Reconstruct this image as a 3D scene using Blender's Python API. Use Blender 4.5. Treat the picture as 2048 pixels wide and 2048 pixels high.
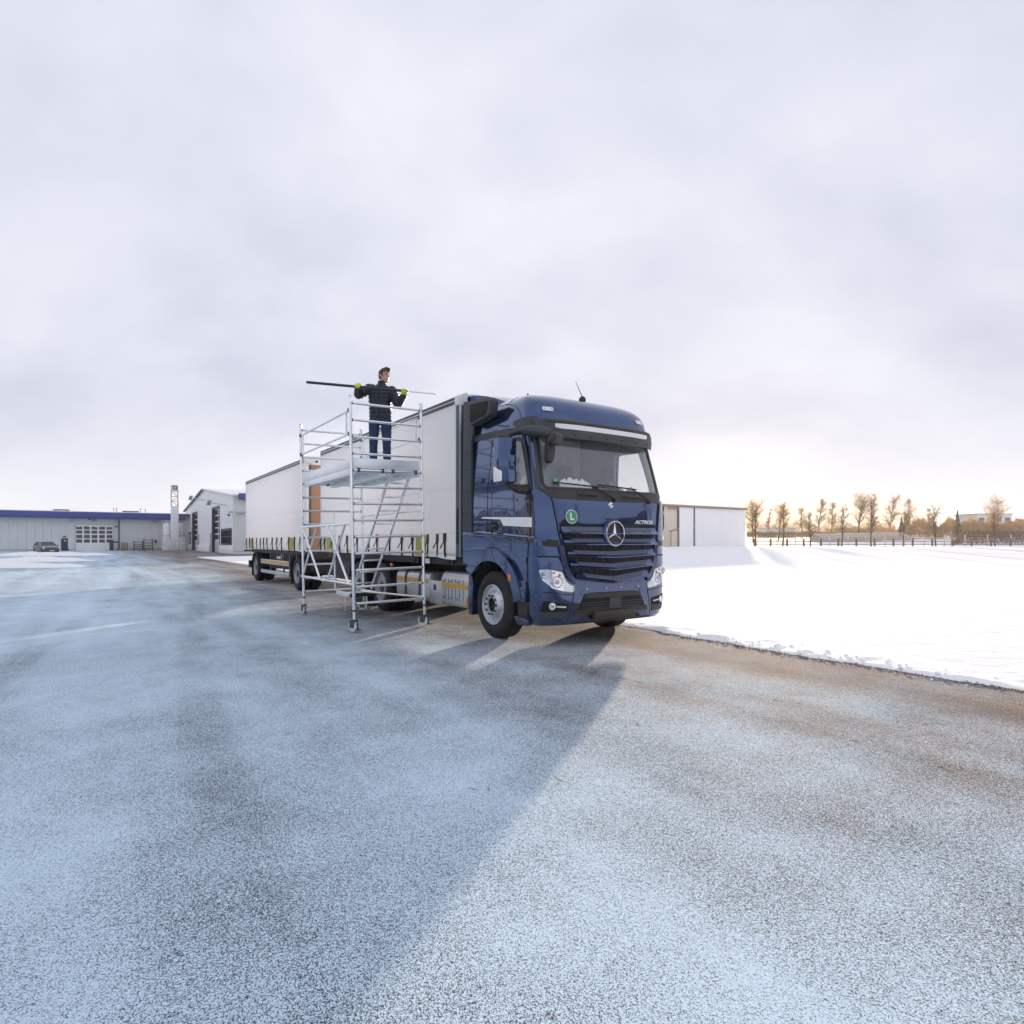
import bpy, bmesh, math, random
import numpy as np
from mathutils import Vector, Matrix, noise
from mathutils.bvhtree import BVHTree

for _o in list(bpy.data.objects):
    bpy.data.objects.remove(_o)
SC = bpy.context.scene
COL = SC.collection
R = math.radians
random.seed(7)

# ------------------------------------------------------------------ camera
cam_d = bpy.data.cameras.new('camera')
cam_d.sensor_width = 36.0
cam_d.lens = 36.0 * 614.0 / 1024.0
cam_d.shift_y = 30.0 / 1024.0
cam_d.clip_start = 0.05
cam_d.clip_end = 4000
cam = bpy.data.objects.new('camera', cam_d)
cam.location = (0, 0, 1.45)
cam.rotation_euler = (R(90), 0, 0)
COL.objects.link(cam)
SC.camera = cam

# ------------------------------------------------------------------ sun, sky, exposure
SUN_AZ, SUN_EL = R(20.0), R(5.8)           # azimuth to the right of the view axis
SUN_DIR = Vector((math.sin(SUN_AZ) * math.cos(SUN_EL), math.cos(SUN_AZ) * math.cos(SUN_EL), math.sin(SUN_EL)))
sd = bpy.data.lights.new('sun', 'SUN')
sd.energy = 3.4
sd.angle = R(1.0)
sd.color = (1.0, 0.82, 0.64)
sun = bpy.data.objects.new('sun', sd)
sun.rotation_euler = SUN_DIR.to_track_quat('Z', 'Y').to_euler()
COL.objects.link(sun)

SC.view_settings.view_transform = 'Standard'
SC.view_settings.look = 'None'
SC.view_settings.gamma = 1.0
SC.view_settings.use_curve_mapping = False
SC.view_settings.exposure = 1.45

world = bpy.data.worlds.new('World')
SC.world = world
world.use_nodes = True
wn, wl = world.node_tree.nodes, world.node_tree.links
wn.clear()


def N(nodes, t, **kw):
    n = nodes.new(t)
    for k, v in kw.items():
        setattr(n, k, v)
    return n


def build_world():
    out = N(wn, 'ShaderNodeOutputWorld')
    bg = N(wn, 'ShaderNodeBackground')
    wl.new(bg.outputs[0], out.inputs[0])
    bg.inputs[1].default_value = 1.0
    sky = N(wn, 'ShaderNodeTexSky', sky_type='NISHITA')
    sky.sun_disc = False
    sky.sun_elevation = SUN_EL
    sky.sun_rotation = SUN_AZ
    sky.dust_density = 2.0
    sk = N(wn, 'ShaderNodeVectorMath', operation='SCALE')
    wl.new(sky.outputs[0], sk.inputs[0])
    sk.inputs['Scale'].default_value = 0.05
    tc = N(wn, 'ShaderNodeTexCoord')
    nrm = N(wn, 'ShaderNodeVectorMath', operation='NORMALIZE')
    wl.new(tc.outputs['Generated'], nrm.inputs[0])
    sep = N(wn, 'ShaderNodeSeparateXYZ')
    wl.new(nrm.outputs[0], sep.inputs[0])
    # flat cloud layer seen in perspective
    zz = N(wn, 'ShaderNodeMath', operation='ADD')
    wl.new(sep.outputs[2], zz.inputs[0]); zz.inputs[1].default_value = 0.55
    za = N(wn, 'ShaderNodeMath', operation='MAXIMUM')
    wl.new(zz.outputs[0], za.inputs[0]); za.inputs[1].default_value = 0.05
    dv = N(wn, 'ShaderNodeVectorMath', operation='DIVIDE')
    cb = N(wn, 'ShaderNodeCombineXYZ')
    for i in range(3):
        wl.new(za.outputs[0], cb.inputs[i])
    wl.new(nrm.outputs[0], dv.inputs[0]); wl.new(cb.outputs[0], dv.inputs[1])
    mp = N(wn, 'ShaderNodeMapping')
    mp.inputs['Rotation'].default_value = (0, 0, R(35))
    mp.inputs['Scale'].default_value = (1.0, 1.35, 1.0)
    mp.inputs['Location'].default_value = (0.55, 0.1, 0.3)
    wl.new(dv.outputs[0], mp.inputs[0])
    n1 = N(wn, 'ShaderNodeTexNoise')
    n1.inputs['Scale'].default_value = 1.9; n1.inputs['Detail'].default_value = 6
    n1.inputs['Roughness'].default_value = 0.53; n1.inputs['Distortion'].default_value = 0.15
    wl.new(mp.outputs[0], n1.inputs['Vector'])
    rp = N(wn, 'ShaderNodeValToRGB')
    e = rp.color_ramp.elements
    e[0].position, e[0].color = 0.34, (0.236, 0.246, 0.294, 1)
    e[1].position, e[1].color = 0.68, (0.322, 0.328, 0.364, 1)
    wl.new(n1.outputs['Fac'], rp.inputs[0])
    # haze towards the horizon
    hz = N(wn, 'ShaderNodeMapRange'); hz.interpolation_type = 'SMOOTHSTEP'
    hz.inputs['From Min'].default_value = 0.20; hz.inputs['From Max'].default_value = 0.0
    hz.inputs['To Min'].default_value = 0.0; hz.inputs['To Max'].default_value = 0.85
    wl.new(sep.outputs[2], hz.inputs['Value'])
    m1 = N(wn, 'ShaderNodeMix', data_type='RGBA')
    wl.new(hz.outputs[0], m1.inputs['Factor']); wl.new(rp.outputs[0], m1.inputs[6])
    m1.inputs[7].default_value = (0.350, 0.354, 0.380, 1)
    # thin cloud lit from behind around the low sun
    dt = N(wn, 'ShaderNodeVectorMath', operation='DOT_PRODUCT')
    wl.new(nrm.outputs[0], dt.inputs[0]); dt.inputs[1].default_value = SUN_DIR
    gl = N(wn, 'ShaderNodeMapRange'); gl.interpolation_type = 'SMOOTHERSTEP'
    gl.inputs['From Min'].default_value = 0.93; gl.inputs['From Max'].default_value = 1.0
    gl.inputs['To Min'].default_value = 0.0; gl.inputs['To Max'].default_value = 1.0
    wl.new(dt.outputs['Value'], gl.inputs['Value'])
    gz = N(wn, 'ShaderNodeMapRange'); gz.interpolation_type = 'SMOOTHSTEP'
    gz.inputs['From Min'].default_value = 0.085; gz.inputs['From Max'].default_value = 0.01
    wl.new(sep.outputs[2], gz.inputs['Value'])
    gm = N(wn, 'ShaderNodeMath', operation='MULTIPLY')
    wl.new(gl.outputs[0], gm.inputs[0]); wl.new(gz.outputs[0], gm.inputs[1])
    ad = N(wn, 'ShaderNodeMix', data_type='RGBA')
    wl.new(gm.outputs[0], ad.inputs['Factor']); wl.new(m1.outputs[2], ad.inputs[6])
    ad.inputs[7].default_value = (0.45, 0.370, 0.25, 1)
    m2 = N(wn, 'ShaderNodeMix', data_type='RGBA')
    m2.inputs['Factor'].default_value = 0.985
    wl.new(sk.outputs[0], m2.inputs[6]); wl.new(ad.outputs[2], m2.inputs[7])
    wl.new(m2.outputs[2], bg.inputs[0])


build_world()

# ------------------------------------------------------------------ site frame
# x runs along the truck towards its front, y across it away from the camera, z up; origin under the front axle
SITE_O = Vector((0.733, 9.956, 0.0))
PHI = math.atan2(-0.8285, 0.560)
SITE = Matrix.Translation(SITE_O) @ Matrix.Rotation(PHI, 4, 'Z')
SITE_I = SITE.inverted()


def site(X, Y, Z=0.0):
    """world point -> site frame"""
    return SITE_I @ Vector((X, Y, Z))


def atpx(px, py, depth):
    """pixel of the 2048 photograph at a depth -> site frame"""
    return site((px - 1024) / 1228 * depth, depth, 1.45 - (py - 1084) / 1228 * depth)


# ------------------------------------------------------------------ materials
def new_mat(name):
    m = bpy.data.materials.new(name)
    m.use_nodes = True
    nt = m.node_tree
    b = nt.nodes['Principled BSDF']
    return m, nt, b


def mat(name, col, rough=0.5, metal=0.0, coat=0.0, var=0.12, vscale=3.0, bump=0.0, bscale=60.0, spec=0.5, coord='Object', stretch=None, dirt=None):
    m, nt, b = new_mat(name)
    tc = N(nt.nodes, 'ShaderNodeTexCoord')
    src = tc.outputs[coord]
    if stretch:
        mp = N(nt.nodes, 'ShaderNodeMapping')
        mp.inputs['Scale'].default_value = stretch
        nt.links.new(src, mp.inputs[0]); src = mp.outputs[0]
    n = N(nt.nodes, 'ShaderNodeTexNoise')
    n.inputs['Scale'].default_value = vscale; n.inputs['Detail'].default_value = 5
    n.inputs['Roughness'].default_value = 0.6
    nt.links.new(src, n.inputs['Vector'])
    rp = N(nt.nodes, 'ShaderNodeValToRGB')
    lo = [max(0, c * (1 - var)) for c in col]; hi = [min(1, c * (1 + var)) for c in col]
    rp.color_ramp.elements[0].position = 0.3; rp.color_ramp.elements[1].position = 0.7
    rp.color_ramp.elements[0].color = (*lo, 1); rp.color_ramp.elements[1].color = (*hi, 1)
    nt.links.new(n.outputs['Fac'], rp.inputs[0])
    last = rp.outputs[0]
    if dirt:
        n3 = N(nt.nodes, 'ShaderNodeTexNoise'); n3.inputs['Scale'].default_value = dirt[1]; n3.inputs['Detail'].default_value = 8
        nt.links.new(tc.outputs[coord], n3.inputs['Vector'])
        r3 = N(nt.nodes, 'ShaderNodeMapRange')
        r3.inputs['From Min'].default_value = 0.52; r3.inputs['From Max'].default_value = 0.75
        r3.inputs['To Max'].default_value = dirt[2]
        nt.links.new(n3.outputs['Fac'], r3.inputs['Value'])
        mx = N(nt.nodes, 'ShaderNodeMix', data_type='RGBA')
        nt.links.new(r3.outputs[0], mx.inputs['Factor']); nt.links.new(last, mx.inputs[6])
        mx.inputs[7].default_value = (*dirt[0], 1)
        last = mx.outputs[2]
    nt.links.new(last, b.inputs['Base Color'])
    rr = N(nt.nodes, 'ShaderNodeMapRange')
    rr.inputs['To Min'].default_value = max(0.0, rough * 0.85); rr.inputs['To Max'].default_value = min(1, rough * 1.15)
    nt.links.new(n.outputs['Fac'], rr.inputs['Value'])
    nt.links.new(rr.outputs[0], b.inputs['Roughness'])
    b.inputs['Metallic'].default_value = metal
    b.inputs['Coat Weight'].default_value = coat
    b.inputs['Coat Roughness'].default_value = 0.03
    b.inputs['Specular IOR Level'].default_value = spec
    if bump:
        n2 = N(nt.nodes, 'ShaderNodeTexNoise')
        n2.inputs['Scale'].default_value = bscale; n2.inputs['Detail'].default_value = 4
        nt.links.new(src, n2.inputs['Vector'])
        bp = N(nt.nodes, 'ShaderNodeBump'); bp.inputs['Strength'].default_value = bump
        bp.inputs['Distance'].default_value = 0.02
        nt.links.new(n2.outputs['Fac'], bp.inputs['Height'])
        nt.links.new(bp.outputs[0], b.inputs['Normal'])
    return m


def glass_mat(name, tint, refl=1.0, rough=0.0, haze=0.0):
    m = bpy.data.materials.new(name); m.use_nodes = True
    nt = m.node_tree; nt.nodes.clear()
    o = N(nt.nodes, 'ShaderNodeOutputMaterial')
    mx = N(nt.nodes, 'ShaderNodeMixShader')
    t = N(nt.nodes, 'ShaderNodeBsdfTransparent'); t.inputs[0].default_value = (*tint, 1)
    g = N(nt.nodes, 'ShaderNodeBsdfGlossy'); g.inputs['Roughness'].default_value = rough
    f = N(nt.nodes, 'ShaderNodeFresnel')
    ge = N(nt.nodes, 'ShaderNodeNewGeometry')      # a single sheet stands for the pane: the same reflectance from both faces
    io = N(nt.nodes, 'ShaderNodeMapRange'); io.inputs['To Min'].default_value = 1.5; io.inputs['To Max'].default_value = 1 / 1.5
    nt.links.new(ge.outputs['Backfacing'], io.inputs['Value']); nt.links.new(io.outputs[0], f.inputs[0])
    k = N(nt.nodes, 'ShaderNodeMath', operation='MULTIPLY'); k.inputs[1].default_value = refl
    nt.links.new(f.outputs[0], k.inputs[0]); nt.links.new(k.outputs[0], mx.inputs[0])
    nt.links.new(t.outputs[0], mx.inputs[1]); nt.links.new(g.outputs[0], mx.inputs[2])
    last = mx.outputs[0]
    if haze:      # a film of frost that also paints the pale sky reflection into the pane
        df = N(nt.nodes, 'ShaderNodeBsdfDiffuse'); df.inputs[0].default_value = (0.75, 0.8, 0.82, 1)
        m3 = N(nt.nodes, 'ShaderNodeMixShader'); m3.inputs[0].default_value = haze
        nt.links.new(last, m3.inputs[1]); nt.links.new(df.outputs[0], m3.inputs[2]); last = m3.outputs[0]
    nt.links.new(last, o.inputs[0])
    return m


def asphalt_mat():
    m, nt, b = new_mat('frosted_asphalt')
    L = nt.links.new
    tc = N(nt.nodes, 'ShaderNodeTexCoord'); P = tc.outputs['Object']

    def noise_n(scale, detail=4, rough=0.55, vec=None, dist=0.0):
        n = N(nt.nodes, 'ShaderNodeTexNoise')
        n.inputs['Scale'].default_value = scale; n.inputs['Detail'].default_value = detail
        n.inputs['Roughness'].default_value = rough; n.inputs['Distortion'].default_value = dist
        L(vec or P, n.inputs['Vector']); return n.outputs['Fac']

    def mr(src, a, bb, c=0.0, d=1.0, smooth=False):
        n = N(nt.nodes, 'ShaderNodeMapRange')
        if smooth: n.interpolation_type = 'SMOOTHSTEP'
        n.inputs['From Min'].default_value = a; n.inputs['From Max'].default_value = bb
        n.inputs['To Min'].default_value = c; n.inputs['To Max'].default_value = d
        L(src, n.inputs['Value']); return n.outputs[0]

    def ma(op, a, c):
        n = N(nt.nodes, 'ShaderNodeMath', operation=op)
        for i, s in enumerate((a, c)):
            if isinstance(s, (int, float)): n.inputs[i].default_value = s
            else: L(s, n.inputs[i])
        return n.outputs[0]

    def mix(fac, a, c):
        n = N(nt.nodes, 'ShaderNodeMix', data_type='RGBA')
        if isinstance(fac, (int, float)): n.inputs['Factor'].default_value = fac
        else: L(fac, n.inputs['Factor'])
        for i, s in ((6, a), (7, c)):
            if isinstance(s, tuple): n.inputs[i].default_value = (*s, 1)
            else: L(s, n.inputs[i])
        return n.outputs[2]

    vo = N(nt.nodes, 'ShaderNodeTexVoronoi'); vo.inputs['Scale'].default_value = 260.0
    L(P, vo.inputs['Vector'])
    stone = N(nt.nodes, 'ShaderNodeSeparateColor'); L(vo.outputs['Color'], stone.inputs[0])
    grain = noise_n(330, 3, 0.6)
    patch = noise_n(0.33, 5, 0.6, dist=0.5)
    patch2 = noise_n(1.7, 5, 0.6)
    mp = N(nt.nodes, 'ShaderNodeMapping'); mp.inputs['Scale'].default_value = (0.06, 0.9, 1.0)
    L(P, mp.inputs[0])
    track = noise_n(1.0, 4, 0.5, vec=mp.outputs[0], dist=0.3)
    sp = N(nt.nodes, 'ShaderNodeSeparateXYZ'); L(P, sp.inputs[0])
    # frost cover: grains catch frost unevenly
    v = ma('ADD', ma('MULTIPLY', stone.outputs[0], 0.85), ma('MULTIPLY', grain, 0.35))
    v = ma('ADD', v, ma('MULTIPLY', ma('SUBTRACT', patch, 0.5), 0.48))
    v = ma('ADD', v, ma('MULTIPLY', ma('SUBTRACT', patch2, 0.5), 0.48))
    v = ma('ADD', v, ma('MULTIPLY', ma('SUBTRACT', track, 0.5), 0.70))
    # wheel tracks of turning lorries, worn through the frost
    sx = ma('SINE', ma('ADD', ma('MULTIPLY', sp.outputs[0], 0.085), 0.6), 0.0)
    yy = ma('ADD', sp.outputs[1], ma('MULTIPLY', sx, 1.5))
    tread = noise_n(9.0, 3, 0.6)
    wear = mr(noise_n(0.5, 3, 0.5), 0.35, 0.65, 0.1, 1.0)
    for c, k in ((-4.4, 0.26), (-6.3, 0.30), (-8.6, 0.22), (-10.6, 0.26), (-15.5, 0.2), (-17.4, 0.2)):
        band = mr(ma('ABSOLUTE', ma('SUBTRACT', yy, c), 0.0), 0.26, 0.10, 0.0, 1.0, True)
        v = ma('SUBTRACT', v, ma('MULTIPLY', ma('MULTIPLY', band, wear), ma('MULTIPLY', tread, k * 0.9)))
    # sunlit side's darker brown tone painted as thinner frost; the verge itself carries soil
    verge = mr(sp.outputs[1], -6.6, 1.6, 0.0, 1.0, True)  # mask covers the painted sunlit side as well as the verge
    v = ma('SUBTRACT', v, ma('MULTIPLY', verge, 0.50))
    frost = mr(v, 0.12, 0.68, 0.0, 1.0, True)
    dark = mix(stone.outputs[1], (0.030, 0.040, 0.054), (0.115, 0.125, 0.140))
    soil_n = noise_n(0.9, 6, 0.65)
    soil_and_sun_tone = ma('MULTIPLY', verge, mr(soil_n, 0.30, 0.60, 0.1, 1.0, True))
    dark = mix(soil_and_sun_tone, dark, mix(stone.outputs[1], (0.085, 0.042, 0.018), (0.26, 0.15, 0.075)))
    white = mix(grain, (0.53, 0.70, 0.84), (0.74, 0.87, 0.96))
    col = mix(frost, dark, white)
    # bare wet patches
    spot = noise_n(2.3, 3, 0.5, dist=0.8)
    mp2 = N(nt.nodes, 'ShaderNodeMapping'); mp2.inputs['Scale'].default_value = (1.0, 2.4, 1.0); mp2.inputs['Rotation'].default_value = (0, 0, -PHI)
    L(P, mp2.inputs[0])
    spot = noise_n(2.6, 6, 0.62, vec=mp2.outputs[0], dist=0.9)
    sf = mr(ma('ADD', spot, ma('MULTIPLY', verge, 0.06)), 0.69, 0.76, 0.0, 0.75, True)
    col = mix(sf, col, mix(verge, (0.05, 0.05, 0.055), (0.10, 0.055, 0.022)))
    L(col, b.inputs['Base Color'])
    L(mr(frost, 0, 1, 0.9, 0.98), b.inputs['Roughness'])
    b.inputs['Specular IOR Level'].default_value = 0.06
    bp = N(nt.nodes, 'ShaderNodeBump'); bp.inputs['Strength'].default_value = 0.35; bp.inputs['Distance'].default_value = 0.004
    L(ma('ADD', vo.outputs['Distance'], ma('MULTIPLY', grain, 0.6)), bp.inputs['Height'])
    L(bp.outputs[0], b.inputs['Normal'])
    return m


def snow_mat():
    m, nt, b = new_mat('snow')
    L = nt.links.new
    tc = N(nt.nodes, 'ShaderNodeTexCoord'); P = tc.outputs['Object']
    n = N(nt.nodes, 'ShaderNodeTexNoise'); n.inputs['Scale'].default_value = 3.0; n.inputs['Detail'].default_value = 8
    n.inputs['Roughness'].default_value = 0.65
    mp = N(nt.nodes, 'ShaderNodeMapping'); mp.inputs['Scale'].default_value = (1.0, 1.0, 1.0)
    L(P, mp.inputs[0]); L(mp.outputs[0], n.inputs['Vector'])
    n2 = N(nt.nodes, 'ShaderNodeTexNoise'); n2.inputs['Scale'].default_value = 11.0; n2.inputs['Detail'].default_value = 4
    L(P, n2.inputs['Vector'])
    n3 = N(nt.nodes, 'ShaderNodeTexNoise'); n3.inputs['Scale'].default_value = 0.25; n3.inputs['Detail'].default_value = 4
    L(P, n3.inputs['Vector'])
    ad = N(nt.nodes, 'ShaderNodeMath', operation='MULTIPLY_ADD'); L(n3.outputs['Fac'], ad.inputs[0]); ad.inputs[1].default_value = 0.25
    L(n2.outputs['Fac'], ad.inputs[2])
    r = N(nt.nodes, 'ShaderNodeMapRange'); r.inputs['From Min'].default_value = 0.80; r.inputs['From Max'].default_value = 0.88
    r.inputs['To Max'].default_value = 0.45
    L(ad.outputs[0], r.inputs['Value'])
    mx = N(nt.nodes, 'ShaderNodeMix', data_type='RGBA')
    L(r.outputs[0], mx.inputs['Factor'])
    mx.inputs[6].default_value = (0.95, 0.95, 0.95, 1); mx.inputs[7].default_value = (0.33, 0.27, 0.20, 1)
    L(mx.outputs[2], b.inputs['Base Color'])
    b.inputs['Roughness'].default_value = 0.9
    b.inputs['Specular IOR Level'].default_value = 0.08
    bp = N(nt.nodes, 'ShaderNodeBump'); bp.inputs['Strength'].default_value = 0.5; bp.inputs['Distance'].default_value = 0.08
    L(n.outputs['Fac'], bp.inputs['Height']); L(bp.outputs[0], b.inputs['Normal'])
    return m


def tarp_mat(name, col, trans):
    m, nt, b = new_mat(name)
    L = nt.links.new
    o = nt.nodes['Material Output']
    tc = N(nt.nodes, 'ShaderNodeTexCoord')
    n = N(nt.nodes, 'ShaderNodeTexNoise'); n.inputs['Scale'].default_value = 1.3; n.inputs['Detail'].default_value = 6
    L(tc.outputs['Object'], n.inputs['Vector'])
    rp = N(nt.nodes, 'ShaderNodeValToRGB')
    rp.color_ramp.elements[0].position = 0.3; rp.color_ramp.elements[0].color = (*[c * 0.95 for c in col], 1)
    rp.color_ramp.elements[1].position = 0.65; rp.color_ramp.elements[1].color = (*col, 1)
    L(n.outputs['Fac'], rp.inputs[0]); L(rp.outputs[0], b.inputs['Base Color'])
    b.inputs['Roughness'].default_value = 0.32
    tr = N(nt.nodes, 'ShaderNodeBsdfTranslucent'); tr.inputs[0].default_value = (col[0] * 0.92, col[1] * 0.97, min(1, col[2] * 1.05), 1)
    mx = N(nt.nodes, 'ShaderNodeMixShader'); mx.inputs[0].default_value = trans
    L(b.outputs[0], mx.inputs[1]); L(tr.outputs[0], mx.inputs[2]); L(mx.outputs[0], o.inputs[0])
    n2 = N(nt.nodes, 'ShaderNodeTexNoise'); n2.inputs['Scale'].default_value = 0.9; n2.inputs['Detail'].default_value = 3
    mp = N(nt.nodes, 'ShaderNodeMapping'); mp.inputs['Scale'].default_value = (1.0, 1.0, 1.6)
    L(tc.outputs['Object'], mp.inputs[0]); L(mp.outputs[0], n2.inputs['Vector'])
    bp = N(nt.nodes, 'ShaderNodeBump'); bp.inputs['Strength'].default_value = 0.35; bp.inputs['Distance'].default_value = 0.12
    L(n2.outputs['Fac'], bp.inputs['Height']); L(bp.outputs[0], b.inputs['Normal'])
    return m


def perf_mat():
    m, nt, b = new_mat('perforated_grille')
    L = nt.links.new
    tc = N(nt.nodes, 'ShaderNodeTexCoord')
    v = N(nt.nodes, 'ShaderNodeTexVoronoi'); v.inputs['Scale'].default_value = 52; v.inputs['Randomness'].default_value = 0.0
    mp = N(nt.nodes, 'ShaderNodeMapping'); mp.inputs['Scale'].default_value = (0.0, 1.0, 1.25); mp.inputs['Rotation'].default_value = (R(45), 0, 0)
    L(tc.outputs['Object'], mp.inputs[0]); L(mp.outputs[0], v.inputs['Vector'])
    r = N(nt.nodes, 'ShaderNodeMapRange'); r.inputs['From Min'].default_value = 0.36; r.inputs['From Max'].default_value = 0.46
    L(v.outputs['Distance'], r.inputs['Value'])
    mx = N(nt.nodes, 'ShaderNodeMix', data_type='RGBA'); L(r.outputs[0], mx.inputs['Factor'])
    mx.inputs[6].default_value = (0.006, 0.006, 0.008, 1); mx.inputs[7].default_value = (0.16, 0.20, 0.30, 1)
    L(mx.outputs[2], b.inputs['Base Color'])
    b.inputs['Roughness'].default_value = 0.35; b.inputs['Metallic'].default_value = 0.3
    return m


def paint_mat():
    m, nt, b = new_mat('blue_metallic_paint')
    L = nt.links.new
    tc = N(nt.nodes, 'ShaderNodeTexCoord')
    n = N(nt.nodes, 'ShaderNodeTexNoise'); n.inputs['Scale'].default_value = 2.5; n.inputs['Detail'].default_value = 6
    L(tc.outputs['Object'], n.inputs['Vector'])
    rp = N(nt.nodes, 'ShaderNodeValToRGB')
    rp.color_ramp.elements[0].position = 0.3; rp.color_ramp.elements[0].color = (0.015, 0.050, 0.150, 1)
    rp.color_ramp.elements[1].position = 0.7; rp.color_ramp.elements[1].color = (0.021, 0.064, 0.185, 1)
    L(n.outputs['Fac'], rp.inputs[0])
    # dried road spray on the lower panels
    sp = N(nt.nodes, 'ShaderNodeSeparateXYZ'); L(tc.outputs['Object'], sp.inputs[0])
    hz_ = N(nt.nodes, 'ShaderNodeMapRange'); hz_.inputs['From Min'].default_value = 1.25; hz_.inputs['From Max'].default_value = 0.30
    L(sp.outputs[2], hz_.inputs['Value'])
    dn = N(nt.nodes, 'ShaderNodeTexNoise'); dn.inputs['Scale'].default_value = 7.0; dn.inputs['Detail'].default_value = 8; dn.inputs['Roughness'].default_value = 0.7
    L(tc.outputs['Object'], dn.inputs['Vector'])
    dr = N(nt.nodes, 'ShaderNodeMapRange'); dr.inputs['From Min'].default_value = 0.38; dr.inputs['From Max'].default_value = 0.72
    L(dn.outputs['Fac'], dr.inputs['Value'])
    dm = N(nt.nodes, 'ShaderNodeMath', operation='MULTIPLY'); L(hz_.outputs[0], dm.inputs[0]); L(dr.outputs[0], dm.inputs[1])
    dk = N(nt.nodes, 'ShaderNodeMath', operation='MULTIPLY'); L(dm.outputs[0], dk.inputs[0]); dk.inputs[1].default_value = 0.55
    dx = N(nt.nodes, 'ShaderNodeMix', data_type='RGBA'); L(dk.outputs[0], dx.inputs['Factor']); L(rp.outputs[0], dx.inputs[6])
    dx.inputs[7].default_value = (0.16, 0.15, 0.14, 1)
    L(dx.outputs[2], b.inputs['Base Color'])
    mt = N(nt.nodes, 'ShaderNodeMapRange'); mt.inputs['To Min'].default_value = 0.85; mt.inputs['To Max'].default_value = 0.1
    L(dk.outputs[0], mt.inputs['Value']); L(mt.outputs[0], b.inputs['Metallic'])
    cw = N(nt.nodes, 'ShaderNodeMapRange'); cw.inputs['To Min'].default_value = 1.0; cw.inputs['To Max'].default_value = 0.2
    L(dk.outputs[0], cw.inputs['Value']); L(cw.outputs[0], b.inputs['Coat Weight'])
    r = N(nt.nodes, 'ShaderNodeMapRange'); r.inputs['To Min'].default_value = 0.07; r.inputs['To Max'].default_value = 0.12
    L(n.outputs['Fac'], r.inputs['Value']); L(r.outputs[0], b.inputs['Roughness'])
    b.inputs['Coat Roughness'].default_value = 0.015
    b.inputs['Coat IOR'].default_value = 1.65
    n2 = N(nt.nodes, 'ShaderNodeTexNoise'); n2.inputs['Scale'].default_value = 1.6; n2.inputs['Detail'].default_value = 2
    L(tc.outputs['Object'], n2.inputs['Vector'])
    bp = N(nt.nodes, 'ShaderNodeBump'); bp.inputs['Strength'].default_value = 0.10; bp.inputs['Distance'].default_value = 0.05
    L(n2.outputs['Fac'], bp.inputs['Height'])
    L(bp.outputs[0], b.inputs['Normal']); L(bp.outputs[0], b.inputs['Coat Normal'])
    return m


def twig_mat(name, col, trans=0.35):
    m, nt, b = new_mat(name)
    L = nt.links.new; o = nt.nodes['Material Output']
    tc = N(nt.nodes, 'ShaderNodeTexCoord')
    n = N(nt.nodes, 'ShaderNodeTexNoise'); n.inputs['Scale'].default_value = 0.9; n.inputs['Detail'].default_value = 4
    L(tc.outputs['Object'], n.inputs['Vector'])
    rp = N(nt.nodes, 'ShaderNodeValToRGB')
    rp.color_ramp.elements[0].position = 0.3; rp.color_ramp.elements[0].color = (*[c * 0.6 for c in col], 1)
    rp.color_ramp.elements[1].position = 0.7; rp.color_ramp.elements[1].color = (*[min(1, c * 1.4) for c in col], 1)
    L(n.outputs['Fac'], rp.inputs[0]); L(rp.outputs[0], b.inputs['Base Color'])
    b.inputs['Roughness'].default_value = 0.8
    if trans > 0:
        tr = N(nt.nodes, 'ShaderNodeBsdfTranslucent'); L(rp.outputs[0], tr.inputs[0])
        mx = N(nt.nodes, 'ShaderNodeMixShader'); mx.inputs[0].default_value = trans
        L(b.outputs[0], mx.inputs[1]); L(tr.outputs[0], mx.inputs[2]); L(mx.outputs[0], o.inputs[0])
    return m


M = {}
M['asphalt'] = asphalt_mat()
M['snow'] = snow_mat()
M['paint'] = paint_mat()
M['tarp'] = tarp_mat('white_tarpaulin', (0.95, 0.95, 0.95), 0.5)
M['perf'] = perf_mat()
M['grey_plastic'] = mat('grey_plastic', (0.052, 0.057, 0.066), 0.55, var=0.12, vscale=5, bump=0.08, bscale=300)
M['black_plastic'] = mat('black_plastic', (0.016, 0.016, 0.018), 0.45, var=0.2, vscale=5, bump=0.05, bscale=250)
M['brown_plastic'] = mat('dark_brown_plastic', (0.038, 0.031, 0.028), 0.5, var=0.2, vscale=5)
M['black'] = mat('matt_black', (0.008, 0.008, 0.009), 0.8, var=0.3)
M['chassis'] = mat('chassis_black', (0.022, 0.023, 0.026), 0.6, var=0.35, vscale=4, dirt=((0.12, 0.10, 0.08), 3.0, 0.5))
M['rubber'] = mat('tyre_rubber', (0.011, 0.011, 0.012), 0.7, var=0.3, vscale=9, bump=0.15, bscale=120, dirt=((0.08, 0.075, 0.07), 5.0, 0.3))
M['rim'] = mat('silver_rim', (0.62, 0.64, 0.68), 0.35, metal=0.7, var=0.12, vscale=6, dirt=((0.20, 0.17, 0.14), 7.0, 0.35))
M['rim_dark'] = mat('rear_rim', (0.36, 0.38, 0.41), 0.45, metal=0.6, var=0.15, vscale=6, dirt=((0.08, 0.07, 0.06), 6.0, 0.6))
M['steel'] = mat('brushed_steel', (0.56, 0.57, 0.58), 0.38, metal=0.85, var=0.10, vscale=5, stretch=(0.3, 1, 6), bump=0.03, bscale=60)
M['alu'] = mat('aluminium_tube', (0.90, 0.92, 0.95), 0.24, metal=0.85, var=0.10, vscale=4)
M['alu_sheet'] = mat('aluminium_sheet', (0.90, 0.92, 0.95), 0.38, metal=0.6, var=0.08, vscale=2)
M['chrome'] = mat('chrome', (0.86, 0.87, 0.88), 0.08, metal=1.0, var=0.03)
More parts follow.
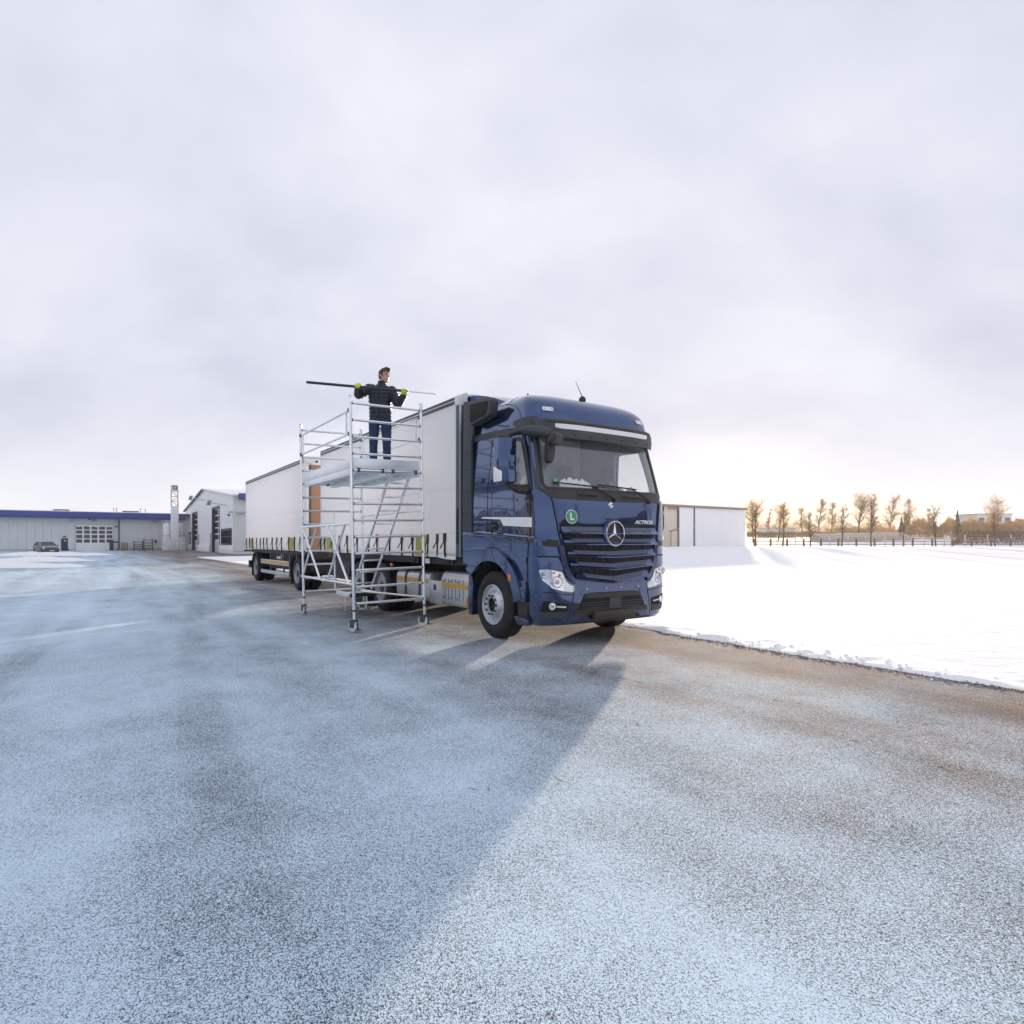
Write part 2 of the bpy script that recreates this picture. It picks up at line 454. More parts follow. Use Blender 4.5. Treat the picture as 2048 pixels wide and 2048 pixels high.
M['white_paint'] = mat('white_paint', (0.80, 0.81, 0.82), 0.4, var=0.06, vscale=2, dirt=((0.45, 0.43, 0.40), 2.5, 0.35))
M['white_clean'] = mat('white_film', (0.86, 0.86, 0.86), 0.35, var=0.03)
M['nylon'] = mat('white_nylon', (0.74, 0.76, 0.72), 0.45, var=0.1, vscale=12, dirt=((0.25, 0.22, 0.18), 18.0, 0.5))
M['yellow'] = mat('olive_yellow_panel', (0.42, 0.40, 0.030), 0.45, var=0.18, vscale=4)
M['stripe'] = mat('amber_reflective_tape', (0.62, 0.30, 0.012), 0.35, var=0.12, vscale=20)
M['amber'] = mat('amber_plastic', (0.75, 0.20, 0.01), 0.25, var=0.12, vscale=10)
M['plywood'] = mat('brown_plywood', (0.40, 0.235, 0.15), 0.65, var=0.12, vscale=3, stretch=(1, 1, 0.15))
M['rail'] = mat('grey_extrusion', (0.10, 0.12, 0.135), 0.42, metal=0.5, var=0.12, vscale=3)
M['glass'] = glass_mat('windscreen_glass', (0.95, 0.97, 0.97), 2.8, 0.0, 0.11)
M['hall_glass'] = glass_mat('hall_glass', (0.35, 0.36, 0.38), 1.3)
M['dark_glass'] = mat('dark_glass', (0.015, 0.017, 0.022), 0.06, var=0.2, spec=0.8)
M['lamp_glass'] = glass_mat('lamp_glass', (0.95, 0.96, 0.98), 1.2)
M['mirror'] = mat('mirror_glass', (0.75, 0.77, 0.8), 0.03, metal=1.0, var=0.02)
M['interior'] = mat('cab_interior', (0.16, 0.17, 0.18), 0.75, var=0.15, vscale=6)
M['interior_light'] = mat('cab_lining', (0.60, 0.63, 0.63), 0.85, var=0.12, vscale=4)
M['seat'] = mat('seat_fabric', (0.055, 0.06, 0.07), 0.9, var=0.25, vscale=25)
M['green'] = mat('green_sticker', (0.055, 0.30, 0.13), 0.4, var=0.05)
M['plain_white'] = mat('white_print', (0.85, 0.85, 0.85), 0.4, var=0.03)
M['led'] = mat('led_lens', (0.86, 0.88, 0.90), 0.12, var=0.03)


# ------------------------------------------------------------------ mesh builder
class MB:
    def __init__(s):
        s.v, s.f = [], []

    def add(s, vs, fs):
        b = len(s.v)
        s.v += [tuple(v) for v in vs]
        s.f += [tuple(i + b for i in f) for f in fs]
        return s

    def bx(s, x0, x1, y0, y1, z0, z1):
        vs = [(x, y, z) for x in (x0, x1) for y in (y0, y1) for z in (z0, z1)]
        return s.add(vs, [(0, 1, 3, 2), (4, 6, 7, 5), (0, 4, 5, 1), (2, 3, 7, 6), (0, 2, 6, 4), (1, 5, 7, 3)])

    def obx(s, c, size, rot):
        """box about c with a rotation matrix"""
        vs = []
        for x in (-.5, .5):
            for y in (-.5, .5):
                for z in (-.5, .5):
                    vs.append(Vector(c) + rot @ Vector((x * size[0], y * size[1], z * size[2])))
        return s.add(vs, [(0, 1, 3, 2), (4, 6, 7, 5), (0, 4, 5, 1), (2, 3, 7, 6), (0, 2, 6, 4), (1, 5, 7, 3)])

    def tube(s, p, q, r, r2=None, n=8, cap=True):
        p, q = Vector(p), Vector(q)
        r2 = r if r2 is None else r2
        d = (q - p)
        if d.length < 1e-7: return s
        d.normalize()
        a = d.orthogonal().normalized(); b = d.cross(a)
        vs = []
        for c, rr in ((p, r), (q, r2)):
            for k in range(n):
                t = 2 * math.pi * k / n
                vs.append(c + rr * (math.cos(t) * a + math.sin(t) * b))
        fs = [(k, (k + 1) % n, n + (k + 1) % n, n + k) for k in range(n)]
        if cap: fs += [tuple(range(n - 1, -1, -1)), tuple(range(n, 2 * n))]
        return s.add(vs, fs)

    def path(s, pts, r, n=8):
        pts = [Vector(p) for p in pts]
        rs = r if isinstance(r, (list, tuple)) else [r] * len(pts)
        up = None; vs = []; m = len(pts)
        for i, p in enumerate(pts):
            d = (pts[min(i + 1, m - 1)] - pts[max(i - 1, 0)])
            d.normalize()
            if up is None: up = d.orthogonal().normalized()
            a = (up - d * up.dot(d))
            a = a.normalized() if a.length > 1e-5 else d.orthogonal().normalized()
            up = a; b = d.cross(a)
            for k in range(n):
                t = 2 * math.pi * k / n
                vs.append(p + rs[i] * (math.cos(t) * a + math.sin(t) * b))
        fs = []
        for i in range(m - 1):
            for k in range(n):
                fs.append((i * n + k, i * n + (k + 1) % n, (i + 1) * n + (k + 1) % n, (i + 1) * n + k))
        fs += [tuple(range(n - 1, -1, -1)), tuple(range((m - 1) * n, m * n))]
        return s.add(vs, fs)

    def lathe(s, prof, c, axis, n=32, closed=False):
        """prof: (radius, distance along axis)"""
        c, ax = Vector(c), Vector(axis).normalized()
        a = ax.orthogonal().normalized(); b = ax.cross(a)
        vs = []
        for r, h in prof:
            for k in range(n):
                t = 2 * math.pi * k / n
                vs.append(c + ax * h + r * (math.cos(t) * a + math.sin(t) * b))
        fs = []
        m = len(prof)
        rng = range(m) if closed else range(m - 1)
        for i in rng:
            j = (i + 1) % m
            for k in range(n):
                fs.append((i * n + k, i * n + (k + 1) % n, j * n + (k + 1) % n, j * n + k))
        if not closed:
            fs += [tuple(range(n - 1, -1, -1)), tuple(range((m - 1) * n, m * n))]
        return s.add(vs, fs)

    def prism(s, poly, ax, a0, a1):
        """poly of 2-tuples; ax='y': (x,z), ax='x': (y,z), ax='z': (x,y)"""
        def mk(u, v, a):
            return (u, a, v) if ax == 'y' else (a, u, v) if ax == 'x' else (u, v, a)
        n = len(poly)
        vs = [mk(u, v, a0) for u, v in poly] + [mk(u, v, a1) for u, v in poly]
        fs = [tuple(range(n)), tuple(range(2 * n - 1, n - 1, -1))]
        fs += [(k, n + k, n + (k + 1) % n, (k + 1) % n) for k in range(n)]
        return s.add(vs, fs)

    def grid(s, fn, us, vs_):
        b = len(s.v); nu, nv = len(us), len(vs_)
        s.v += [tuple(fn(u, v)) for u in us for v in vs_]
        s.f += [(b + i * nv + j, b + (i + 1) * nv + j, b + (i + 1) * nv + j + 1, b + i * nv + j + 1)
                for i in range(nu - 1) for j in range(nv - 1)]
        return s

    def mirror_y(s):
        n = len(s.v)
        s.v += [(x, -y, z) for x, y, z in s.v]
        s.f += [tuple(i + n for i in reversed(f)) for f in list(s.f)]
        return s

    def build(s, name, m, parent=None, org=None, smooth=True, bevel=0.0, angle=35, merge=0.0, seg=2):
        me = bpy.data.meshes.new(name)
        if org is None:
            org = ORG.get(parent.name, (0, 0, 0)) if parent is not None else (0, 0, 0)
        ox, oy, oz = org
        me.from_pydata([(x - ox, y - oy, z - oz) for x, y, z in s.v], [], s.f)
        bm = bmesh.new(); bm.from_mesh(me)
        if merge: bmesh.ops.remove_doubles(bm, verts=bm.verts, dist=merge)
        bmesh.ops.recalc_face_normals(bm, faces=bm.faces)
        if bevel:
            es = [e for e in bm.edges if len(e.link_faces) == 2 and e.calc_face_angle(0) > R(30)]
            bmesh.ops.bevel(bm, geom=es, offset=bevel, segments=seg, profile=0.5, affect='EDGES', clamp_overlap=True)
        bm.to_mesh(me); bm.free()
        return link(name, me, m, parent, org, smooth, angle)


ORG = {}


def link(name, me, m, parent, org=(0, 0, 0), smooth=True, angle=35):
    if m is not None:
        me.materials.clear(); me.materials.append(M[m] if isinstance(m, str) else m)
    if smooth:
        for p in me.polygons: p.use_smooth = True
        me.set_sharp_from_angle(angle=R(angle))
    o = bpy.data.objects.new(name, me)
    COL.objects.link(o)
    if parent is not None:
        o.parent = parent
        ORG[o.name] = tuple(org)
    else:
        o.matrix_world = SITE @ Matrix.Translation(Vector(org))
        ORG[o.name] = tuple(org)
    return o


def tag(o, label, cat, group=None, kind=None):
    if label: o['label'] = label
    if cat: o['category'] = cat
    if group: o['group'] = group
    if kind: o['kind'] = kind
    return o


def thing(name, label, cat, org=(0, 0, 0), group=None, rotz=0.0):
    o = bpy.data.objects.new(name, None)
    o.empty_display_size = 0.2
    COL.objects.link(o)
    o.matrix_world = SITE @ Matrix.Translation(Vector(org)) @ Matrix.Rotation(rotz, 4, 'Z')
    ORG[o.name] = tuple(org)
    return tag(o, label, cat, group)


def copy_tree(o, parent=None):
    c = o.copy(); COL.objects.link(c); c.parent = parent
    ORG[c.name] = ORG.get(o.name, (0, 0, 0))
    for ch in list(o.children):
        copy_tree(ch, c)
    return c


def apply_mesh(o):
    """evaluated copy of an object's mesh with its modifiers"""
    dg = bpy.context.evaluated_depsgraph_get(); dg.update()
    return bpy.data.meshes.new_from_object(o.evaluated_get(dg), depsgraph=dg)


def temp_obj(mb, merge=0.0005):
    me = bpy.data.meshes.new('tmp'); me.from_pydata(mb.v, [], mb.f)
    bm = bmesh.new(); bm.from_mesh(me)
    bmesh.ops.remove_doubles(bm, verts=bm.verts, dist=merge)
    bmesh.ops.recalc_face_normals(bm, faces=bm.faces)
    bm.to_mesh(me); bm.free()
    o = bpy.data.objects.new('tmp', me); COL.objects.link(o)
    return o


def kill(o):
    bpy.data.objects.remove(o)


def text_mesh(name, body, size, m, parent, mtx, extrude=0.002, shear=0.0, org=(0, 0, 0), bold=0.0, sx=1.0):
    cu = bpy.data.curves.new(name, 'FONT'); cu.body = body; cu.size = size; cu.extrude = extrude
    cu.align_x = 'CENTER'; cu.align_y = 'CENTER'; cu.shear = shear; cu.offset = bold
    to = bpy.data.objects.new('tmp', cu); COL.objects.link(to)
    me = apply_mesh(to); kill(to)
    me.transform(Matrix.Diagonal((sx, 1, 1, 1)))
    me.transform(Matrix.Translation(-Vector(org)) @ mtx)
    return link(name, me, m, parent, org, smooth=False)


def round_poly(pts, r, n=4):
    """round the corners of a polygon; r a number or one per corner"""
    out = []; m = len(pts)
    for i in range(m):
        p = Vector(pts[i]); a = Vector(pts[i - 1]) - p; b = Vector(pts[(i + 1) % m]) - p
        rr = r[i] if isinstance(r, (list, tuple)) else r
        k = min(rr, a.length * 0.48, b.length * 0.48)
        p0 = p + a.normalized() * k; p1 = p + b.normalized() * k
        for j in range(n + 1):
            t = j / n
            q = p0 * (1 - t) ** 2 + p * 2 * t * (1 - t) + p1 * t ** 2
            out.append((q.x, q.y))
    return out

# ------------------------------------------------------------------ setting: yard and snow field
CAM_S = site(0, 0, 1.45)


def on_x(px, py, c):
    """where the sight line of a pixel meets the plane x = c of the site frame"""
    q = atpx(px, py, 10.0) - CAM_S
    p = CAM_S + q * ((c - CAM_S.x) / q.x)
    return p.y, p.z


def on_y(px, py, c):
    q = atpx(px, py, 10.0) - CAM_S
    p = CAM_S + q * ((c - CAM_S.y) / q.y)
    return p.x, p.z


def sstep(a, b, x):
    t = min(1, max(0, (x - a) / (b - a)))
    return t * t * (3 - 2 * t)


def terrain(x, y):
    w = SITE @ Vector((x, y, 0))
    h = 0.80 * sstep(18, 88, w.y) * sstep(2, 24, w.x)
    h += 1.75 * sstep(97, 150, w.y) * sstep(25, 45, w.x)
    return h


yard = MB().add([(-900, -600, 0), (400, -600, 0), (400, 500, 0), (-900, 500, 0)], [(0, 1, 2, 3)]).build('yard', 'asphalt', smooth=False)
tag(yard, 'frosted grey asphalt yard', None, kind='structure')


def edge_y(x):
    e = 1.24 + 0.10 * noise.noise((x * 0.45, 3.1, 0)) + 0.05 * noise.noise((x * 2.1, 7.7, 0)) + 0.02 * noise.noise((x * 7, 1.7, 0))
    if -9 < x < 1.0: e = max(e, 1.34)
    e += 0.5 * sstep(-10, -30, x)
    return e


def field_z(x, t):
    y = edge_y(x) + t
    rim = sstep(-0.01, 0.16, t) * (0.030 + 0.016 * noise.noise((x * 1.3, y * 1.3, 2.0)))
    lump = 0.045 * max(0, noise.noise((x * 2.6, y * 3.4, 5.0)) - 0.12) * sstep(0.02, 0.2, t) * sstep(1.6, 0.4, t)
    lump += 0.035 * max(0, noise.noise((x * 8.0, y * 9.0, 8.0))) * sstep(0.0, 0.1, t) * sstep(0.9, 0.2, t)
    wave = (0.03 + 0.022 * noise.noise((x * 0.5, y * 0.5, 1.0))) * sstep(0.5, 4, t)
    return -0.012 + rim + lump + wave + terrain(x, y) * sstep(0, 10, t)


xs = list(np.arange(-58, -4, 1.5)) + list(np.arange(-4, 11, 0.07)) + list(np.arange(11, 40, 1.0)) + list(np.arange(40, 120, 8.0)) + [150, 200, 300, 500]
ts = [0, .025, .05, .08, .11, .15, .2, .26, .33, .41, .5, .62, .75, .9, 1.1, 1.35, 1.7, 2.2, 3, 4, 5.5, 7.5, 10, 14, 19, 25, 32, 40, 48, 56, 64, 72, 80, 88, 96, 105, 115, 126, 140, 160, 200, 300, 600]
fm = MB().grid(lambda x, t: (x, edge_y(x) + t, field_z(x, t)), xs, ts)
tag(fm.build('snow_field', 'snow', smooth=True, angle=80), 'snow covered field beside the yard', None, kind='structure')

# snow clods thrown up along the verge
cl = MB()
rs = random.Random(3)
for k in range(260):
    x = rs.uniform(1.5, 9.5); t = abs(rs.gauss(0, 0.35)) - 0.18
    y = edge_y(x) + t; r = rs.uniform(0.006, 0.026) * (1 if t > 0 else 0.55)
    z = max(0.0, field_z(x, t)) + r * 0.3
    vs = []
    ico = [(0, 0, 1), (.9, 0, .4), (.28, .85, .4), (-.72, .53, .4), (-.72, -.53, .4), (.28, -.85, .4), (.72, .53, -.4), (-.28, .85, -.4), (-.9, 0, -.4), (-.28, -.85, -.4), (.72, -.53, -.4), (0, 0, -1)]
    for q in ico:
        s_ = r * rs.uniform(0.7, 1.25)
        vs.append((x + q[0] * s_ * 1.3, y + q[1] * s_ * 1.2, z + q[2] * s_ * 0.8))
    cl.add(vs, [(0, 1, 2), (0, 2, 3), (0, 3, 4), (0, 4, 5), (0, 5, 1), (1, 6, 2), (2, 7, 3), (3, 8, 4), (4, 9, 5), (5, 10, 1), (6, 7, 2), (7, 8, 3), (8, 9, 4), (9, 10, 5), (10, 6, 1), (11, 7, 6), (11, 8, 7), (11, 9, 8), (11, 10, 9), (11, 6, 10)])
tag(cl.build('snow_clods', 'snow', smooth=False), 'loose snow clods strewn along the verge of the field', 'snow', kind='stuff')

# dead grass along the verge
M['dry_grass'] = twig_mat('dry_grass', (0.17, 0.11, 0.05), 0.3)
gr = MB()
for k in range(1500):
    x = rs.uniform(1.2, 9.5); y = edge_y(x) + rs.gauss(-0.03, 0.05)
    h = rs.uniform(0.008, 0.03); a = rs.uniform(0, 6.3); b_ = rs.uniform(-.6, .6) * h; c_ = rs.uniform(-.6, .6) * h
    wx, wy = 0.004 * math.cos(a), 0.004 * math.sin(a)
    gr.add([(x - wx, y - wy, 0), (x + wx, y + wy, 0), (x + b_, y + c_, h)], [(0, 1, 2)])
tag(gr.build('verge_grass', 'dry_grass', smooth=False), 'short brown dead grass at the edge of the snow', 'grass', kind='stuff')


def snow_bank(label, cx, cy, rx, ry, h, seed):
    c = site(cx, cy)
    m = MB()
    us = np.linspace(0, 1, 15); vs_ = np.linspace(0, 2 * math.pi, 37)

    def fn(u, v):
        k = 1 + 0.25 * noise.noise((math.cos(v) * 1.3 + seed, math.sin(v) * 1.3, 0))
        x, y = math.cos(v) * u * rx * k, math.sin(v) * u * ry * k
        z = h * (1 - u ** 2) ** 1.0 * (0.75 + 0.6 * noise.noise((x * 0.5 + seed, y * 0.5, 1)) + 0.3 * noise.noise((x * 1.6 + seed, y * 1.6, 1)))
        # long axis across the view
        w = Vector((x, y, 0)); w.rotate(Matrix.Rotation(-PHI, 3, 'Z'))
        return c.x + w.x, c.y + w.y, max(-0.02, z - 0.02)
    m.grid(fn, us, vs_)
    o = m.build('snow_bank', 'snow', org=(c.x, c.y, 0), smooth=True, angle=80, merge=0.001)
    tag(o, label, 'snow', 'heaps of cleared snow at the left of the yard')


snow_bank('low heap of cleared snow in front of the parked dark car', -51.0, 68.0, 6.5, 3.6, 0.5, 1.0)
snow_bank('snow heap in the middle of the three at the left edge', -36.5, 47.0, 3.8, 3.0, 0.42, 4.0)
snow_bank('nearest of the three low snow heaps at the left edge', -30.0, 36.5, 5.0, 2.8, 0.36, 9.0)

# ------------------------------------------------------------------ hall with the blue fascia
M['panel'] = mat('grey_white_panel', (0.70, 0.72, 0.71), 0.5, var=0.05, vscale=0.6, bump=0.05, bscale=3, dirt=((0.38, 0.38, 0.36), 0.5, 0.35))
M['wall_white'] = mat('white_cladding', (0.90, 0.91, 0.92), 0.5, var=0.03, vscale=0.4, dirt=((0.6, 0.6, 0.58), 0.4, 0.3))
M['fascia'] = mat('blue_fascia', (0.030, 0.060, 0.300), 0.4, var=0.08, vscale=1.0)
M['navy'] = mat('navy_frame', (0.018, 0.020, 0.062), 0.4, var=0.1)
M['door_grey'] = mat('door_panel_grey', (0.50, 0.53, 0.56), 0.45, var=0.05)
M['soffit'] = mat('soffit_grey', (0.14, 0.13, 0.12), 0.7, var=0.1)
M['wood'] = mat('pallet_wood', (0.26, 0.16, 0.09), 0.8, var=0.3, vscale=8)
M['rust'] = mat('dark_rack_steel', (0.045, 0.038, 0.036), 0.6, var=0.3)
M['lamp_grey'] = mat('lamp_housing', (0.48, 0.52, 0.56), 0.4, var=0.05)
M['shed_trim_early'] = mat('brick_red_vent', (0.40, 0.22, 0.15), 0.6)
M['room'] = mat('dark_room', (0.05, 0.045, 0.042), 0.9, var=0.5, vscale=1.2)

HX = -117.0


def hz(X, Y):
    return 100 + X / 4.83, 940 + Y / 4.83


def hy_(X, Y, c=HX):
    return on_x(*hz(X, Y), c)


def gx(X, Y, c=7.7):
    return on_y(*hz(X, Y), c)


def build_hall():
    t = thing('workshop_hall', 'long grey hall with blue fascia and glazed sectional door at the left', 'building', (HX, -6, 0))
    yR = 16.0; yL = -62.0
    zt = 5.45
    dy0, dz1 = hy_(245, 495); dy1, _ = hy_(610, 500)
    py0, pz1 = hy_(107, 660); py1, _ = hy_(183, 660)
    dz1 = 4.35
    MB().bx(HX - 30, HX - 0.35, yL, yR, 0, 6.3).build('wall', 'panel', t)
    # cladding panels left and right of the openings, one by one
    pm = MB().bx(0, 0.12, 0, 1.06, 0, 1).build('cladding_panel', 'panel', t, org=(0, 0, 0), smooth=False)
    base = pm.data
    y = yL; first = True
    spans = []
    while y < 7.2:
        a, b = y, y + 1.08
        y = b
        if b > dy0 and a < dy1:
            spans.append((a, b, dz1, zt))
            if a < dy0 - 0.15: spans.append((a, dy0, 0.35, dz1))
            if b > dy1 + 0.15: spans.append((dy1, b, 0.35, dz1))
            continue
        if b > py0 and a < py1:
            spans.append((a, b, pz1, zt)); 
            if a < py0 - 0.1: spans.append((a, py0, 0.35, pz1))
            if b > py1 + 0.1: spans.append((py1, b, 0.35, pz1))
            continue
        spans.append((a, b, 0.35, zt))
    for a, b, z0, z1 in spans:
        o = pm if first else pm.copy()
        if not first: COL.objects.link(o); o.parent = t
        first = False
        o.location = (-0.30, a + 6 + 0.01, z0); o.scale = (1, (b - a - 0.02) / 1.06, z1 - z0)
    MB().bx(HX - 0.36, HX - 0.1, yL, py0, 0, 0.34).bx(HX - 0.36, HX - 0.1, py1, dy0, 0, 0.34).bx(HX - 0.36, HX - 0.1, dy1, yR, 0, 0.34).build('plinth', 'door_grey', t)
    # fascia board, soffit, snowy roof
    MB().bx(HX + 1.0, HX + 1.12, yL, 6.9, 5.35, 6.42).build('fascia_board', 'fascia', t, bevel=0.02)
    MB().bx(HX - 0.2, HX + 1.0, yL, 6.9, 5.36, 5.46).build('soffit', 'soffit', t)
    rf = MB().prism([(HX + 1.15, 6.43), (HX + 1.15, 6.52), (HX - 15, 7.3), (HX - 31, 6.5), (HX - 31, 6.3)], 'y', yL - 0.5, yR).build('roof', 'snow', t)
    for X in (100, 790):
        ya, _ = hy_(X - 80, 400); yb, _ = hy_(X + 80, 400)
        MB().bx(HX - 6, HX - 3, ya, yb, 6.75, 6.95).build('skylight', 'soffit', rf)
    for X in (620, 648, 880, 928):
        ya, _ = hy_(X, 380)
        MB().tube((HX - 2, ya, 6.7), (HX - 2, ya, 7.2), 0.06).tube((HX - 2, ya, 7.2), (HX - 2, ya, 7.32), 0.12).build('vent_pipe', 'shed_trim_early', rf)
    for X in (210, 628, 1010):
        ya, _ = hy_(X, 480)
        MB().bx(HX - 0.15, HX + 1.0, ya - 0.06, ya + 0.06, 5.2, 5.36).bx(HX - 0.15, HX + 0.1, ya - 0.14, ya + 0.14, 4.75, 5.3).build('bracket', 'door_grey', t)
    # sectional door with panes
    d = MB().bx(HX - 0.345, HX - 0.27, dy0, dy1, 0, dz1).build('sectional_door', 'wall_white', t)
    MB().bx(HX - 0.34, HX - 0.10, dy0 - 0.12, dy0, 0, dz1 + 0.1).bx(HX - 0.34, HX - 0.12, dy1, dy1 + 0.12, 0, dz1 + 0.1).bx(HX - 0.34, HX - 0.12, dy0, dy1, dz1, dz1 + 0.1).build('door_frame', 'lamp_grey', d)
    w = (dy1 - dy0) / 5
    z_of = lambda Y: hy_(430, Y)[1]
    rows = [(575, 543), (615, 585), (660, 627), (702, 670)]
    for a, b in rows:
        for k in range(5):
            MB().bx(HX - 0.28, HX - 0.255, dy0 + k * w + 0.12, dy0 + (k + 1) * w - 0.12, z_of(a), z_of(b)).build('pane', 'dark_glass', d, smooth=False)
    for z in (0.45, 0.9):
        MB().bx(HX - 0.28, HX - 0.262, dy0, dy1, z, z + 0.03).build('panel_joint', 'lamp_grey', d)
    # awning sheet of snow over the door head
    sh = MB()
    ny = 24
    sh.grid(lambda u, v: (HX - 0.24 + 0.02 * math.sin(u * 40), dy0 + 0.1 + (dy1 - dy0 - 0.2) * u, dz1 - 0.02 - v * (0.30 + 0.14 * noise.noise((u * 6, 0, 0)))), np.linspace(0, 1, ny), [0, 1])
    sh.build('snow_crust', 'snow', d)
    # side door
    o = MB().bx(HX - 0.4, HX - 0.24, py0, py1, 0, pz1).build('door', 'navy', t, bevel=0.02)
    MB().bx(HX - 0.235, HX - 0.2, py1 - 0.25, py1 - 0.1, 1.0, 1.05).build('handle', 'chrome', o)
    MB().bx(HX - 0.238, HX - 0.225, (py0 + py1) / 2 - .15, (py0 + py1) / 2 + .15, 1.55, 1.75).build('notice', 'lamp_grey', o)
    for X, Y, nm in ((140, 643, 'wall_lamp'), (642, 545, 'wall_lamp'), (382, 475, 'wall_lamp'), (1020, 683, 'meter_box')):
        ya, za = hy_(X, Y)
        MB().bx(HX - 0.2, HX + 0.05, ya - 0.18, ya + 0.18, za - (0.12 if nm != 'meter_box' else 0.35), za + 0.12).build(nm, 'rust', t, bevel=0.03)
    ya, za = hy_(430, 485)
    MB().bx(HX - 0.18, HX - 0.1, ya - 0.45, ya + 0.45, za - 0.28, za + 0.28).build('number_sign', 'lamp_grey', t)
    text_mesh('sign_digits', '01', 0.5, 'navy', t, Matrix.Translation((HX - 0.095, ya, za)) @ Matrix(((0, 0, 1, 0), (1, 0, 0, 0), (0, 1, 0, 0), (0, 0, 0, 1))), org=(HX, -6, 0))
    ya, _ = hy_(666, 500)
    MB().tube((HX, ya, 0), (HX, ya, 5.4), 0.09).build('downpipe', 'navy', t)


build_hall()


def put_in_front():
    X0 = HX + 1.6
    # waste cabinet
    y0, z0 = hy_(575, 770, X0); y1, z1 = hy_(612, 672, X0)
    t = thing('waste_press', 'tall dark waste press beside the glazed sectional door', 'machine', (X0, y0, 0))
    MB().bx(X0 - 0.6, X0 + 0.3, y0, y1, 0, z1).build('cabinet', 'rust', t, bevel=0.03)
    MB().bx(X0 - 0.1, X0 + 0.35, y1 - 0.1, y1 + 0.7, z1 - 0.55, z1 - 0.3).build('lever_arm', 'rust', t, bevel=0.02)
    MB().bx(X0 + 0.3, X0 + 0.34, y0 + 0.1, y1 - 0.1, 0.3, 1.0).build('hatch', 'chassis', t)
    ya, za = hy_(660, 770, X0)
    t = thing('wooden_crate', 'small low wooden crate beside the dark waste press', 'crate', (X0, ya, 0))
    MB().bx(X0 - 0.3, X0 + 0.3, ya - 0.2, ya + 0.2, 0, 0.42).build('box', 'wood', t)
    MB().bx(X0 + 0.3, X0 + 0.32, ya - 0.22, ya + 0.22, 0.1, 0.18).bx(X0 + 0.3, X0 + 0.32, ya - 0.22, ya + 0.22, 0.28, 0.36).build('slat', 'wood', t)
    # pallets
    y0, _ = hy_(690, 768, X0); y1, zt = hy_(752, 702, X0)
    n = 7; h = max(0.9, zt) / n
    proto = None
    for k in range(n):
        if proto is None:
            t = thing('pallet', '', 'pallet', (X0, (y0 + y1) / 2, 0), 'stacked wooden pallets by the hall')
            hw = (y1 - y0) / 2; yc = (y0 + y1) / 2
            for q in range(5):
                xx = X0 - 0.4 + q * 0.165
                MB().bx(xx, xx + 0.14, yc - hw, yc + hw, h * 0.62, h * 0.96).build('deck_board', 'wood', t)
            for q in range(3):
                yy = yc - hw + q * (2 * hw - 0.14) / 2
                MB().bx(X0 - 0.4, X0 + 0.4, yy, yy + 0.14, h * 0.25, h * 0.75).build('block', 'wood', t)
            MB().bx(X0 + 0.36, X0 + 0.42, yc - hw, yc + hw, 0.02, h * 0.34).build('runner', 'wood', t)
            proto = t
        else:
            t = copy_tree(proto)
            t.location = t.location + Vector((0, 0, h * k))
        t['label'] = ('bottom', 'second from bottom', 'third from bottom', 'middle', 'third from top', 'second from top', 'topmost')[k] + ' wooden pallet of the low stack against the grey hall'
    # metal racks
    for X_a, X_b, Yt, lab in ((812, 895, 685, 'lower dark metal rack with four shelves against the grey hall'), (908, 990, 665, 'taller dark metal rack with shelves nearer the white tanks')):
        y0, _ = hy_(X_a, 765, X0); y1, zt = hy_(X_b, Yt, X0)
        t = thing('storage_rack', lab, 'rack', (X0, y0, 0), 'dark racks along the hall')
        for yy in (y0, y1):
            for xx in (X0 - 0.5, X0):
                MB().bx(xx - 0.05, xx + 0.05, yy - 0.06, yy + 0.06, 0, zt).build('post', 'rust', t)
        for q in range(4):
            zz = 0.25 + q * (zt - 0.5) / 3
            MB().bx(X0 - 0.5, X0 + 0.06, y0, y1, zz, zz + 0.09).build('shelf', 'rust', t)
    # two white tanks
    XT = HX + 4.0
    for X_a, X_b, Yt, lab in ((1092, 1166, 517, 'white upright tank left of the pylon'), (1240, 1298, 517, 'white upright tank right of the pylon by the gabled hall')):
        y0, zt = hy_(X_a, Yt, XT); y1, _ = hy_(X_b, Yt, XT)
        r = (y1 - y0) / 2; yc = (y0 + y1) / 2
        t = thing('tank', lab, 'tank', (XT, yc, 0), 'white tanks beside the pylon')
        MB().lathe([(r * 0.98, 0), (r, 0.05), (r, zt - 0.1), (r * 0.9, zt), (r * 0.3, zt + 0.05)], (XT, yc, 0), (0, 0, 1), 28).build('shell', 'white_paint', t)
        MB().lathe([(r + 0.03, 0), (r + 0.03, 0.12)], (XT, yc, zt * 0.55), (0, 0, 1), 28).build('band', 'lamp_grey', t)
        if X_a < 1100:
            ya, _ = hy_(1120, 500, XT)
            g = MB()
            for a in (-0.6, 0.6):
                g.tube((XT, yc + a, zt), (XT, yc + a, zt + 0.5), 0.05)
            g.tube((XT, yc - 0.6, zt + 0.5), (XT, yc + 0.6, zt + 0.5), 0.05).bx(XT - .3, XT + .3, yc - .3, yc + .3, zt, zt + .35)
            g.build('top_hatch', 'lamp_grey', t)
    # mesh fence in front of the tanks
    XF = HX + 6.5
    y0, zt = hy_(1087, 652, XF); y1, _ = hy_(1298, 652, XF)
    t = thing('barrier_fence', 'low white barred fence in front of the tanks', 'fence', (XF, y0, 0))
    n = 7
    for k in range(n):
        yy = y0 + (y1 - y0) * k / (n - 1)
        MB().bx(XF - 0.05, XF + 0.05, yy - 0.05, yy + 0.05, 0, zt).build('post', 'white_paint', t)
    for zz in (0.2, zt * 0.45, zt * 0.55, zt - 0.12):
        MB().bx(XF - 0.03, XF + 0.03, y0, y1, zz, zz + 0.1).build('rail', 'white_paint', t)
    nb = 40
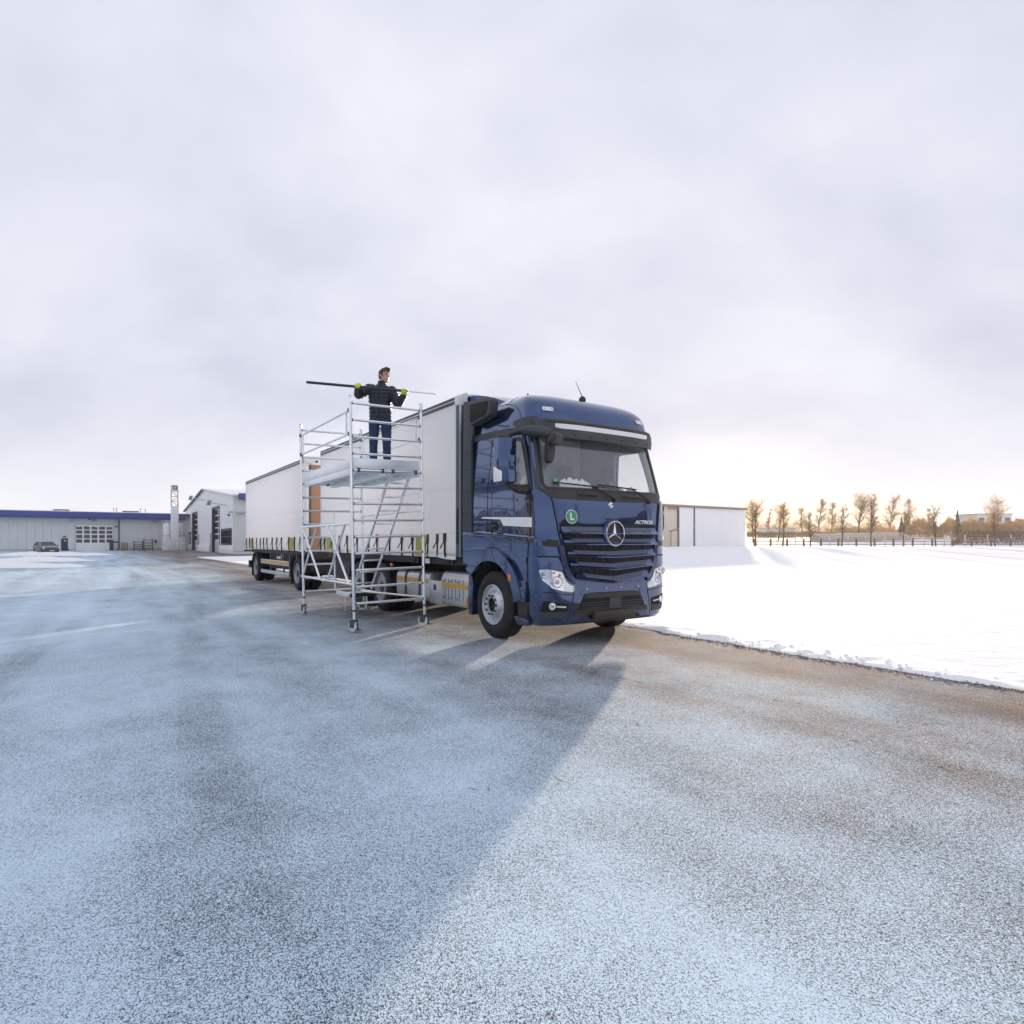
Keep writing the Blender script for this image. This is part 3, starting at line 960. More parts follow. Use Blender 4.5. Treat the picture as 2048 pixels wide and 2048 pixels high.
    for k in range(nb):
        yy = y0 + (y1 - y0) * (k + 0.5) / nb
        MB().bx(XF - 0.015, XF + 0.015, yy - 0.02, yy + 0.02, 0.2, zt - 0.1).build('bar', 'white_paint', t, smooth=False)
    # pylon
    XP = HX + 5.2
    y0, zt = hy_(1168, 145, XP); y1, zs = hy_(1240, 350, XP); zb = hy_(1205, 200, XP)[1]; zl = hy_(1205, 212, XP)[1]
    yc = (y0 + y1) / 2; hw = (y1 - y0) / 2
    t = thing('sign_pylon', 'tall white pylon with red lattice neck and square sign on top', 'pylon', (XP, yc, 0))
    MB().bx(XP - 0.5, XP + 0.5, y0, y1, 0, zs).build('shaft', 'wall_white', t, bevel=0.04)
    M['lattice'] = mat('red_white_lattice', (0.55, 0.40, 0.36), 0.5)
    for yy in (y0 + 0.06, y1 - 0.06):
        for xx in (XP - 0.45, XP + 0.45):
            MB().tube((xx, yy, zs), (xx, yy, zb + 0.02), 0.06).build('lattice_leg', 'lattice', t)
    nb = 3
    for k in range(nb):
        za, zc = zs + (zl - zs) * k / nb, zs + (zl - zs) * (k + 1) / nb
        s_ = 1 if k % 2 else -1
        MB().tube((XP + 0.45, yc - s_ * hw * 0.9, za), (XP + 0.45, yc + s_ * hw * 0.9, zc), 0.045).build('lattice_brace', 'lattice', t)
        MB().tube((XP + 0.45, yc - hw * 0.9, zc), (XP + 0.45, yc + hw * 0.9, zc), 0.05).build('lattice_bar', 'lattice', t)
    MB().bx(XP - 0.5, XP + 0.5, y0, y1, zb, zt).build('sign_box', 'panel', t, bevel=0.05)
    q = hw * 0.55; zm = (zb + zt) / 2
    e = MB().prism(round_poly([(yc - q, zm - q), (yc + q, zm - q), (yc + q, zm + q), (yc - q, zm + q)], 0.15), 'x', XP + 0.5, XP + 0.54).build('emblem', 'black_plastic', t)
    MB().prism(round_poly([(yc - q * .5, zm - q * .5), (yc + q * .5, zm - q * .5), (yc + q * .5, zm + q * .5), (yc - q * .5, zm + q * .5)], 0.1), 'x', XP + 0.54, XP + 0.56).build('emblem_square', 'plain_white', e)


put_in_front()


def build_gabled():
    Y0 = 7.7
    xa, xb = -123.0, -74.0
    zl, zr, zp = 7.2, 7.2, 9.65
    xm = (xa + xb) / 2
    t = thing('gabled_hall', 'white gabled hall with two tall navy doors beyond the trailer', 'building', (xm, Y0, 0))
    MB().prism([(xa, 0.0), (xb, 0.0), (xb, zr), (xm, zp), (xa, zl)], 'y', Y0 + 0.45, Y0 + 40).build('wall', 'wall_white', t)

    def top(x):
        return zl + (zp - zl) * (x - xa) / (xm - xa) if x < xm else zr + (zp - zr) * (xb - x) / (xb - xm)
    # openings of the gable front: (x0, x1, z0, z1)
    d1 = (gx(1375, 405)[0], gx(1425, 405)[0], gx(1400, 405)[1])
    d2 = (gx(1565, 352)[0], gx(1640, 352)[0], gx(1600, 352)[1])
    w1 = (gx(1312, 605)[0], gx(1362, 605)[0], gx(1337, 708)[1], gx(1337, 605)[1])
    w2 = (gx(1655, 570)[0], gx(1755, 570)[0], gx(1705, 717)[1], gx(1705, 572)[1])
    s1 = (gx(1428, 620)[0], gx(1440, 620)[0], gx(1434, 620)[1])
    s2 = (gx(1545, 612)[0], gx(1558, 612)[0], gx(1552, 612)[1])
    # front skin in vertical strips between and above the openings
    def strip(x0, x1, z0, zt=None, part='cladding'):
        za, zc = (top(x0), top(x1)) if zt is None else (zt, zt)
        poly = [(x0, z0), (x1, z0), (x1, zc)]
        if x0 < xm < x1 and zt is None: poly.append((xm, zp))
        poly.append((x0, za))
        MB().prism(poly, 'y', Y0, Y0 + 0.44).build(part, 'wall_white', t, smooth=False)
    g = 0.012
    cuts = [xa, w1[0], w1[1], d1[0], d1[1], s1[0], s1[1], s2[0], s2[1], d2[0], d2[1], w2[0], w2[1], xb]
    for i in range(len(cuts) - 1):
        x0, x1 = cuts[i] + g, cuts[i + 1] - g
        if (cuts[i], cuts[i + 1]) == (w1[0], w1[1]):
            strip(x0, x1, 0, w1[2]); strip(x0, x1, w1[3])
        elif (cuts[i], cuts[i + 1]) == (w2[0], w2[1]):
            strip(x0, x1, 0, w2[2]); strip(x0, x1, w2[3])
        elif (cuts[i], cuts[i + 1]) == (d1[0], d1[1]): strip(x0, x1, d1[2])
        elif (cuts[i], cuts[i + 1]) == (d2[0], d2[1]): strip(x0, x1, d2[2])
        elif (cuts[i], cuts[i + 1]) == (s1[0], s1[1]): strip(x0, x1, s1[2])
        elif (cuts[i], cuts[i + 1]) == (s2[0], s2[1]): strip(x0, x1, s2[2])
        else:
            n = max(1, int((x1 - x0) / 3.0))
            for k in range(n):
                strip(x0 + (x1 - x0) * k / n + 0.01, x0 + (x1 - x0) * (k + 1) / n - 0.01, 0)
    # big sectional doors, recessed
    for d, rows in ((d1, 5), (d2, 5)):
        o = MB().bx(d[0], d[1], Y0 + 0.36, Y0 + 0.43, 0, d[2]).build('sectional_door', 'wall_white', t)
        MB().bx(d[0], d[0] + 0.5, Y0 - 0.05, Y0 + 0.355, 0, d[2]).bx(d[1] - 0.12, d[1], Y0 - 0.05, Y0 + 0.355, 0, d[2]).bx(d[0] + 0.5, d[1] - 0.12, Y0 - 0.05, Y0 + 0.355, d[2] - 0.25, d[2]).build('door_frame', 'navy', o)
        zb = d[2] * 0.27; hh = (d[2] - 0.3 - zb) / rows
        MB().bx(d[0] + 0.5, d[1] - 0.12, Y0 + 0.30, Y0 + 0.355, 0.05, zb - 0.15).build('lower_panel', 'door_grey', o)
        nc = 2
        w = (d[1] - d[0] - 0.62) / nc
        for k in range(rows):
            for c in range(nc):
                x0 = d[0] + 0.5 + c * w
                MB().bx(x0 + 0.12, x0 + w - 0.12, Y0 + 0.32, Y0 + 0.352, zb + k * hh + 0.06, zb + (k + 1) * hh - 0.14).build('pane', 'dark_glass', o, smooth=False)
    for s in (s1, s2):
        o = MB().bx(s[0], s[1], Y0 + 0.1, Y0 + 0.4, 0, s[2]).build('side_door', 'navy', t)
    for w in (w1, w2):
        o = MB().bx(w[0], w[1], Y0 + 0.25, Y0 + 0.4, w[2], w[3]).build('window', 'dark_glass', t)
        fr = MB()
        for a, b, c, d_ in ((w[0] - .1, w[0] + .15, w[2] - .1, w[3] + .1), (w[1] - .15, w[1] + .1, w[2] - .1, w[3] + .1), (w[0] + .15, w[1] - .15, w[3] - .2, w[3] + .1), (w[0] + .15, w[1] - .15, w[2] - .1, w[2] + .1)):
            fr.bx(a, b, Y0 - 0.06, Y0 + 0.24, c, d_)
        fr.build('frame', 'navy', o)
        for k in (1, 2):
            xx = w[0] + (w[1] - w[0]) * k / 3
            MB().bx(xx - .08, xx + .08, Y0 + 0.05, Y0 + 0.24, w[2] + .1, w[3] - .2).build('mullion', 'navy', o)
        zz = (w[2] + w[3]) / 2
        MB().bx(w[0] + .15, w[1] - .15, Y0 + 0.03, Y0 + 0.24, zz - .06, zz + .06).build('transom', 'navy', o)
    # plinth strips
    for a, b in ((xa, d1[0]), (d1[1], s2[0]), (d2[1], xb)):
        MB().bx(a, b, Y0 - 0.14, Y0 - 0.005, 0, 0.95 if b < -80 else 1.0).build('plinth', 'wall_white', t, bevel=0.03)
    # verge trims and roof
    def slab(x0, z0, x1, z1, y0, y1, h, m, nm):
        MB().prism([(x0, z0), (x1, z1), (x1, z1 + h), (x0, z0 + h)], 'y', y0, y1).build(nm, m, t)
    slab(xa - 0.6, zl - 0.05, xm, zp + 0.01, Y0 - 0.4, Y0 + 41, 0.14, 'navy', 'roof_slope')
    slab(xm, zp + 0.012, xb + 0.6, zr - 0.05, Y0 - 0.4, Y0 + 41, 0.16, 'wall_white', 'roof_slope')
    MB().bx(xb + 0.62, xb + 0.85, Y0 + 0.5, Y0 + 41, zr - 0.55, zr + 0.25).build('eaves_fascia', 'fascia', t, bevel=0.02)
    # side wall panels, seen past the corner
    for k in range(14):
        MB().bx(xb + 0.01, xb + 0.12, Y0 + 0.02 + k * 2.2, Y0 + 2.18 + k * 2.2, 0.3, zr - 0.4).build('side_panel', 'panel', t, smooth=False)
    # floodlights on arms, camera
    for X, Y in ((1500, 292), (1705, 342), (1335, 440)):
        x, z = gx(X, Y)
        a = MB().tube((x, Y0, z), (x - 0.5, Y0 - 1.6, z + 0.3), 0.06).build('lamp_arm', 'lamp_grey', t)
        rot = Matrix.Rotation(R(-20), 3, 'Y')
        MB().obx((x - 1.0, Y0 - 1.9, z + 0.35), (1.5, 0.5, 0.16), rot).build('floodlight', 'lamp_grey', a, bevel=0.05)
    x, z = gx(1765, 410)
    a = MB().bx(x - 0.3, x + 0.3, Y0 - 0.5, Y0, z - 0.1, z + 0.15).build('camera_bracket', 'lamp_grey', t)
    MB().lathe([(0.05, 0.16), (0.13, 0.1), (0.15, 0), (0.11, -0.1), (0.03, -0.15)], (x, Y0 - 0.45, z - 0.35), (0, 0, 1), 12).build('camera_dome', 'black_plastic', a)
    yy, z = on_x(*hz(1840, 408), xb)
    MB().bx(xb + 0.13, xb + 0.6, yy - 0.5, yy + 0.5, z - 0.12, z + 0.1).build('floodlight', 'lamp_grey', t, bevel=0.04)


build_gabled()

# ------------------------------------------------------------------ white shed behind the cab
M['shed_white'] = mat('shed_white', (0.93, 0.94, 0.95), 0.45, var=0.02, vscale=0.3)
M['shed_cream'] = mat('shed_cream', (0.72, 0.66, 0.55), 0.6, var=0.05, vscale=0.6)
M['shed_trim'] = mat('shed_trim', (0.34, 0.22, 0.17), 0.6, var=0.1)
M['plum'] = mat('plum_post', (0.10, 0.07, 0.10), 0.5)


def sz(X, Y):
    return 1300 + X / 5.367, 960 + Y / 5.367


def build_shed():
    p = site(20.35, 85.0)
    XS = p.x
    yr, _ = on_x(*sz(1026, 315), XS)
    yl = p.y - 1.6
    zt = 6.45; zb = 0.55
    t = thing('storage_shed', 'flat white shed with brown eaves on the field behind the cab', 'shed', (XS, p.y, zb))
    yp1 = on_x(*sz(305, 500), XS)[0]; yp2 = on_x(*sz(472, 500), XS)[0]
    MB().bx(XS - 11, XS - 0.3, yl, yr - 0.02, zb, zt).build('wall', 'shed_white', t)
    n = 9
    for k in range(n):
        a = yl + (yp1 - 0.1 - yl) * k / n; b = yl + (yp1 - 0.1 - yl) * (k + 1) / n
        MB().bx(XS - 0.29, XS - 0.14, a + 0.01, b - 0.01, zb + 0.1, zt - 0.05).build('cladding_board', 'shed_cream', t, smooth=False)
    MB().bx(XS - 0.29, XS + 0.02, yp1 + 0.12, yp2 - 0.12, zb + 0.2, zt - 0.05).build('sliding_door', 'shed_white', t)
    n = 6
    for k in range(n):
        a = yp2 + 0.16 + (yr - yp2 - 0.16) * k / n; b = yp2 + 0.16 + (yr - yp2 - 0.16) * (k + 1) / n
        MB().bx(XS - 0.29, XS - 0.05, a + 0.004, b - 0.004, zb + 0.25, zt - 0.05).build('wall_panel', 'shed_white', t, smooth=False)
    MB().bx(XS - 0.29, XS + 0.08, yp1 - 0.09, yp1 + 0.11, zb, zt - 0.05).build('post', 'plum', t)
    MB().bx(XS - 0.29, XS + 0.08, yp2 - 0.11, yp2 + 0.15, zb, zt - 0.05).build('post', 'plum', t)
    MB().bx(XS - 0.28, XS + 0.04, yp1 + 0.12, yr, zb, zb + 0.19).build('base_rail', 'shed_trim', t)
    MB().bx(XS - 11.2, XS + 0.3, yl - 0.3, yr + 0.25, zt, zt + 0.26).build('eaves_board', 'shed_trim', t)
    MB().prism([(XS - 11.3, zt + 0.27), (XS + 0.35, zt + 0.27), (XS + 0.35, zt + 0.36), (XS - 5, zt + 0.7), (XS - 11.3, zt + 0.36)], 'y', yl - 0.4, yr + 0.35).build('roof', 'snow', t)
    ya, za = on_x(*sz(195, 305), XS); yb, _ = on_x(*sz(300, 310), XS)
    MB().bx(XS - 0.13, XS + 0.25, ya, yb - 0.1, za - 0.08, za + 0.06).build('track_hood', 'shed_trim', t)
    # rack leaning in the open bay
    y0, z1 = on_x(*sz(225, 555), XS + 1.2); y1, z0 = on_x(*sz(298, 712), XS + 1.2)
    t2 = thing('timber_rack', 'light barred rack standing in front of the cream bay of the white shed', 'rack', (XS + 1.2, y0, 0.6))
    for yy in (y0, y1):
        MB().bx(XS + 1.15, XS + 1.25, yy - 0.06, yy + 0.06, 0.55, z1).build('post', 'shed_trim', t2)
    for k in range(6):
        zz = z0 + (z1 - z0) * (k + 0.6) / 6
        MB().bx(XS + 1.17, XS + 1.23, y0, y1, zz - 0.05, zz + 0.05).build('bar', 'shed_cream', t2)
    MB().prism([(y0 - .1, z1), (y1, z1 + 0.35), (y1, z1 + 0.45), (y0 - .1, z1 + 0.1)], 'x', XS + 0.9, XS + 1.5).build('cover', 'shed_trim', t2)


build_shed()


# ------------------------------------------------------------------ fences on the field
def wpt(px, depth):
    p = site((px - 1024) / 1228 * depth, depth)
    return p.x, p.y


M['fence_wood'] = mat('fence_wood', (0.20, 0.10, 0.06), 0.8, var=0.3, vscale=3)
M['fence_metal'] = mat('pale_fence_post', (0.55, 0.50, 0.46), 0.5, var=0.1)


def build_fences():
    pts = [(1300 + X / 5.367, 90.0) for X in (1120, 1295, 1472, 1650, 1835)] + [(1600 + X / 5.367, 90 - i * 0.15) for i, X in enumerate((412, 605, 800, 1003, 1210, 1420, 1635, 1840, 2050, 2260, 2480))]
    p0 = wpt(*pts[0])
    t = thing('rail_fence', 'low brown wooden rail fence across the snowy field', 'fence', (*p0, terrain(*p0)))
    prev = None
    for px, d in pts:
        x, y = wpt(px, d); z = terrain(x, y)
        MB().bx(x - 0.10, x + 0.10, y - 0.10, y + 0.10, z - 0.1, z + 1.15).build('post', 'fence_wood', t)
        if prev:
            for h in (0.30, 0.70, ):
                MB().tube((prev[0], prev[1], prev[2] + h), (x, y, z + h), 0.05, n=5).build('rail', 'fence_wood', t)
        prev = (x, y, z)
    pts = [1514, 1554, 1591, 1659, 1696, 1733, 1770, 1809, 1848, 1889, 1930, 1975, 2022, 2070]
    p0 = wpt(pts[0], 100)
    t = thing('wire_fence', 'tall wire fence with pale posts behind the wooden rail fence', 'fence', (*p0, terrain(*p0)))
    prev = None
    for i, px in enumerate(pts):
        d = 101 - i * 0.9
        x, y = wpt(px, d); z = terrain(x, y)
        MB().tube((x, y, z - 0.1), (x, y, z + 1.75), 0.07 if i < 9 else 0.10, n=6).build('post', 'fence_metal', t)
        if prev:
            for h in (0.4, 0.85, 1.3, 1.7):
                MB().tube((prev[0], prev[1], prev[2] + h), (x, y, z + h), 0.012, n=3).build('wire', 'fence_metal', t)
        prev = (x, y, z)


build_fences()

# ------------------------------------------------------------------ trees
M['bark'] = twig_mat('bark', (0.14, 0.085, 0.05), 0.0)
M['birch'] = twig_mat('birch_bark', (0.42, 0.34, 0.25), 0.0)
M['twigs'] = twig_mat('brown_twigs', (0.36, 0.22, 0.09), 0.4)
M['gold_twigs'] = twig_mat('golden_twigs', (0.46, 0.30, 0.12), 0.5)
M['dark_twigs'] = twig_mat('dark_twigs', (0.13, 0.075, 0.045), 0.25)
M['sapling_twigs'] = twig_mat('sapling_twigs', (0.20, 0.115, 0.065), 0.3)
M['conifer'] = twig_mat('conifer_needles', (0.09, 0.075, 0.03), 0.25)


def twig_card(m, p, d, l, w, rnd):
    s = d.cross(Vector((rnd.uniform(-1, 1), rnd.uniform(-1, 1), rnd.uniform(-1, 1))))
    if s.length < 1e-4: return
    s = s.normalized() * w
    q = p + d * l
    m.add([p - s, p + s, q + s * 0.3, q - s * 0.3], [(0, 1, 2, 3)])


def tree(label, px, depth, height, spread, seed, style='round', bark='bark', twig='twigs', dens=1.0, group='bare trees beyond the fence', tw=0.03, name='bare_tree', at=None):
    rnd = random.Random(seed)
    x, y = wpt(px, depth) if at is None else (at.x, at.y)
    z = terrain(x, y) - 0.1
    t = thing(name, label, 'tree', (x, y, z), group)
    tr, cr = MB(), MB()
    base = Vector((x, y, z))

    def branch(p, d, l, r, lev):
        n = 4; pts = [p.copy()]; rs_ = [r]
        q = p.copy(); dd = d.copy()
        for k in range(n):
            bend = 0.16 if lev else 0.05
            dd = (dd + Vector((rnd.gauss(0, bend), rnd.gauss(0, bend), rnd.gauss(0.03, bend * 0.6)))).normalized()
            q = q + dd * l / n; pts.append(q.copy()); rs_.append(r * (1 - 0.72 * (k + 1) / n))
        if lev < 3: (tr if lev < 2 else cr).path(pts, rs_, 6 if lev == 0 else 4)
        if lev >= 3:
            for k in range(n): twig_card(cr, pts[k], (pts[k + 1] - pts[k]).normalized(), l / n, tw, rnd)
        if lev == 3: return
        cnt = {0: int(17 * dens) + 3, 1: int(8 * dens) + 1, 2: int(4 * dens)}[lev]
        for c in range(cnt):
            f = rnd.uniform(0.28 if lev == 0 else 0.2, 1.0) * n * 0.999
            i = int(f); pp = pts[i].lerp(pts[i + 1], f - i)
            ax = (pts[i + 1] - pts[i]).normalized()
            ang = rnd.uniform(0.35, 0.6) if style == 'column' else rnd.uniform(0.5, 1.0) if lev == 0 else rnd.uniform(0.35, 0.9)
            side = ax.orthogonal().normalized(); side.rotate(Matrix.Rotation(rnd.uniform(0, 6.283), 3, ax))
            nd = (ax * math.cos(ang) + side * math.sin(ang)).normalized()
            if lev == 0:
                ff = f / n
                prof = {'round': 1.0 - 0.75 * abs(ff - 0.55), 'column': 0.95 - 0.5 * ff, 'birch': 0.95 - 0.7 * ff}[style]
                ll = spread * prof * rnd.uniform(0.7, 1.2)
                nd = (nd + Vector((0, 0, 0.25))).normalized()
            else:
                ll = l * rnd.uniform(0.35, 0.65)
                if style == 'birch' and lev >= 1: nd = (nd + Vector((0, 0, -0.25))).normalized()
            branch(pp, nd, ll, max(0.012, rs_[i] * (0.5 if lev == 0 else 0.45)), lev + 1)

    branch(base, Vector((rnd.gauss(0, .03), rnd.gauss(0, .03), 1)).normalized(), height, height * 0.018 + 0.03, 0)
    tr.build('trunk', bark, t, smooth=True, angle=60)
    cr.build('crown', twig, t, smooth=False)
    return t


def build_trees():
    # saplings inside the rail fence
    for i, (px, h, lab) in enumerate(((1511, 5.0, 'upright sapling with golden twigs nearest the white shed'), (1565, 4.8, 'second upright sapling from the white shed on the field'),
                                      (1621, 3.6, 'slim sapling by the second stretch of the rail fence'), (1683, 4.4, 'thin bare sapling left of the tallest birch'),
                                      (1742, 5.0, 'dark dense sapling standing in front of the tallest birch'), (1806, 3.8, 'small bare sapling right of the tallest birch'),
                                      (1872, 4.4, 'dark sapling before the brown wood at the right'), (1990, 4.2, 'last bare sapling at the far right edge of the fence'))):
        tree(lab, px, 87.0, h * 1.15, 1.7, 40 + i, 'column', 'bark', 'sapling_twigs' if i > 1 else 'twigs', 0.95, 'saplings on the field', 0.02, 'sapling')
    spec = [(1506, 118, 6.4, 2.6, 'round', 'golden round crowned tree rising behind the right end of the shed'),
            (1535, 165, 8.2, 1.5, 'birch', 'thin tall tree between the first two saplings'),
            (1557, 125, 6.6, 2.2, 'round', 'golden tree behind the second sapling'),
            (1604, 140, 7.0, 2.4, 'birch', 'wispy golden birch left of the open sunlit gap'),
            (1637, 140, 9.6, 2.7, 'birch', 'tall airy golden birch in the sunlit gap'),
            (1664, 140, 8.4, 2.4, 'birch', 'golden birch just right of the tall airy one'),
            (1716, 135, 9.2, 3.0, 'round', 'broad golden tree left of the tallest birch'),
            (1740, 130, 10.2, 2.2, 'birch', 'tallest slender birch of the row on the right'),
            (1778, 135, 9.8, 3.0, 'birch', 'white stemmed birch at the left end of the brown wood'),
            (1820, 135, 9.2, 3.0, 'birch', 'birch rising out of the middle of the brown wood'),
            (1857, 140, 6.8, 1.6, 'birch', 'thin tree standing above the right part of the wood'),
            (1985, 140, 7.6, 3.0, 'round', 'round bare tree at the far right beyond the wood')]
    for i, (px, d, h, s, st, lab) in enumerate(spec):
        tree(lab, px, d, h * 0.93, s * 1.15, 100 + i, st, 'birch' if st == 'birch' else 'bark', 'gold_twigs', 1.25, tw=0.022)
    # conifers
    for px, d, h, lab, sd_ in ((1915, 130, 6.3, 'narrow dark conifer poking above the wood at the right', 1), (1803, 128, 5.0, 'short bushy conifer in front of the wood', 2)):
        rnd = random.Random(sd_)
        x, y = wpt(px, d); z = terrain(x, y) - 0.1
        t = thing('conifer', lab, 'tree', (x, y, z))
        MB().tube((x, y, z), (x, y, z + h), 0.16, 0.02).build('trunk', 'bark', t)
        m = MB()
        for k in range(900):
            f = rnd.random() ** 0.8; zz = z + h * (0.08 + 0.92 * f); r = (1 - f) * h * 0.2 + 0.08
            a = rnd.uniform(0, 6.28); d_ = Vector((math.cos(a), math.sin(a), rnd.uniform(-.5, .1))).normalized()
            twig_card(m, Vector((x, y, zz)) + d_ * r * rnd.uniform(0, .5), d_, r * rnd.uniform(.3, .6), 0.07, rnd)
        m.build('crown', 'conifer', t, smooth=False)
    # brown wood at the right and the hedge line: masses nobody could count
    rnd = random.Random(11)

    def mass(m, px0, px1, d0, d1, hfun, n, size, w):
        for k in range(n):
            px = rnd.uniform(px0, px1); d = rnd.uniform(d0, d1)
            x, y = wpt(px, d); H_ = hfun(px)
            z = terrain(x, y) + H_ * rnd.random() ** 0.75
            dr = Vector((rnd.gauss(0, .5), rnd.gauss(0, .5), rnd.uniform(.2, 1.2))).normalized()
            twig_card(m, Vector((x, y, z)), dr, size * rnd.uniform(.5, 1.3), w, rnd)
    wood = MB()
    mass(wood, 1765, 2120, 128, 150, lambda p: (1.2 + 3.4 * sstep(1765, 1830, p)) * (0.8 + 0.55 * noise.noise((p * 0.045, 2.2, 0)) + 0.2 * noise.noise((p * 0.16, 5, 0))), 26000, 0.7, 0.045)
    tag(wood.build('brown_wood', 'twigs', smooth=False), 'brown leafless wood massed behind the fence at the right', 'wood', kind='stuff')
    hedge = MB()
    mass(hedge, 1494, 1800, 150, 156, lambda p: 1.3 + 0.5 * noise.noise((p * 0.05, 9, 0)), 12000, 0.5, 0.05)
    mass(hedge, 1650, 1790, 158, 170, lambda p: 2.6 + 1.0 * noise.noise((p * 0.06, 4, 0)), 7000, 0.6, 0.05)
    tag(hedge.build('hedge', 'gold_twigs', smooth=False), 'long clipped brown hedge beyond the wire fence', 'hedge', kind='stuff')
    line = MB()
    mass(line, 1494, 1790, 176, 190, lambda p: 4.2 + 2.2 * noise.noise((p * 0.04, 7, 0)) + 1.6 * noise.noise((p * 0.2, 3, 0)), 17000, 0.9, 0.016)
    tag(line.build('tree_line', 'twigs', smooth=False), 'thin line of distant bare trees and brush along the horizon', 'trees', kind='stuff')
    und = MB()
    mass(und, 1905, 2120, 102, 112, lambda p: 2.0 * sstep(1900, 1935, p) + 0.2, 7000, 0.5, 0.03)
    tag(und.build('scrub', 'dark_twigs', smooth=False), 'brown thorny scrub behind the wire fence at the right edge', 'scrub', kind='stuff')


build_trees()

M['tunnel'] = mat('greenhouse_film', (0.40, 0.33, 0.28), 0.5, var=0.1, vscale=0.3)


def build_far():
    # low greenhouses behind the fence
    for i, (pa, pb, d, h, lab) in enumerate(((1640, 1706, 118, 1.75, 'leftmost low grey greenhouse behind the wire fence'), (1688, 1765, 121, 1.75, 'middle low grey greenhouse behind the wire fence'), (1765, 1822, 124, 1.75, 'rightmost low grey greenhouse before the brown wood'))):
        xa, ya = wpt(pa, d); xb_, yb_ = wpt(pb, d)
        za = min(terrain(xa, ya), terrain(xb_, yb_)) - 0.15
        t = thing('greenhouse', lab, 'greenhouse', (xa, ya, za), 'low greenhouses beyond the field')
        A, B = Vector((xa, ya, za)), Vector((xb_, yb_, za)); u = (B - A).normalized(); w = Vector((-u.y, u.x, 0)) * -1
        if (SITE.to_3x3() @ w).y < 0: w = -w
        L = (B - A).length; n = 5
        for k in range(n):
            a, b = A + u * (L * k / n + 0.03), A + u * (L * (k + 1) / n - 0.03)
            vs = [a, b, b + Vector((0, 0, h * .62)), a + Vector((0, 0, h * .62)), b + Vector((0, 0, h)) + w * 2.5, a + Vector((0, 0, h)) + w * 2.5, b + w * 5, a + w * 5]
            MB().add(vs, [(0, 1, 2, 3), (3, 2, 4, 5), (5, 4, 6, 7), (0, 3, 5, 7), (1, 6, 4, 2)]).build('roof_bay', 'tunnel', t, smooth=False)
        MB().tube(A + Vector((0, 0, h)) + w * 2.5, B + Vector((0, 0, h)) + w * 2.5, 0.08, n=5).build('ridge', 'wall_white', t)
    # flat white shed in the distance
    x, y = wpt(1524, 170); x2, y2 = wpt(1583, 170); z = terrain(x, y)
    A, B = Vector((x, y, z)), Vector((x2, y2, z)); u = (B - A).normalized(); L = (B - A).length
    t = thing('far_shed', 'long low white building far off behind the first saplings', 'building', (x, y, z))
    rz = Matrix.Rotation(math.atan2(u.y, u.x), 3, 'Z')
    MB().obx((A + B) / 2 + Vector((0, 0, 1.3)), (L, 6, 2.6), rz).build('wall', 'wall_white', t)
    MB().obx((A + B) / 2 + Vector((0, 0, 2.75)), (L + .6, 6.6, 0.28), rz).build('roof', 'snow', t)
    for k in range(5):
        MB().obx(A + u * (L * (k + .5) / 5) + (rz @ Vector((0, -3.02, 0))) * (1 if (SITE.to_3x3() @ (rz @ Vector((0, -3.0, 0)))).y < 0 else -1) + Vector((0, 0, 1.2)), (1.2, 0.1, 0.9), rz).build('window', 'dark_glass', t)
    # block of flats peeping over the wood at the right
    x, y = wpt(1932, 190); z = terrain(x, y)
    x2, y2 = wpt(2000, 190)
    A, B = Vector((x, y, z)), Vector((x2, y2, z)); u = (B - A).normalized(); L = (B - A).length
    rz = Matrix.Rotation(math.atan2(u.y, u.x), 3, 'Z')
    s_ = 1 if (SITE.to_3x3() @ (rz @ Vector((0, -1.0, 0)))).y < 0 else -1
    t = thing('far_block', 'grey block with red trim peeping over the wood at the right', 'building', (x, y, z))
    MB().obx((A + B) / 2 + Vector((0, 0, 3.6)), (L, 9, 7.2), rz).build('wall', 'panel', t)
    MB().obx((A + B) / 2 + Vector((0, 0, 7.35)), (L + .5, 9.5, 0.3), rz).build('roof_edge', 'lattice', t)
    for k in range(4):
        MB().obx(A + u * (L * (k + .5) / 4) + rz @ Vector((0, -4.52 * s_, 0)) + Vector((0, 0, 5.6)), (1.5, 0.1, 1.3), rz).build('window', 'dark_glass', t)


build_far()

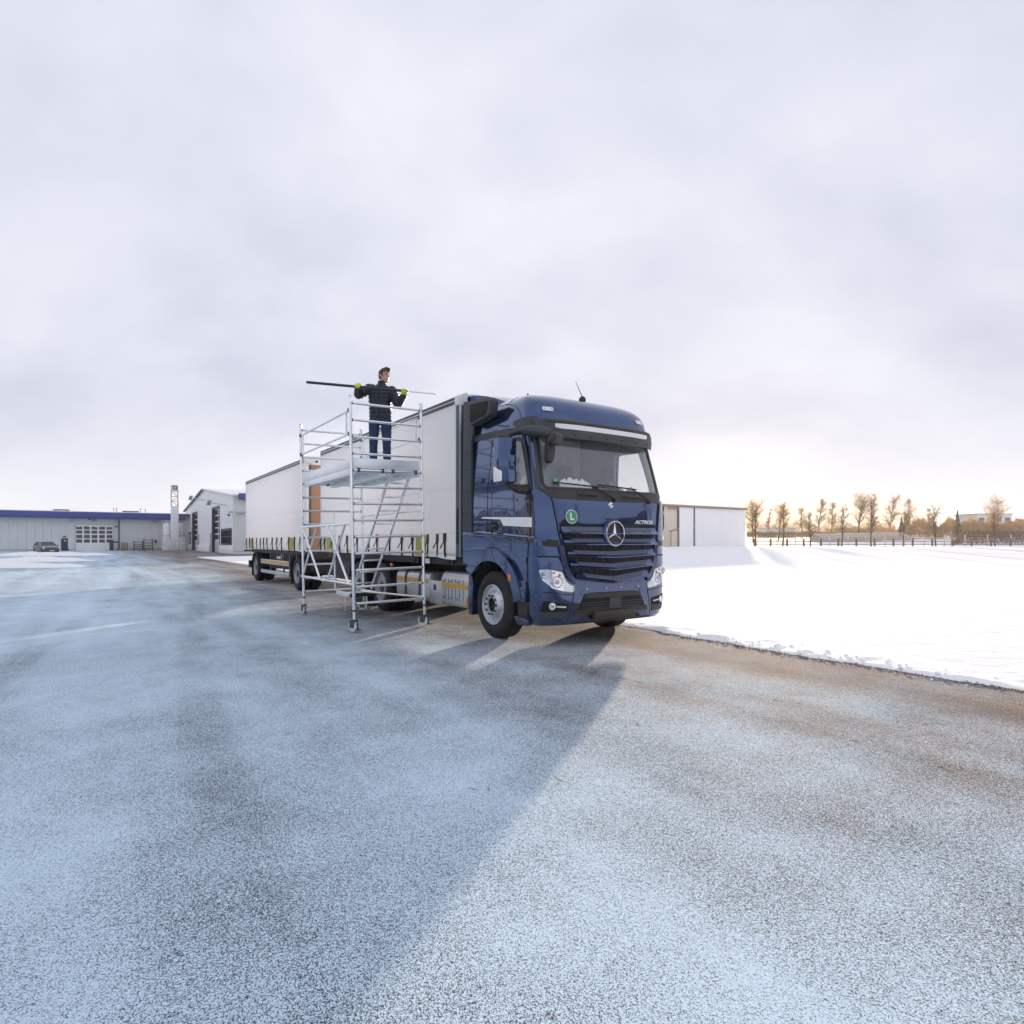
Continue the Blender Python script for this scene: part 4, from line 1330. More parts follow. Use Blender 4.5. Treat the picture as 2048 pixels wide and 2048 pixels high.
# ------------------------------------------------------------------ wheels
def wheel_mesh_parts(r=0.505, w=0.30, rear=False):
    """meshes about the origin with the outer face towards -y"""
    # tyre
    rim_r = 0.300
    hw = w / 2
    prof = [(rim_r, hw - 0.02), (rim_r + 0.02, hw), (r - 0.10, hw + 0.008), (r - 0.045, hw - 0.004), (r - 0.014, hw - 0.03)]
    g = 4
    for k in range(g):
        c = hw - 0.06 - (2 * hw - 0.12) * k / (g - 1)
        prof += [(r, c + 0.018), (r, c + 0.006), (r - 0.014, c + 0.005), (r - 0.014, c - 0.005), (r, c - 0.006), (r, c - 0.018)]
    prof += [(r - 0.014, -hw + 0.03), (r - 0.045, -hw + 0.004), (r - 0.10, -hw - 0.008), (rim_r + 0.02, -hw), (rim_r, -hw + 0.02)]
    tyre = MB().lathe([(a, -b) for a, b in prof], (0, 0, 0), (0, 1, 0), 64, closed=True)
    # rim: dish with hand holes
    o = -hw
    rim = MB()
    if not rear:
        pr = [(0.302, o + 0.03), (0.304, o - 0.004), (0.292, o - 0.010), (0.283, o + 0.004), (0.279, o + 0.07), (0.268, o + 0.10), (0.245, o + 0.085), (0.195, o + 0.0), (0.180, o - 0.018), (0.17, o - 0.028), (0.112, o - 0.028), (0.108, o - 0.02), (0.108, o + 0.05)]
    else:
        pr = [(0.302, o + 0.03), (0.304, o - 0.004), (0.292, o - 0.010), (0.283, o + 0.004), (0.270, o + 0.06), (0.262, o + 0.14), (0.22, o + 0.165), (0.17, o + 0.170), (0.13, o + 0.170), (0.125, o + 0.10), (0.11, o + 0.08), (0.06, o + 0.075)]
    rim.lathe(pr, (0, 0, 0), (0, 1, 0), 48)
    holes = MB()
    for k in range(10):
        a = 2 * math.pi * (k + 0.5) / 10
        rr = 0.224 if not rear else 0.235
        yy = o + (0.049 if not rear else 0.150)
        ca, sa = math.cos(a), math.sin(a)
        holes.lathe([(0.024, -0.02), (0.027, 0.005)], (ca * rr, yy, sa * rr), (0.86 * ca, -0.5, 0.86 * sa) if not rear else (0, 1, 0), 12)
    nuts = MB()
    for k in range(10):
        a = 2 * math.pi * k / 10
        rr = 0.1425
        yy = o + (-0.028 if not rear else 0.17)
        c = (math.cos(a) * rr, yy, math.sin(a) * rr)
        nuts.lathe([(0.019, 0.0), (0.019, -0.012), (0.014, -0.014), (0.013, -0.03), (0.004, -0.032)], c, (0, 1, 0), 8)
    hub = MB()
    if not rear:
        hub.lathe([(0.107, o + 0.06), (0.107, o + 0.0), (0.085, o - 0.004), (0.08, o + 0.012), (0.02, o + 0.012)], (0, 0, 0), (0, 1, 0), 28)
    else:
        hub.lathe([(0.118, o + 0.12), (0.115, o + 0.03), (0.10, o + 0.015), (0.02, o + 0.015)], (0, 0, 0), (0, 1, 0), 28)
    return tyre, rim, holes, nuts, hub


WHEEL = {}


def add_wheel(parent, x, y, side, rear=False, dual=False, r=0.505):
    """side -1: outer face to -y"""
    key = (rear, r)
    if key not in WHEEL:
        prs = wheel_mesh_parts(r=r, rear=rear)
        names = ('wheel', 'rim', 'hand_hole', 'wheel_nut', 'hub')
        mts = ('rubber', 'rim' if not rear else 'rim_dark', 'black', 'rail' if not rear else 'rim_dark', 'black' if not rear else 'chassis')
        obs = []
        for pm, nm, mt in zip(prs, names, mts):
            o = pm.build(nm, mt, None, org=(0, 0, 0), angle=40)
            obs.append(o.data); kill(o)
        WHEEL[key] = (names, obs)
    names, ms = WHEEL[key]
    ox, oy, oz = ORG[parent.name]
    root = None
    for nm, me in zip(names, ms):
        o = bpy.data.objects.new(nm, me); COL.objects.link(o)
        if root is None:
            root = o; o.parent = parent
            o.location = (x - ox, y - oy, r - oz)
            if side > 0: o.rotation_euler = (0, 0, math.pi)
            ORG[o.name] = (x, y, r)
        else:
            o.parent = root
    if dual:
        o = bpy.data.objects.new('inner_tyre', ms[0]); COL.objects.link(o); o.parent = root
        o.location = (0, 0.33, 0)
    return root


# ------------------------------------------------------------------ cab shell
LV = [  # z, front centre x, front corner x, half width
    (0.30, 1.230, 0.930, 1.175), (0.34, 1.265, 0.955, 1.205), (0.45, 1.290, 0.975, 1.232), (0.62, 1.300, 0.985, 1.245), (0.80, 1.300, 0.985, 1.250),
    (0.95, 1.295, 0.985, 1.250), (1.30, 1.285, 0.985, 1.255), (1.50, 1.280, 0.985, 1.262), (1.565, 1.276, 0.985, 1.262), (1.590, 1.275, 0.985, 1.238), (1.75, 1.270, 0.985, 1.238),
    (2.00, 1.255, 0.985, 1.238), (2.10, 1.240, 0.970, 1.236), (2.20, 1.215, 0.945, 1.232), (2.50, 1.130, 0.865, 1.222), (2.80, 1.040, 0.785, 1.206), (2.95, 1.000, 0.745, 1.198),
    (3.10, 0.985, 0.725, 1.190), (3.22, 0.980, 0.710, 1.180), (3.33, 0.965, 0.680, 1.165), (3.43, 0.925, 0.625, 1.138), (3.51, 0.855, 0.545, 1.095), (3.575, 0.750, 0.425, 1.030),
    (3.625, 0.600, 0.265, 0.940), (3.665, 0.395, 0.065, 0.800), (3.695, 0.140, -0.150, 0.620), (3.710, -0.120, -0.330, 0.400), (3.715, -0.35, -0.45, 0.2)]
XREAR = -0.88


def ring(z, c, s, w, inset=0.0, nf=18, ns=18):
    c, s, w = c - inset, s, w - inset
    xr = XREAR + inset
    pts = []
    for k in range(nf + 1):
        a = (math.pi / 2) * k / nf
        e = 0.60
        y = w * math.sin(a) ** e if k else 0.0
        x = s + (c - s) * (math.cos(a) ** e if k < nf else 0.0)
        pts.append((x, y))
    for k in range(1, ns + 1):
        pts.append((s + (xr - s) * k / ns, w))
    for k in range(1, 5):
        pts.append((xr, w * (1 - k / 4)))
    full = [(x, -y) for x, y in pts] + [(x, y) for x, y in reversed(pts[1:-1])]
    return [(x, y, z) for x, y in full]


def lv_at(z):
    for i in range(len(LV) - 1):
        if LV[i][0] <= z <= LV[i + 1][0]:
            t = (z - LV[i][0]) / (LV[i + 1][0] - LV[i][0])
            return tuple(a + (b - a) * t for a, b in zip(LV[i], LV[i + 1]))
    return LV[-1]


def belt_slope(v):
    x, y, z = v
    if abs(y) > 1.0:
        k = sstep(1.15, 1.5, z) * sstep(1.9, 1.6, z) * sstep(1.0, 1.2, abs(y))
        z = z - 0.065 * (x - 0.1) * k
    return (x, y, z)


def cab_loft(z0=0.30, z1=3.715, inset=0.0, dz=0.06):
    zs = [l[0] for l in LV if z0 <= l[0] <= z1]
    z = z0
    out = []
    for a, b in zip(zs[:-1], zs[1:]):
        n = max(1, int(round((b - a) / dz)))
        out += [a + (b - a) * k / n for k in range(n)]
    out.append(zs[-1])
    m = MB(); rings = [ring(*lv_at(q), inset=inset) for q in out]
    n = len(rings[0])
    for rg in rings: m.v += [belt_slope(p) if not inset else p for p in rg]
    for i in range(len(rings) - 1):
        for k in range(n):
            m.f.append((i * n + k, i * n + (k + 1) % n, (i + 1) * n + (k + 1) % n, (i + 1) * n + k))
    m.f.append(tuple(range(n - 1, -1, -1))); m.f.append(tuple(range((len(rings) - 1) * n, len(rings) * n)))
    return m


CAB = cab_loft()
_o = temp_obj(CAB)
BVH = BVHTree.FromPolygons([v.co.copy() for v in _o.data.vertices], [tuple(p.vertices) for p in _o.data.polygons])


def hit_front(y, z):
    h = BVH.ray_cast(Vector((3, y, z)), Vector((-1, 0, 0)))
    return (h[0], h[1]) if h[0] else (Vector((0.9, y, z)), Vector((1, 0, 0)))


def hit_side(x, z, s=-1):
    h = BVH.ray_cast(Vector((x, 3 * s, z)), Vector((0, -s, 0)))
    return (h[0], h[1]) if h[0] else (Vector((x, 1.2 * s, z)), Vector((0, s, 0)))


def decal(name, poly, view, m, parent, off=0.004, depth=0.012, res=0.06, both=False, smooth=True, org=None, s=-1):
    """a panel cut to a 2D outline and laid onto the cab skin; view 'side' (x,z) or 'front' (y,z)"""
    bm = bmesh.new()
    vs = [bm.verts.new((u, v, 0)) for u, v in poly]
    bm.faces.new(vs)
    us = [p[0] for p in poly]; vv = [p[1] for p in poly]
    for ax, lo, hi in ((0, min(us), max(us)), (1, min(vv), max(vv))):
        n = max(1, int((hi - lo) / res))
        for k in range(1, n):
            c = [0, 0, 0]; c[ax] = lo + (hi - lo) * k / n
            nn = [0, 0, 0]; nn[ax] = 1
            bmesh.ops.bisect_plane(bm, geom=bm.verts[:] + bm.edges[:] + bm.faces[:], plane_co=c, plane_no=nn)
    bm.verts.ensure_lookup_table()
    fn = (lambda u, v: hit_side(u, v, s)) if view == 'side' else hit_front
    bound = [e for e in bm.edges if len(e.link_faces) == 1]
    P = {v: fn(v.co.x, v.co.y) for v in bm.verts}
    outer = {}
    ext = bmesh.ops.extrude_edge_only(bm, edges=bound)
    newv = [g for g in ext['geom'] if isinstance(g, bmesh.types.BMVert)]
    nset = set(newv)
    for v in newv:
        p, nn = fn(v.co.x, v.co.y)
        v.co = p - nn * depth
    for v, (p, nn) in P.items():
        v.co = p + nn * off
    mb = MB()
    bm.verts.index_update()
    mb.v = [tuple(v.co) for v in bm.verts]
    mb.f = [tuple(v.index for v in f.verts) for f in bm.faces]
    bm.free()
    o = mb.build(name, m, parent, smooth=smooth, org=org, angle=40)
    if both:
        mb.v = [(x, -y, z) for x, y, z in mb.v]; mb.f = [tuple(reversed(f)) for f in mb.f]
        mb.build(name, m, parent, smooth=smooth, org=org, angle=40)
    return o


def line_poly(pts, w):
    """a 2D polyline widened into an outline"""
    l, r = [], []
    n = len(pts)
    for i in range(n):
        a = Vector(pts[max(0, i - 1)]); b = Vector(pts[min(n - 1, i + 1)])
        d = (b - a).normalized(); q = Vector((-d.y, d.x)) * w / 2
        p = Vector(pts[i])
        l.append(tuple(p + q)); r.append(tuple(p - q))
    return l + r[::-1]


def smooth_line(pts, n=6):
    out = []
    P = [Vector(p) for p in pts]
    for i in range(len(P) - 1):
        p0, p1, p2, p3 = P[max(0, i - 1)], P[i], P[i + 1], P[min(len(P) - 1, i + 2)]
        for k in range(n):
            t = k / n
            out.append(tuple(0.5 * ((2 * p1) + (p2 - p0) * t + (2 * p0 - 5 * p1 + 4 * p2 - p3) * t * t + (3 * p1 - p0 - 3 * p2 + p3) * t ** 3)))
    out.append(tuple(P[-1]))
    return out


def boolean(o, cutters):
    for c in cutters:
        md = o.modifiers.new('b', 'BOOLEAN'); md.operation = 'DIFFERENCE'; md.object = c; md.solver = 'EXACT'
    me = apply_mesh(o)
    for c in cutters: kill(c)
    kill(o)
    return me


WS = [(-1.06, 2.19), (-1.06, 2.20), (-0.985, 2.955), (0.985, 2.955), (1.06, 2.20), (1.06, 2.19)]
SIDE_WIN = round_poly([(0.10, 2.37), (0.165, 2.93), (0.70, 2.915), (0.83, 2.56), (0.93, 2.235), (0.30, 2.29)], [0.10, 0.06, 0.07, 0.3, 0.06, 0.14], 5)


def build_truck():
    t = thing('lorry', 'dark blue lorry with white curtain sided body parked beside the scaffold', 'lorry', (0, 0, 0))
    # ---- cab body
    inner = temp_obj(cab_loft(1.30, 3.33, 0.085, 0.2))
    ws = temp_obj(MB().prism(round_poly([(-1.125, 2.195), (-1.075, 2.95), (1.075, 2.95), (1.125, 2.195)], 0.09, 5), 'x', 0.3, 2.2))
    sw = temp_obj(MB().prism(SIDE_WIN, 'y', -2, 2))
    arch = temp_obj(MB().lathe([(0.665, -2), (0.665, 2)], (0, 0, 0.505), (0, 1, 0), 56))
    under = temp_obj(MB().bx(-2, 0.36, -2, 2, -0.2, 0.62))
    under2 = temp_obj(MB().bx(-2, -0.40, -2, 2, -0.2, 1.10))
    hollow = temp_obj(MB().bx(-0.7, 0.72, -1.02, 1.02, 0.0, 1.12))
    me = boolean(_o, [inner, ws, sw, arch, under, under2, hollow])
    cab = link('cab', me, 'paint', t, smooth=True, angle=28)
    # ---- glass
    def ws_y(u, v):
        zz = 2.17 + (2.97 - 2.17) * v
        yy = (-1.155 + 2.31 * u) * (1 - 0.045 * v)
        p, nn = hit_front(yy, zz)
        return p - nn * 0.012
    MB().grid(ws_y, np.linspace(0, 1, 33), np.linspace(0, 1, 13)).build('windscreen', 'glass', t, angle=60)
    for s in (-1, 1):
        us = np.linspace(0.06, 0.98, 12); vs_ = np.linspace(2.2, 2.96, 10)
        MB().grid(lambda x, z: hit_side(x, z, s)[0] + Vector((0, -s * 0.012, 0)), us, vs_).build('side_window', 'glass', t, angle=60)
    # black ceramic border round the screen and window rubbers
    def ringdecal(name, outer, inner_, view, m, **kw):
        n = len(outer)
        both = kw.pop('both', False)
        mb = MB()
        fn = hit_front if view == 'front' else (lambda a, b: hit_side(a, b, -1))
        k = kw.get('off', 0.005)
        for rr, o_ in ((outer, -0.004), (outer, k), (inner_, k), (inner_, -0.03)):
            for a, b in rr:
                p, nn = fn(a, b); mb.v.append(tuple(p + nn * o_))
        for L_ in range(3):
            for i in range(n):
                j = (i + 1) % n
                mb.f.append((L_ * n + i, L_ * n + j, (L_ + 1) * n + j, (L_ + 1) * n + i))
        if both:
            MB().add([(x, -y, z) for x, y, z in mb.v], mb.f).build(name, m, t, angle=50)
        return mb.build(name, m, t, angle=50)

    def offs(poly, d):
        c = Vector((sum(p[0] for p in poly) / len(poly), sum(p[1] for p in poly) / len(poly)))
        out = []
        m_ = len(poly)
        for i in range(m_):
            a, b = Vector(poly[i - 1]), Vector(poly[(i + 1) % m_])
            tg = (b - a)
            if tg.length < 1e-6: tg = Vector((1, 0))
            nn = Vector((tg.y, -tg.x)).normalized()
            p = Vector(poly[i])
            if (p - c).dot(nn) < 0: nn = -nn
            out.append(tuple(p + nn * d))
        return out

    def dens(poly, d=0.05):
        out = []
        for i in range(len(poly)):
            a, b = Vector(poly[i]), Vector(poly[(i + 1) % len(poly)])
            n = max(1, int((b - a).length / d))
            out += [tuple(a.lerp(b, k / n)) for k in range(n)]
        return out
    wsp = dens(round_poly([(-1.125, 2.195), (-1.075, 2.95), (1.075, 2.95), (1.125, 2.195)], 0.09, 5))
    ringdecal('windscreen_seal', offs(wsp, 0.035), offs(wsp, -0.012), 'front', 'black_plastic')
    swp = dens(SIDE_WIN)
    ringdecal('window_seal', offs(swp, 0.03), offs(swp, -0.012), 'side', 'black_plastic', both=True)
    # ---- dark panel below the screen, A pillars
    low = smooth_line([(-1.19, 2.155), (-1.12, 2.115), (-1.03, 2.055), (-0.8, 2.045), (-0.3, 2.035), (0.3, 2.035), (0.8, 2.045), (1.03, 2.055), (1.12, 2.115), (1.19, 2.155)], 4)
    decal('screen_panel', low + [(1.19, 2.19), (1.0, 2.165), (-1.0, 2.165), (-1.19, 2.19)], 'front', 'brown_plastic', t, off=0.008)
    for s in (-1, 1):
        decal('pillar_trim', [(s * a, b) for a, b in [(-1.16, 2.17), (-1.215, 2.17), (-1.205, 2.60), (-1.18, 2.99), (-1.11, 2.99), (-1.135, 2.60)]], 'front', 'grey_plastic', t, off=0.007)
    decal('pillar_side', [(0.965, 2.16), (1.02, 2.16), (0.93, 2.45), (0.83, 2.78), (0.76, 2.98), (0.70, 3.0), (0.77, 2.79), (0.87, 2.45)], 'side', 'grey_plastic', t, off=0.006, both=True)
    # ---- side trims
    band = smooth_line([(-0.60, 3.135), (-0.1, 3.13), (0.4, 3.105), (0.66, 3.075), (0.80, 3.03)], 4)
    band2 = smooth_line([(0.82, 2.96), (0.70, 2.97), (0.45, 3.0), (0.0, 3.03), (-0.60, 3.045)], 4)
    decal('roof_trim', band + band2, 'side', 'grey_plastic', t, off=0.012, both=True)
    MB().prism(round_poly([(-0.90, 1.60), (-0.60, 1.60), (-0.605, 3.05), (-0.55, 3.14), (-0.53, 3.68), (-0.85, 3.72)], [0.01, 0.03, 0.05, 0.05, 0.03, 0.03]), 'y', -1.262, -1.215).build('side_fairing', 'grey_plastic', t, bevel=0.012)
    MB().prism(round_poly([(-0.90, 1.60), (-0.60, 1.60), (-0.605, 3.05), (-0.55, 3.14), (-0.53, 3.68), (-0.85, 3.72)], [0.01, 0.03, 0.05, 0.05, 0.03, 0.03]), 'y', 1.215, 1.262).build('side_fairing', 'grey_plastic', t, bevel=0.012)
    for z in (1.9, 2.25, 2.6, 2.88):
        MB().bx(-0.895, -0.61, -1.2645, -1.26, z, z + 0.008).build('fairing_joint', 'black', t)
    # ---- white stripe, door joints, handle
    decal('white_stripe', [(-0.33, 1.815), (-0.28, 1.835), (0.3, 1.815), (1.01, 1.79), (1.01, 1.655), (0.30, 1.69), (0.215, 1.785), (0.1, 1.79)], 'side', 'white_clean', t, both=True)
    decal('door_joint', line_poly(smooth_line([(-0.145, 1.60), (-0.145, 2.3), (-0.10, 2.6), (-0.09, 3.0)], 5), 0.011), 'side', 'black', t, off=0.003, both=True)
    decal('door_joint', line_poly(smooth_line([(0.965, 1.46), (0.972, 1.9), (0.955, 2.16)], 4), 0.026), 'side', 'black', t, off=0.003, both=True)
    decal('door_joint', line_poly([(-0.60, 1.60), (-0.15, 1.575), (0.96, 1.505)], 0.012), 'side', 'black', t, off=0.003, both=True)
    decal('panel_joint', line_poly([(-0.02, 1.58), (-0.02, 2.2)], 0.006), 'side', 'black', t, off=0.0025, both=True)
    decal('lower_joint', line_poly(smooth_line([(0.97, 1.46), (0.955, 1.36), (0.93, 1.2), (0.925, 0.86), (0.93, 0.33)], 4), 0.03), 'side', 'black', t, off=0.003, both=True)
    for s in (-1, 1):
        ox = 0.055; p, nn = hit_side(ox, 1.70, s)
        b = MB().prism(round_poly([(ox - 0.10, 1.64), (ox + 0.09, 1.62), (ox + 0.10, 1.70), (ox + 0.06, 1.76), (ox - 0.10, 1.76)], 0.03), 'y', p.y - s * 0.02, p.y + s * 0.008).build('door_handle', 'black', t, bevel=0.004)
        MB().bx(ox - 0.06, ox + 0.08, min(p.y + s * 0.006, p.y + s * 0.03), max(p.y + s * 0.006, p.y + s * 0.03), 1.675, 1.71).build('grip', 'grey_plastic', b, bevel=0.01)
    # ---- wheel arch lip, lower creases, steps
    def arc(r, a0, a1, n=26, c=(0, 0.505), sq=1.0):
        return [(c[0] + r * math.cos(R(a0 + (a1 - a0) * k / n)), c[1] + r * sq * math.sin(R(a0 + (a1 - a0) * k / n))) for k in range(n + 1)]
    decal('arch_lip', arc(0.855, 10, 143) + arc(0.668, 143, 8)[0:], 'side', 'paint', t, off=0.06, depth=0.0, both=True)
    decal('arch_joint', line_poly(arc(0.865, 12, 143), 0.012), 'side', 'black', t, off=0.004, both=True)
    decal('door_crease', smooth_line([(0.1, 1.36), (0.45, 1.31), (0.92, 1.235)], 5) + smooth_line([(0.92, 1.15), (0.6, 1.20), (0.45, 1.24)], 4), 'side', 'paint', t, off=0.02, depth=0.0, both=True)
    decal('skirt_ledge', [(0.60, 0.93), (0.92, 0.90), (0.92, 0.80), (0.66, 0.82)], 'side', 'paint', t, off=0.03, depth=0.0, both=True)
    for s in (-1, 1):
        ya, yb = sorted((s * 1.24, s * 1.30))
        MB().prism(round_poly([(0.55, 0.86), (0.93, 0.80), (0.915, 0.60), (0.68, 0.66)], 0.03), 'y', ya, yb).build('step_ledge', 'paint', t, bevel=0.012)
        MB().prism([(0.66, 0.62), (0.925, 0.58), (0.925, 0.41), (0.70, 0.41)], 'y', *sorted((s * 1.222, s * 1.2495))).build('step_recess', 'black_plastic', t)
        MB().bx(0.69, 0.925, *sorted((s * 1.16, s * 1.275)), 0.385, 0.41).build('step_tread', 'black_plastic', t, bevel=0.004)
        MB().prism(round_poly([(0.60, 0.40), (0.93, 0.38), (0.93, 0.285), (0.68, 0.285)], 0.02), 'y', *sorted((s * 1.19, s * 1.262))).build('sill', 'paint', t, bevel=0.01)
        MB().bx(0.525, 0.60, *sorted((s * 1.30, s * 1.315)), 0.89, 0.99).build('side_marker', 'amber', t, bevel=0.006)
        # rear flap of the arch
        MB().prism([(-0.70, 0.29), (-0.60, 0.29), (-0.575, 0.75), (-0.62, 1.04), (-0.72, 1.04)], 'y', *sorted((s * 0.90, s * 1.25))).build('mudguard_flap', 'paint', t, bevel=0.012)
        MB().path([(-0.64, s * 1.1, 0.95), (-0.56, s * 1.1, 1.08), (-0.4, s * 1.1, 1.17)], 0.05, 8).build('arch_liner', 'black', t)
    lin = MB()
    for k in range(15):
        pass
    a1 = arc(0.663, -5, 160, 30)
    lin.grid(lambda i, y: (a1[int(i)][0], y, a1[int(i)][1]), range(31), [-1.235, -0.8, 0.8, 1.235])
    lin.build('wheel_housing', 'black', t)
    MB().bx(-0.85, 0.95, -0.75, 0.75, 0.42, 1.25).build('engine_block', 'chassis', t, bevel=0.05)
    # ---- front: bonnet, grille
    cl_ = [(-1.04, 2.06), (-1.02, 1.95), (-0.985, 1.75), (-0.94, 1.52), (-0.90, 1.36), (-0.86, 1.18), (-0.80, 1.02), (-0.72, 0.93)]
    for s in (-1, 1):
        decal('grille_joint', line_poly(smooth_line([(s * a, b) for a, b in cl_], 4), 0.02), 'front', 'black', t, off=0.004)
        decal('deflector_gap', [(s * a, b) for a, b in [(-1.235, 1.53), (-1.235, 1.40), (-1.05, 1.385), (-0.93, 1.38), (-0.965, 1.47), (-1.05, 1.525)]], 'front', 'black_plastic', t, off=0.003)
        decal('deflector', [(s * a, b) for a, b in [(-1.225, 2.12), (-1.07, 2.05), (-1.045, 1.95), (-1.0, 1.72), (-0.965, 1.50), (-1.0, 1.47), (-1.225, 1.50)]], 'front', 'paint', t, off=0.026, depth=0.0)
        decal('grille_surround', [(s * a, b) for a, b in smooth_line([(-0.965, 1.40), (-0.92, 1.2), (-0.87, 1.03), (-0.80, 0.93), (-0.70, 0.87)], 4) + smooth_line([(-0.66, 0.93), (-0.745, 0.97), (-0.80, 1.06), (-0.85, 1.22), (-0.885, 1.40)], 4)], 'front', 'paint', t, off=0.028, depth=0.0)
    decal('bonnet_joint', line_poly([(-0.94, 1.705), (-0.5, 1.70), (0.5, 1.70), (0.94, 1.705)], 0.02), 'front', 'black', t, off=0.004)
    decal('grille_backing', [(-0.94, 1.695), (-0.90, 1.50), (-0.86, 1.30), (-0.80, 1.10), (-0.70, 0.93), (0.0, 0.85), (0.70, 0.93), (0.80, 1.10), (0.86, 1.30), (0.90, 1.50), (0.94, 1.695)], 'front', 'black', t, off=0.003)
    # ribs behind the slats
    for k in range(14):
        yy = -0.78 + 1.56 * k / 13
        if abs(yy) > 0.76: continue
        p, _n = hit_front(yy, 1.2)
        MB().bx(p.x - 0.01, p.x + 0.008, yy - 0.006, yy + 0.006, 1.0, 1.64).build('grille_rib', 'brown_plastic', t, smooth=False)
    ends = [0.925, 0.895, 0.845, 0.795, 0.70]
    droop = [0.0, 0.0, 0.03, 0.05, 0.082]
    for k in range(5):
        ztop = 1.668 - 0.156 * k; e = ends[k]; h = 0.105
        ysn = np.linspace(-e, e, 41)

        def zc(y, zz): return zz - droop[k] * (1 - abs(y) / e)

        def prof(y):
            p1, _ = hit_front(y, zc(y, ztop)); p2, _ = hit_front(y, zc(y, ztop - h * 0.7)); p3, _ = hit_front(y, zc(y, ztop - h))
            tz = 1.0 if k < 4 else 1.0
            return [(p1.x + 0.004, y, zc(y, ztop)), (p1.x + 0.016, y, zc(y, ztop - 0.006)), (p2.x + 0.050, y, zc(y, ztop - h * 0.68)), (p3.x + 0.075, y, zc(y, ztop - h * 0.86)), (p3.x + 0.070, y, zc(y, ztop - h)), (p3.x + 0.004, y, zc(y, ztop - h * 0.97))]
        m = MB(); n6 = 6
        for y in ysn: m.v += prof(y)
        for i in range(len(ysn) - 1):
            for j in range(n6):
                m.f.append((i * n6 + j, i * n6 + (j + 1) % n6, (i + 1) * n6 + (j + 1) % n6, (i + 1) * n6 + j))
        m.f.append(tuple(range(n6))); m.f.append(tuple(range((len(ysn) - 1) * n6, len(ysn) * n6))[::-1])
        sl = m.build('grille_slat', 'paint', t, angle=30)
        # perforated inlay
        m = MB()
        ei = e - 0.14
        for i, u in enumerate(np.linspace(-1, 1, 41)):
            ya_, yb_ = u * (ei + 0.035), u * (ei - 0.02)
            za_, zb_ = zc(ya_, ztop - 0.012), zc(yb_, ztop - h * 0.64)
            p1, _ = hit_front(ya_, zc(ya_, ztop)); p2, _ = hit_front(yb_, zc(yb_, ztop - h * 0.7))
            m.v += [(p1.x + 0.0235, ya_, za_), (p2.x + 0.0530, yb_, zb_)]
            if i: m.f.append((2 * i - 2, 2 * i, 2 * i + 1, 2 * i - 1))
        m.build('perforated_inlay', 'perf', sl, angle=30)
    # ---- star emblem
    xs_ = hit_front(0, 1.572)[0].x + 0.05
    st = MB().lathe([(0.205, -0.06), (0.205, 0.0), (0.192, 0.018), (0.172, 0.022), (0.165, 0.0), (0.02, 0.0)], (xs_, 0, 1.572), (1, 0, 0), 48).build('emblem_bezel', 'paint', t, angle=40)
    MB().lathe([(0.163, 0.004), (0.02, 0.005)], (xs_, 0, 1.572), (1, 0, 0), 40).build('emblem_dish', 'black_plastic', st)
    MB().lathe([(0.182, 0.020), (0.178, 0.032), (0.166, 0.032), (0.162, 0.020)], (xs_, 0, 1.572), (1, 0, 0), 56, closed=True).build('emblem_ring', 'chrome', st, angle=40)
    m = MB()
    for k in range(3):
        a = math.pi / 2 + k * 2 * math.pi / 3
        d = Vector((0, math.cos(a), math.sin(a))); pdir = Vector((0, -math.sin(a), math.cos(a)))
        c = Vector((xs_ + 0.012, 0, 1.572))
        tip = c + d * 0.166
        b1, b2 = c + (pdir * 0.026) + d * 0.015, c - (pdir * 0.026) + d * 0.015
        top_ = c + Vector((0.03, 0, 0))
        m.add([tip + pdir * 0.004, tip - pdir * 0.004, b2, c, b1, top_, tip + Vector((0.012, 0, 0))], [(0, 6, 5, 4), (1, 2, 5, 6), (4, 5, 3), (2, 3, 5), (0, 1, 6), (0, 4, 3, 2, 1)])
    m.build('emblem_star', 'chrome', st, smooth=False)
    # small badge above the bonnet
    xb_ = hit_front(0, 2.0)[0].x
    MB().lathe([(0.045, 0.0), (0.04, 0.008), (0.01, 0.01)], (xb_, 0, 1.985), (1, 0, 0), 20).build('bonnet_badge', 'chrome', t)
    # ---- round green sticker with L, lettering
    yl, zl_ = -0.735, 1.80
    xl = hit_front(yl, zl_)[0].x
    nn_ = hit_front(yl, zl_)[1]
    stk = MB().lathe([(0.098, 0.0), (0.098, 0.005), (0.02, 0.005)], hit_front(yl, zl_)[0], nn_, 36).build('round_sticker', 'plain_white', t)
    MB().lathe([(0.088, 0.004), (0.088, 0.008), (0.02, 0.008)], hit_front(yl, zl_)[0], nn_, 36).build('sticker_disc', 'green', stk)

    def front_frame(y, z, off):
        p, nn = hit_front(y, z)
        ex = Vector((0, 0, 1)).cross(nn).normalized(); ez = nn.cross(ex).normalized()
        mt = Matrix((ex, ez, nn)).transposed().to_4x4(); mt.translation = p + nn * off
        return mt
    text_mesh('sticker_letter', 'L', 0.135, 'plain_white', stk, front_frame(yl, zl_ - 0.002, 0.0095), 0.001, bold=0.006)
    text_mesh('model_lettering', 'ACTROS', 0.075, 'plain_white', t, front_frame(0.66, 1.745, 0.006), 0.003, shear=0.3, bold=0.002, sx=1.35)
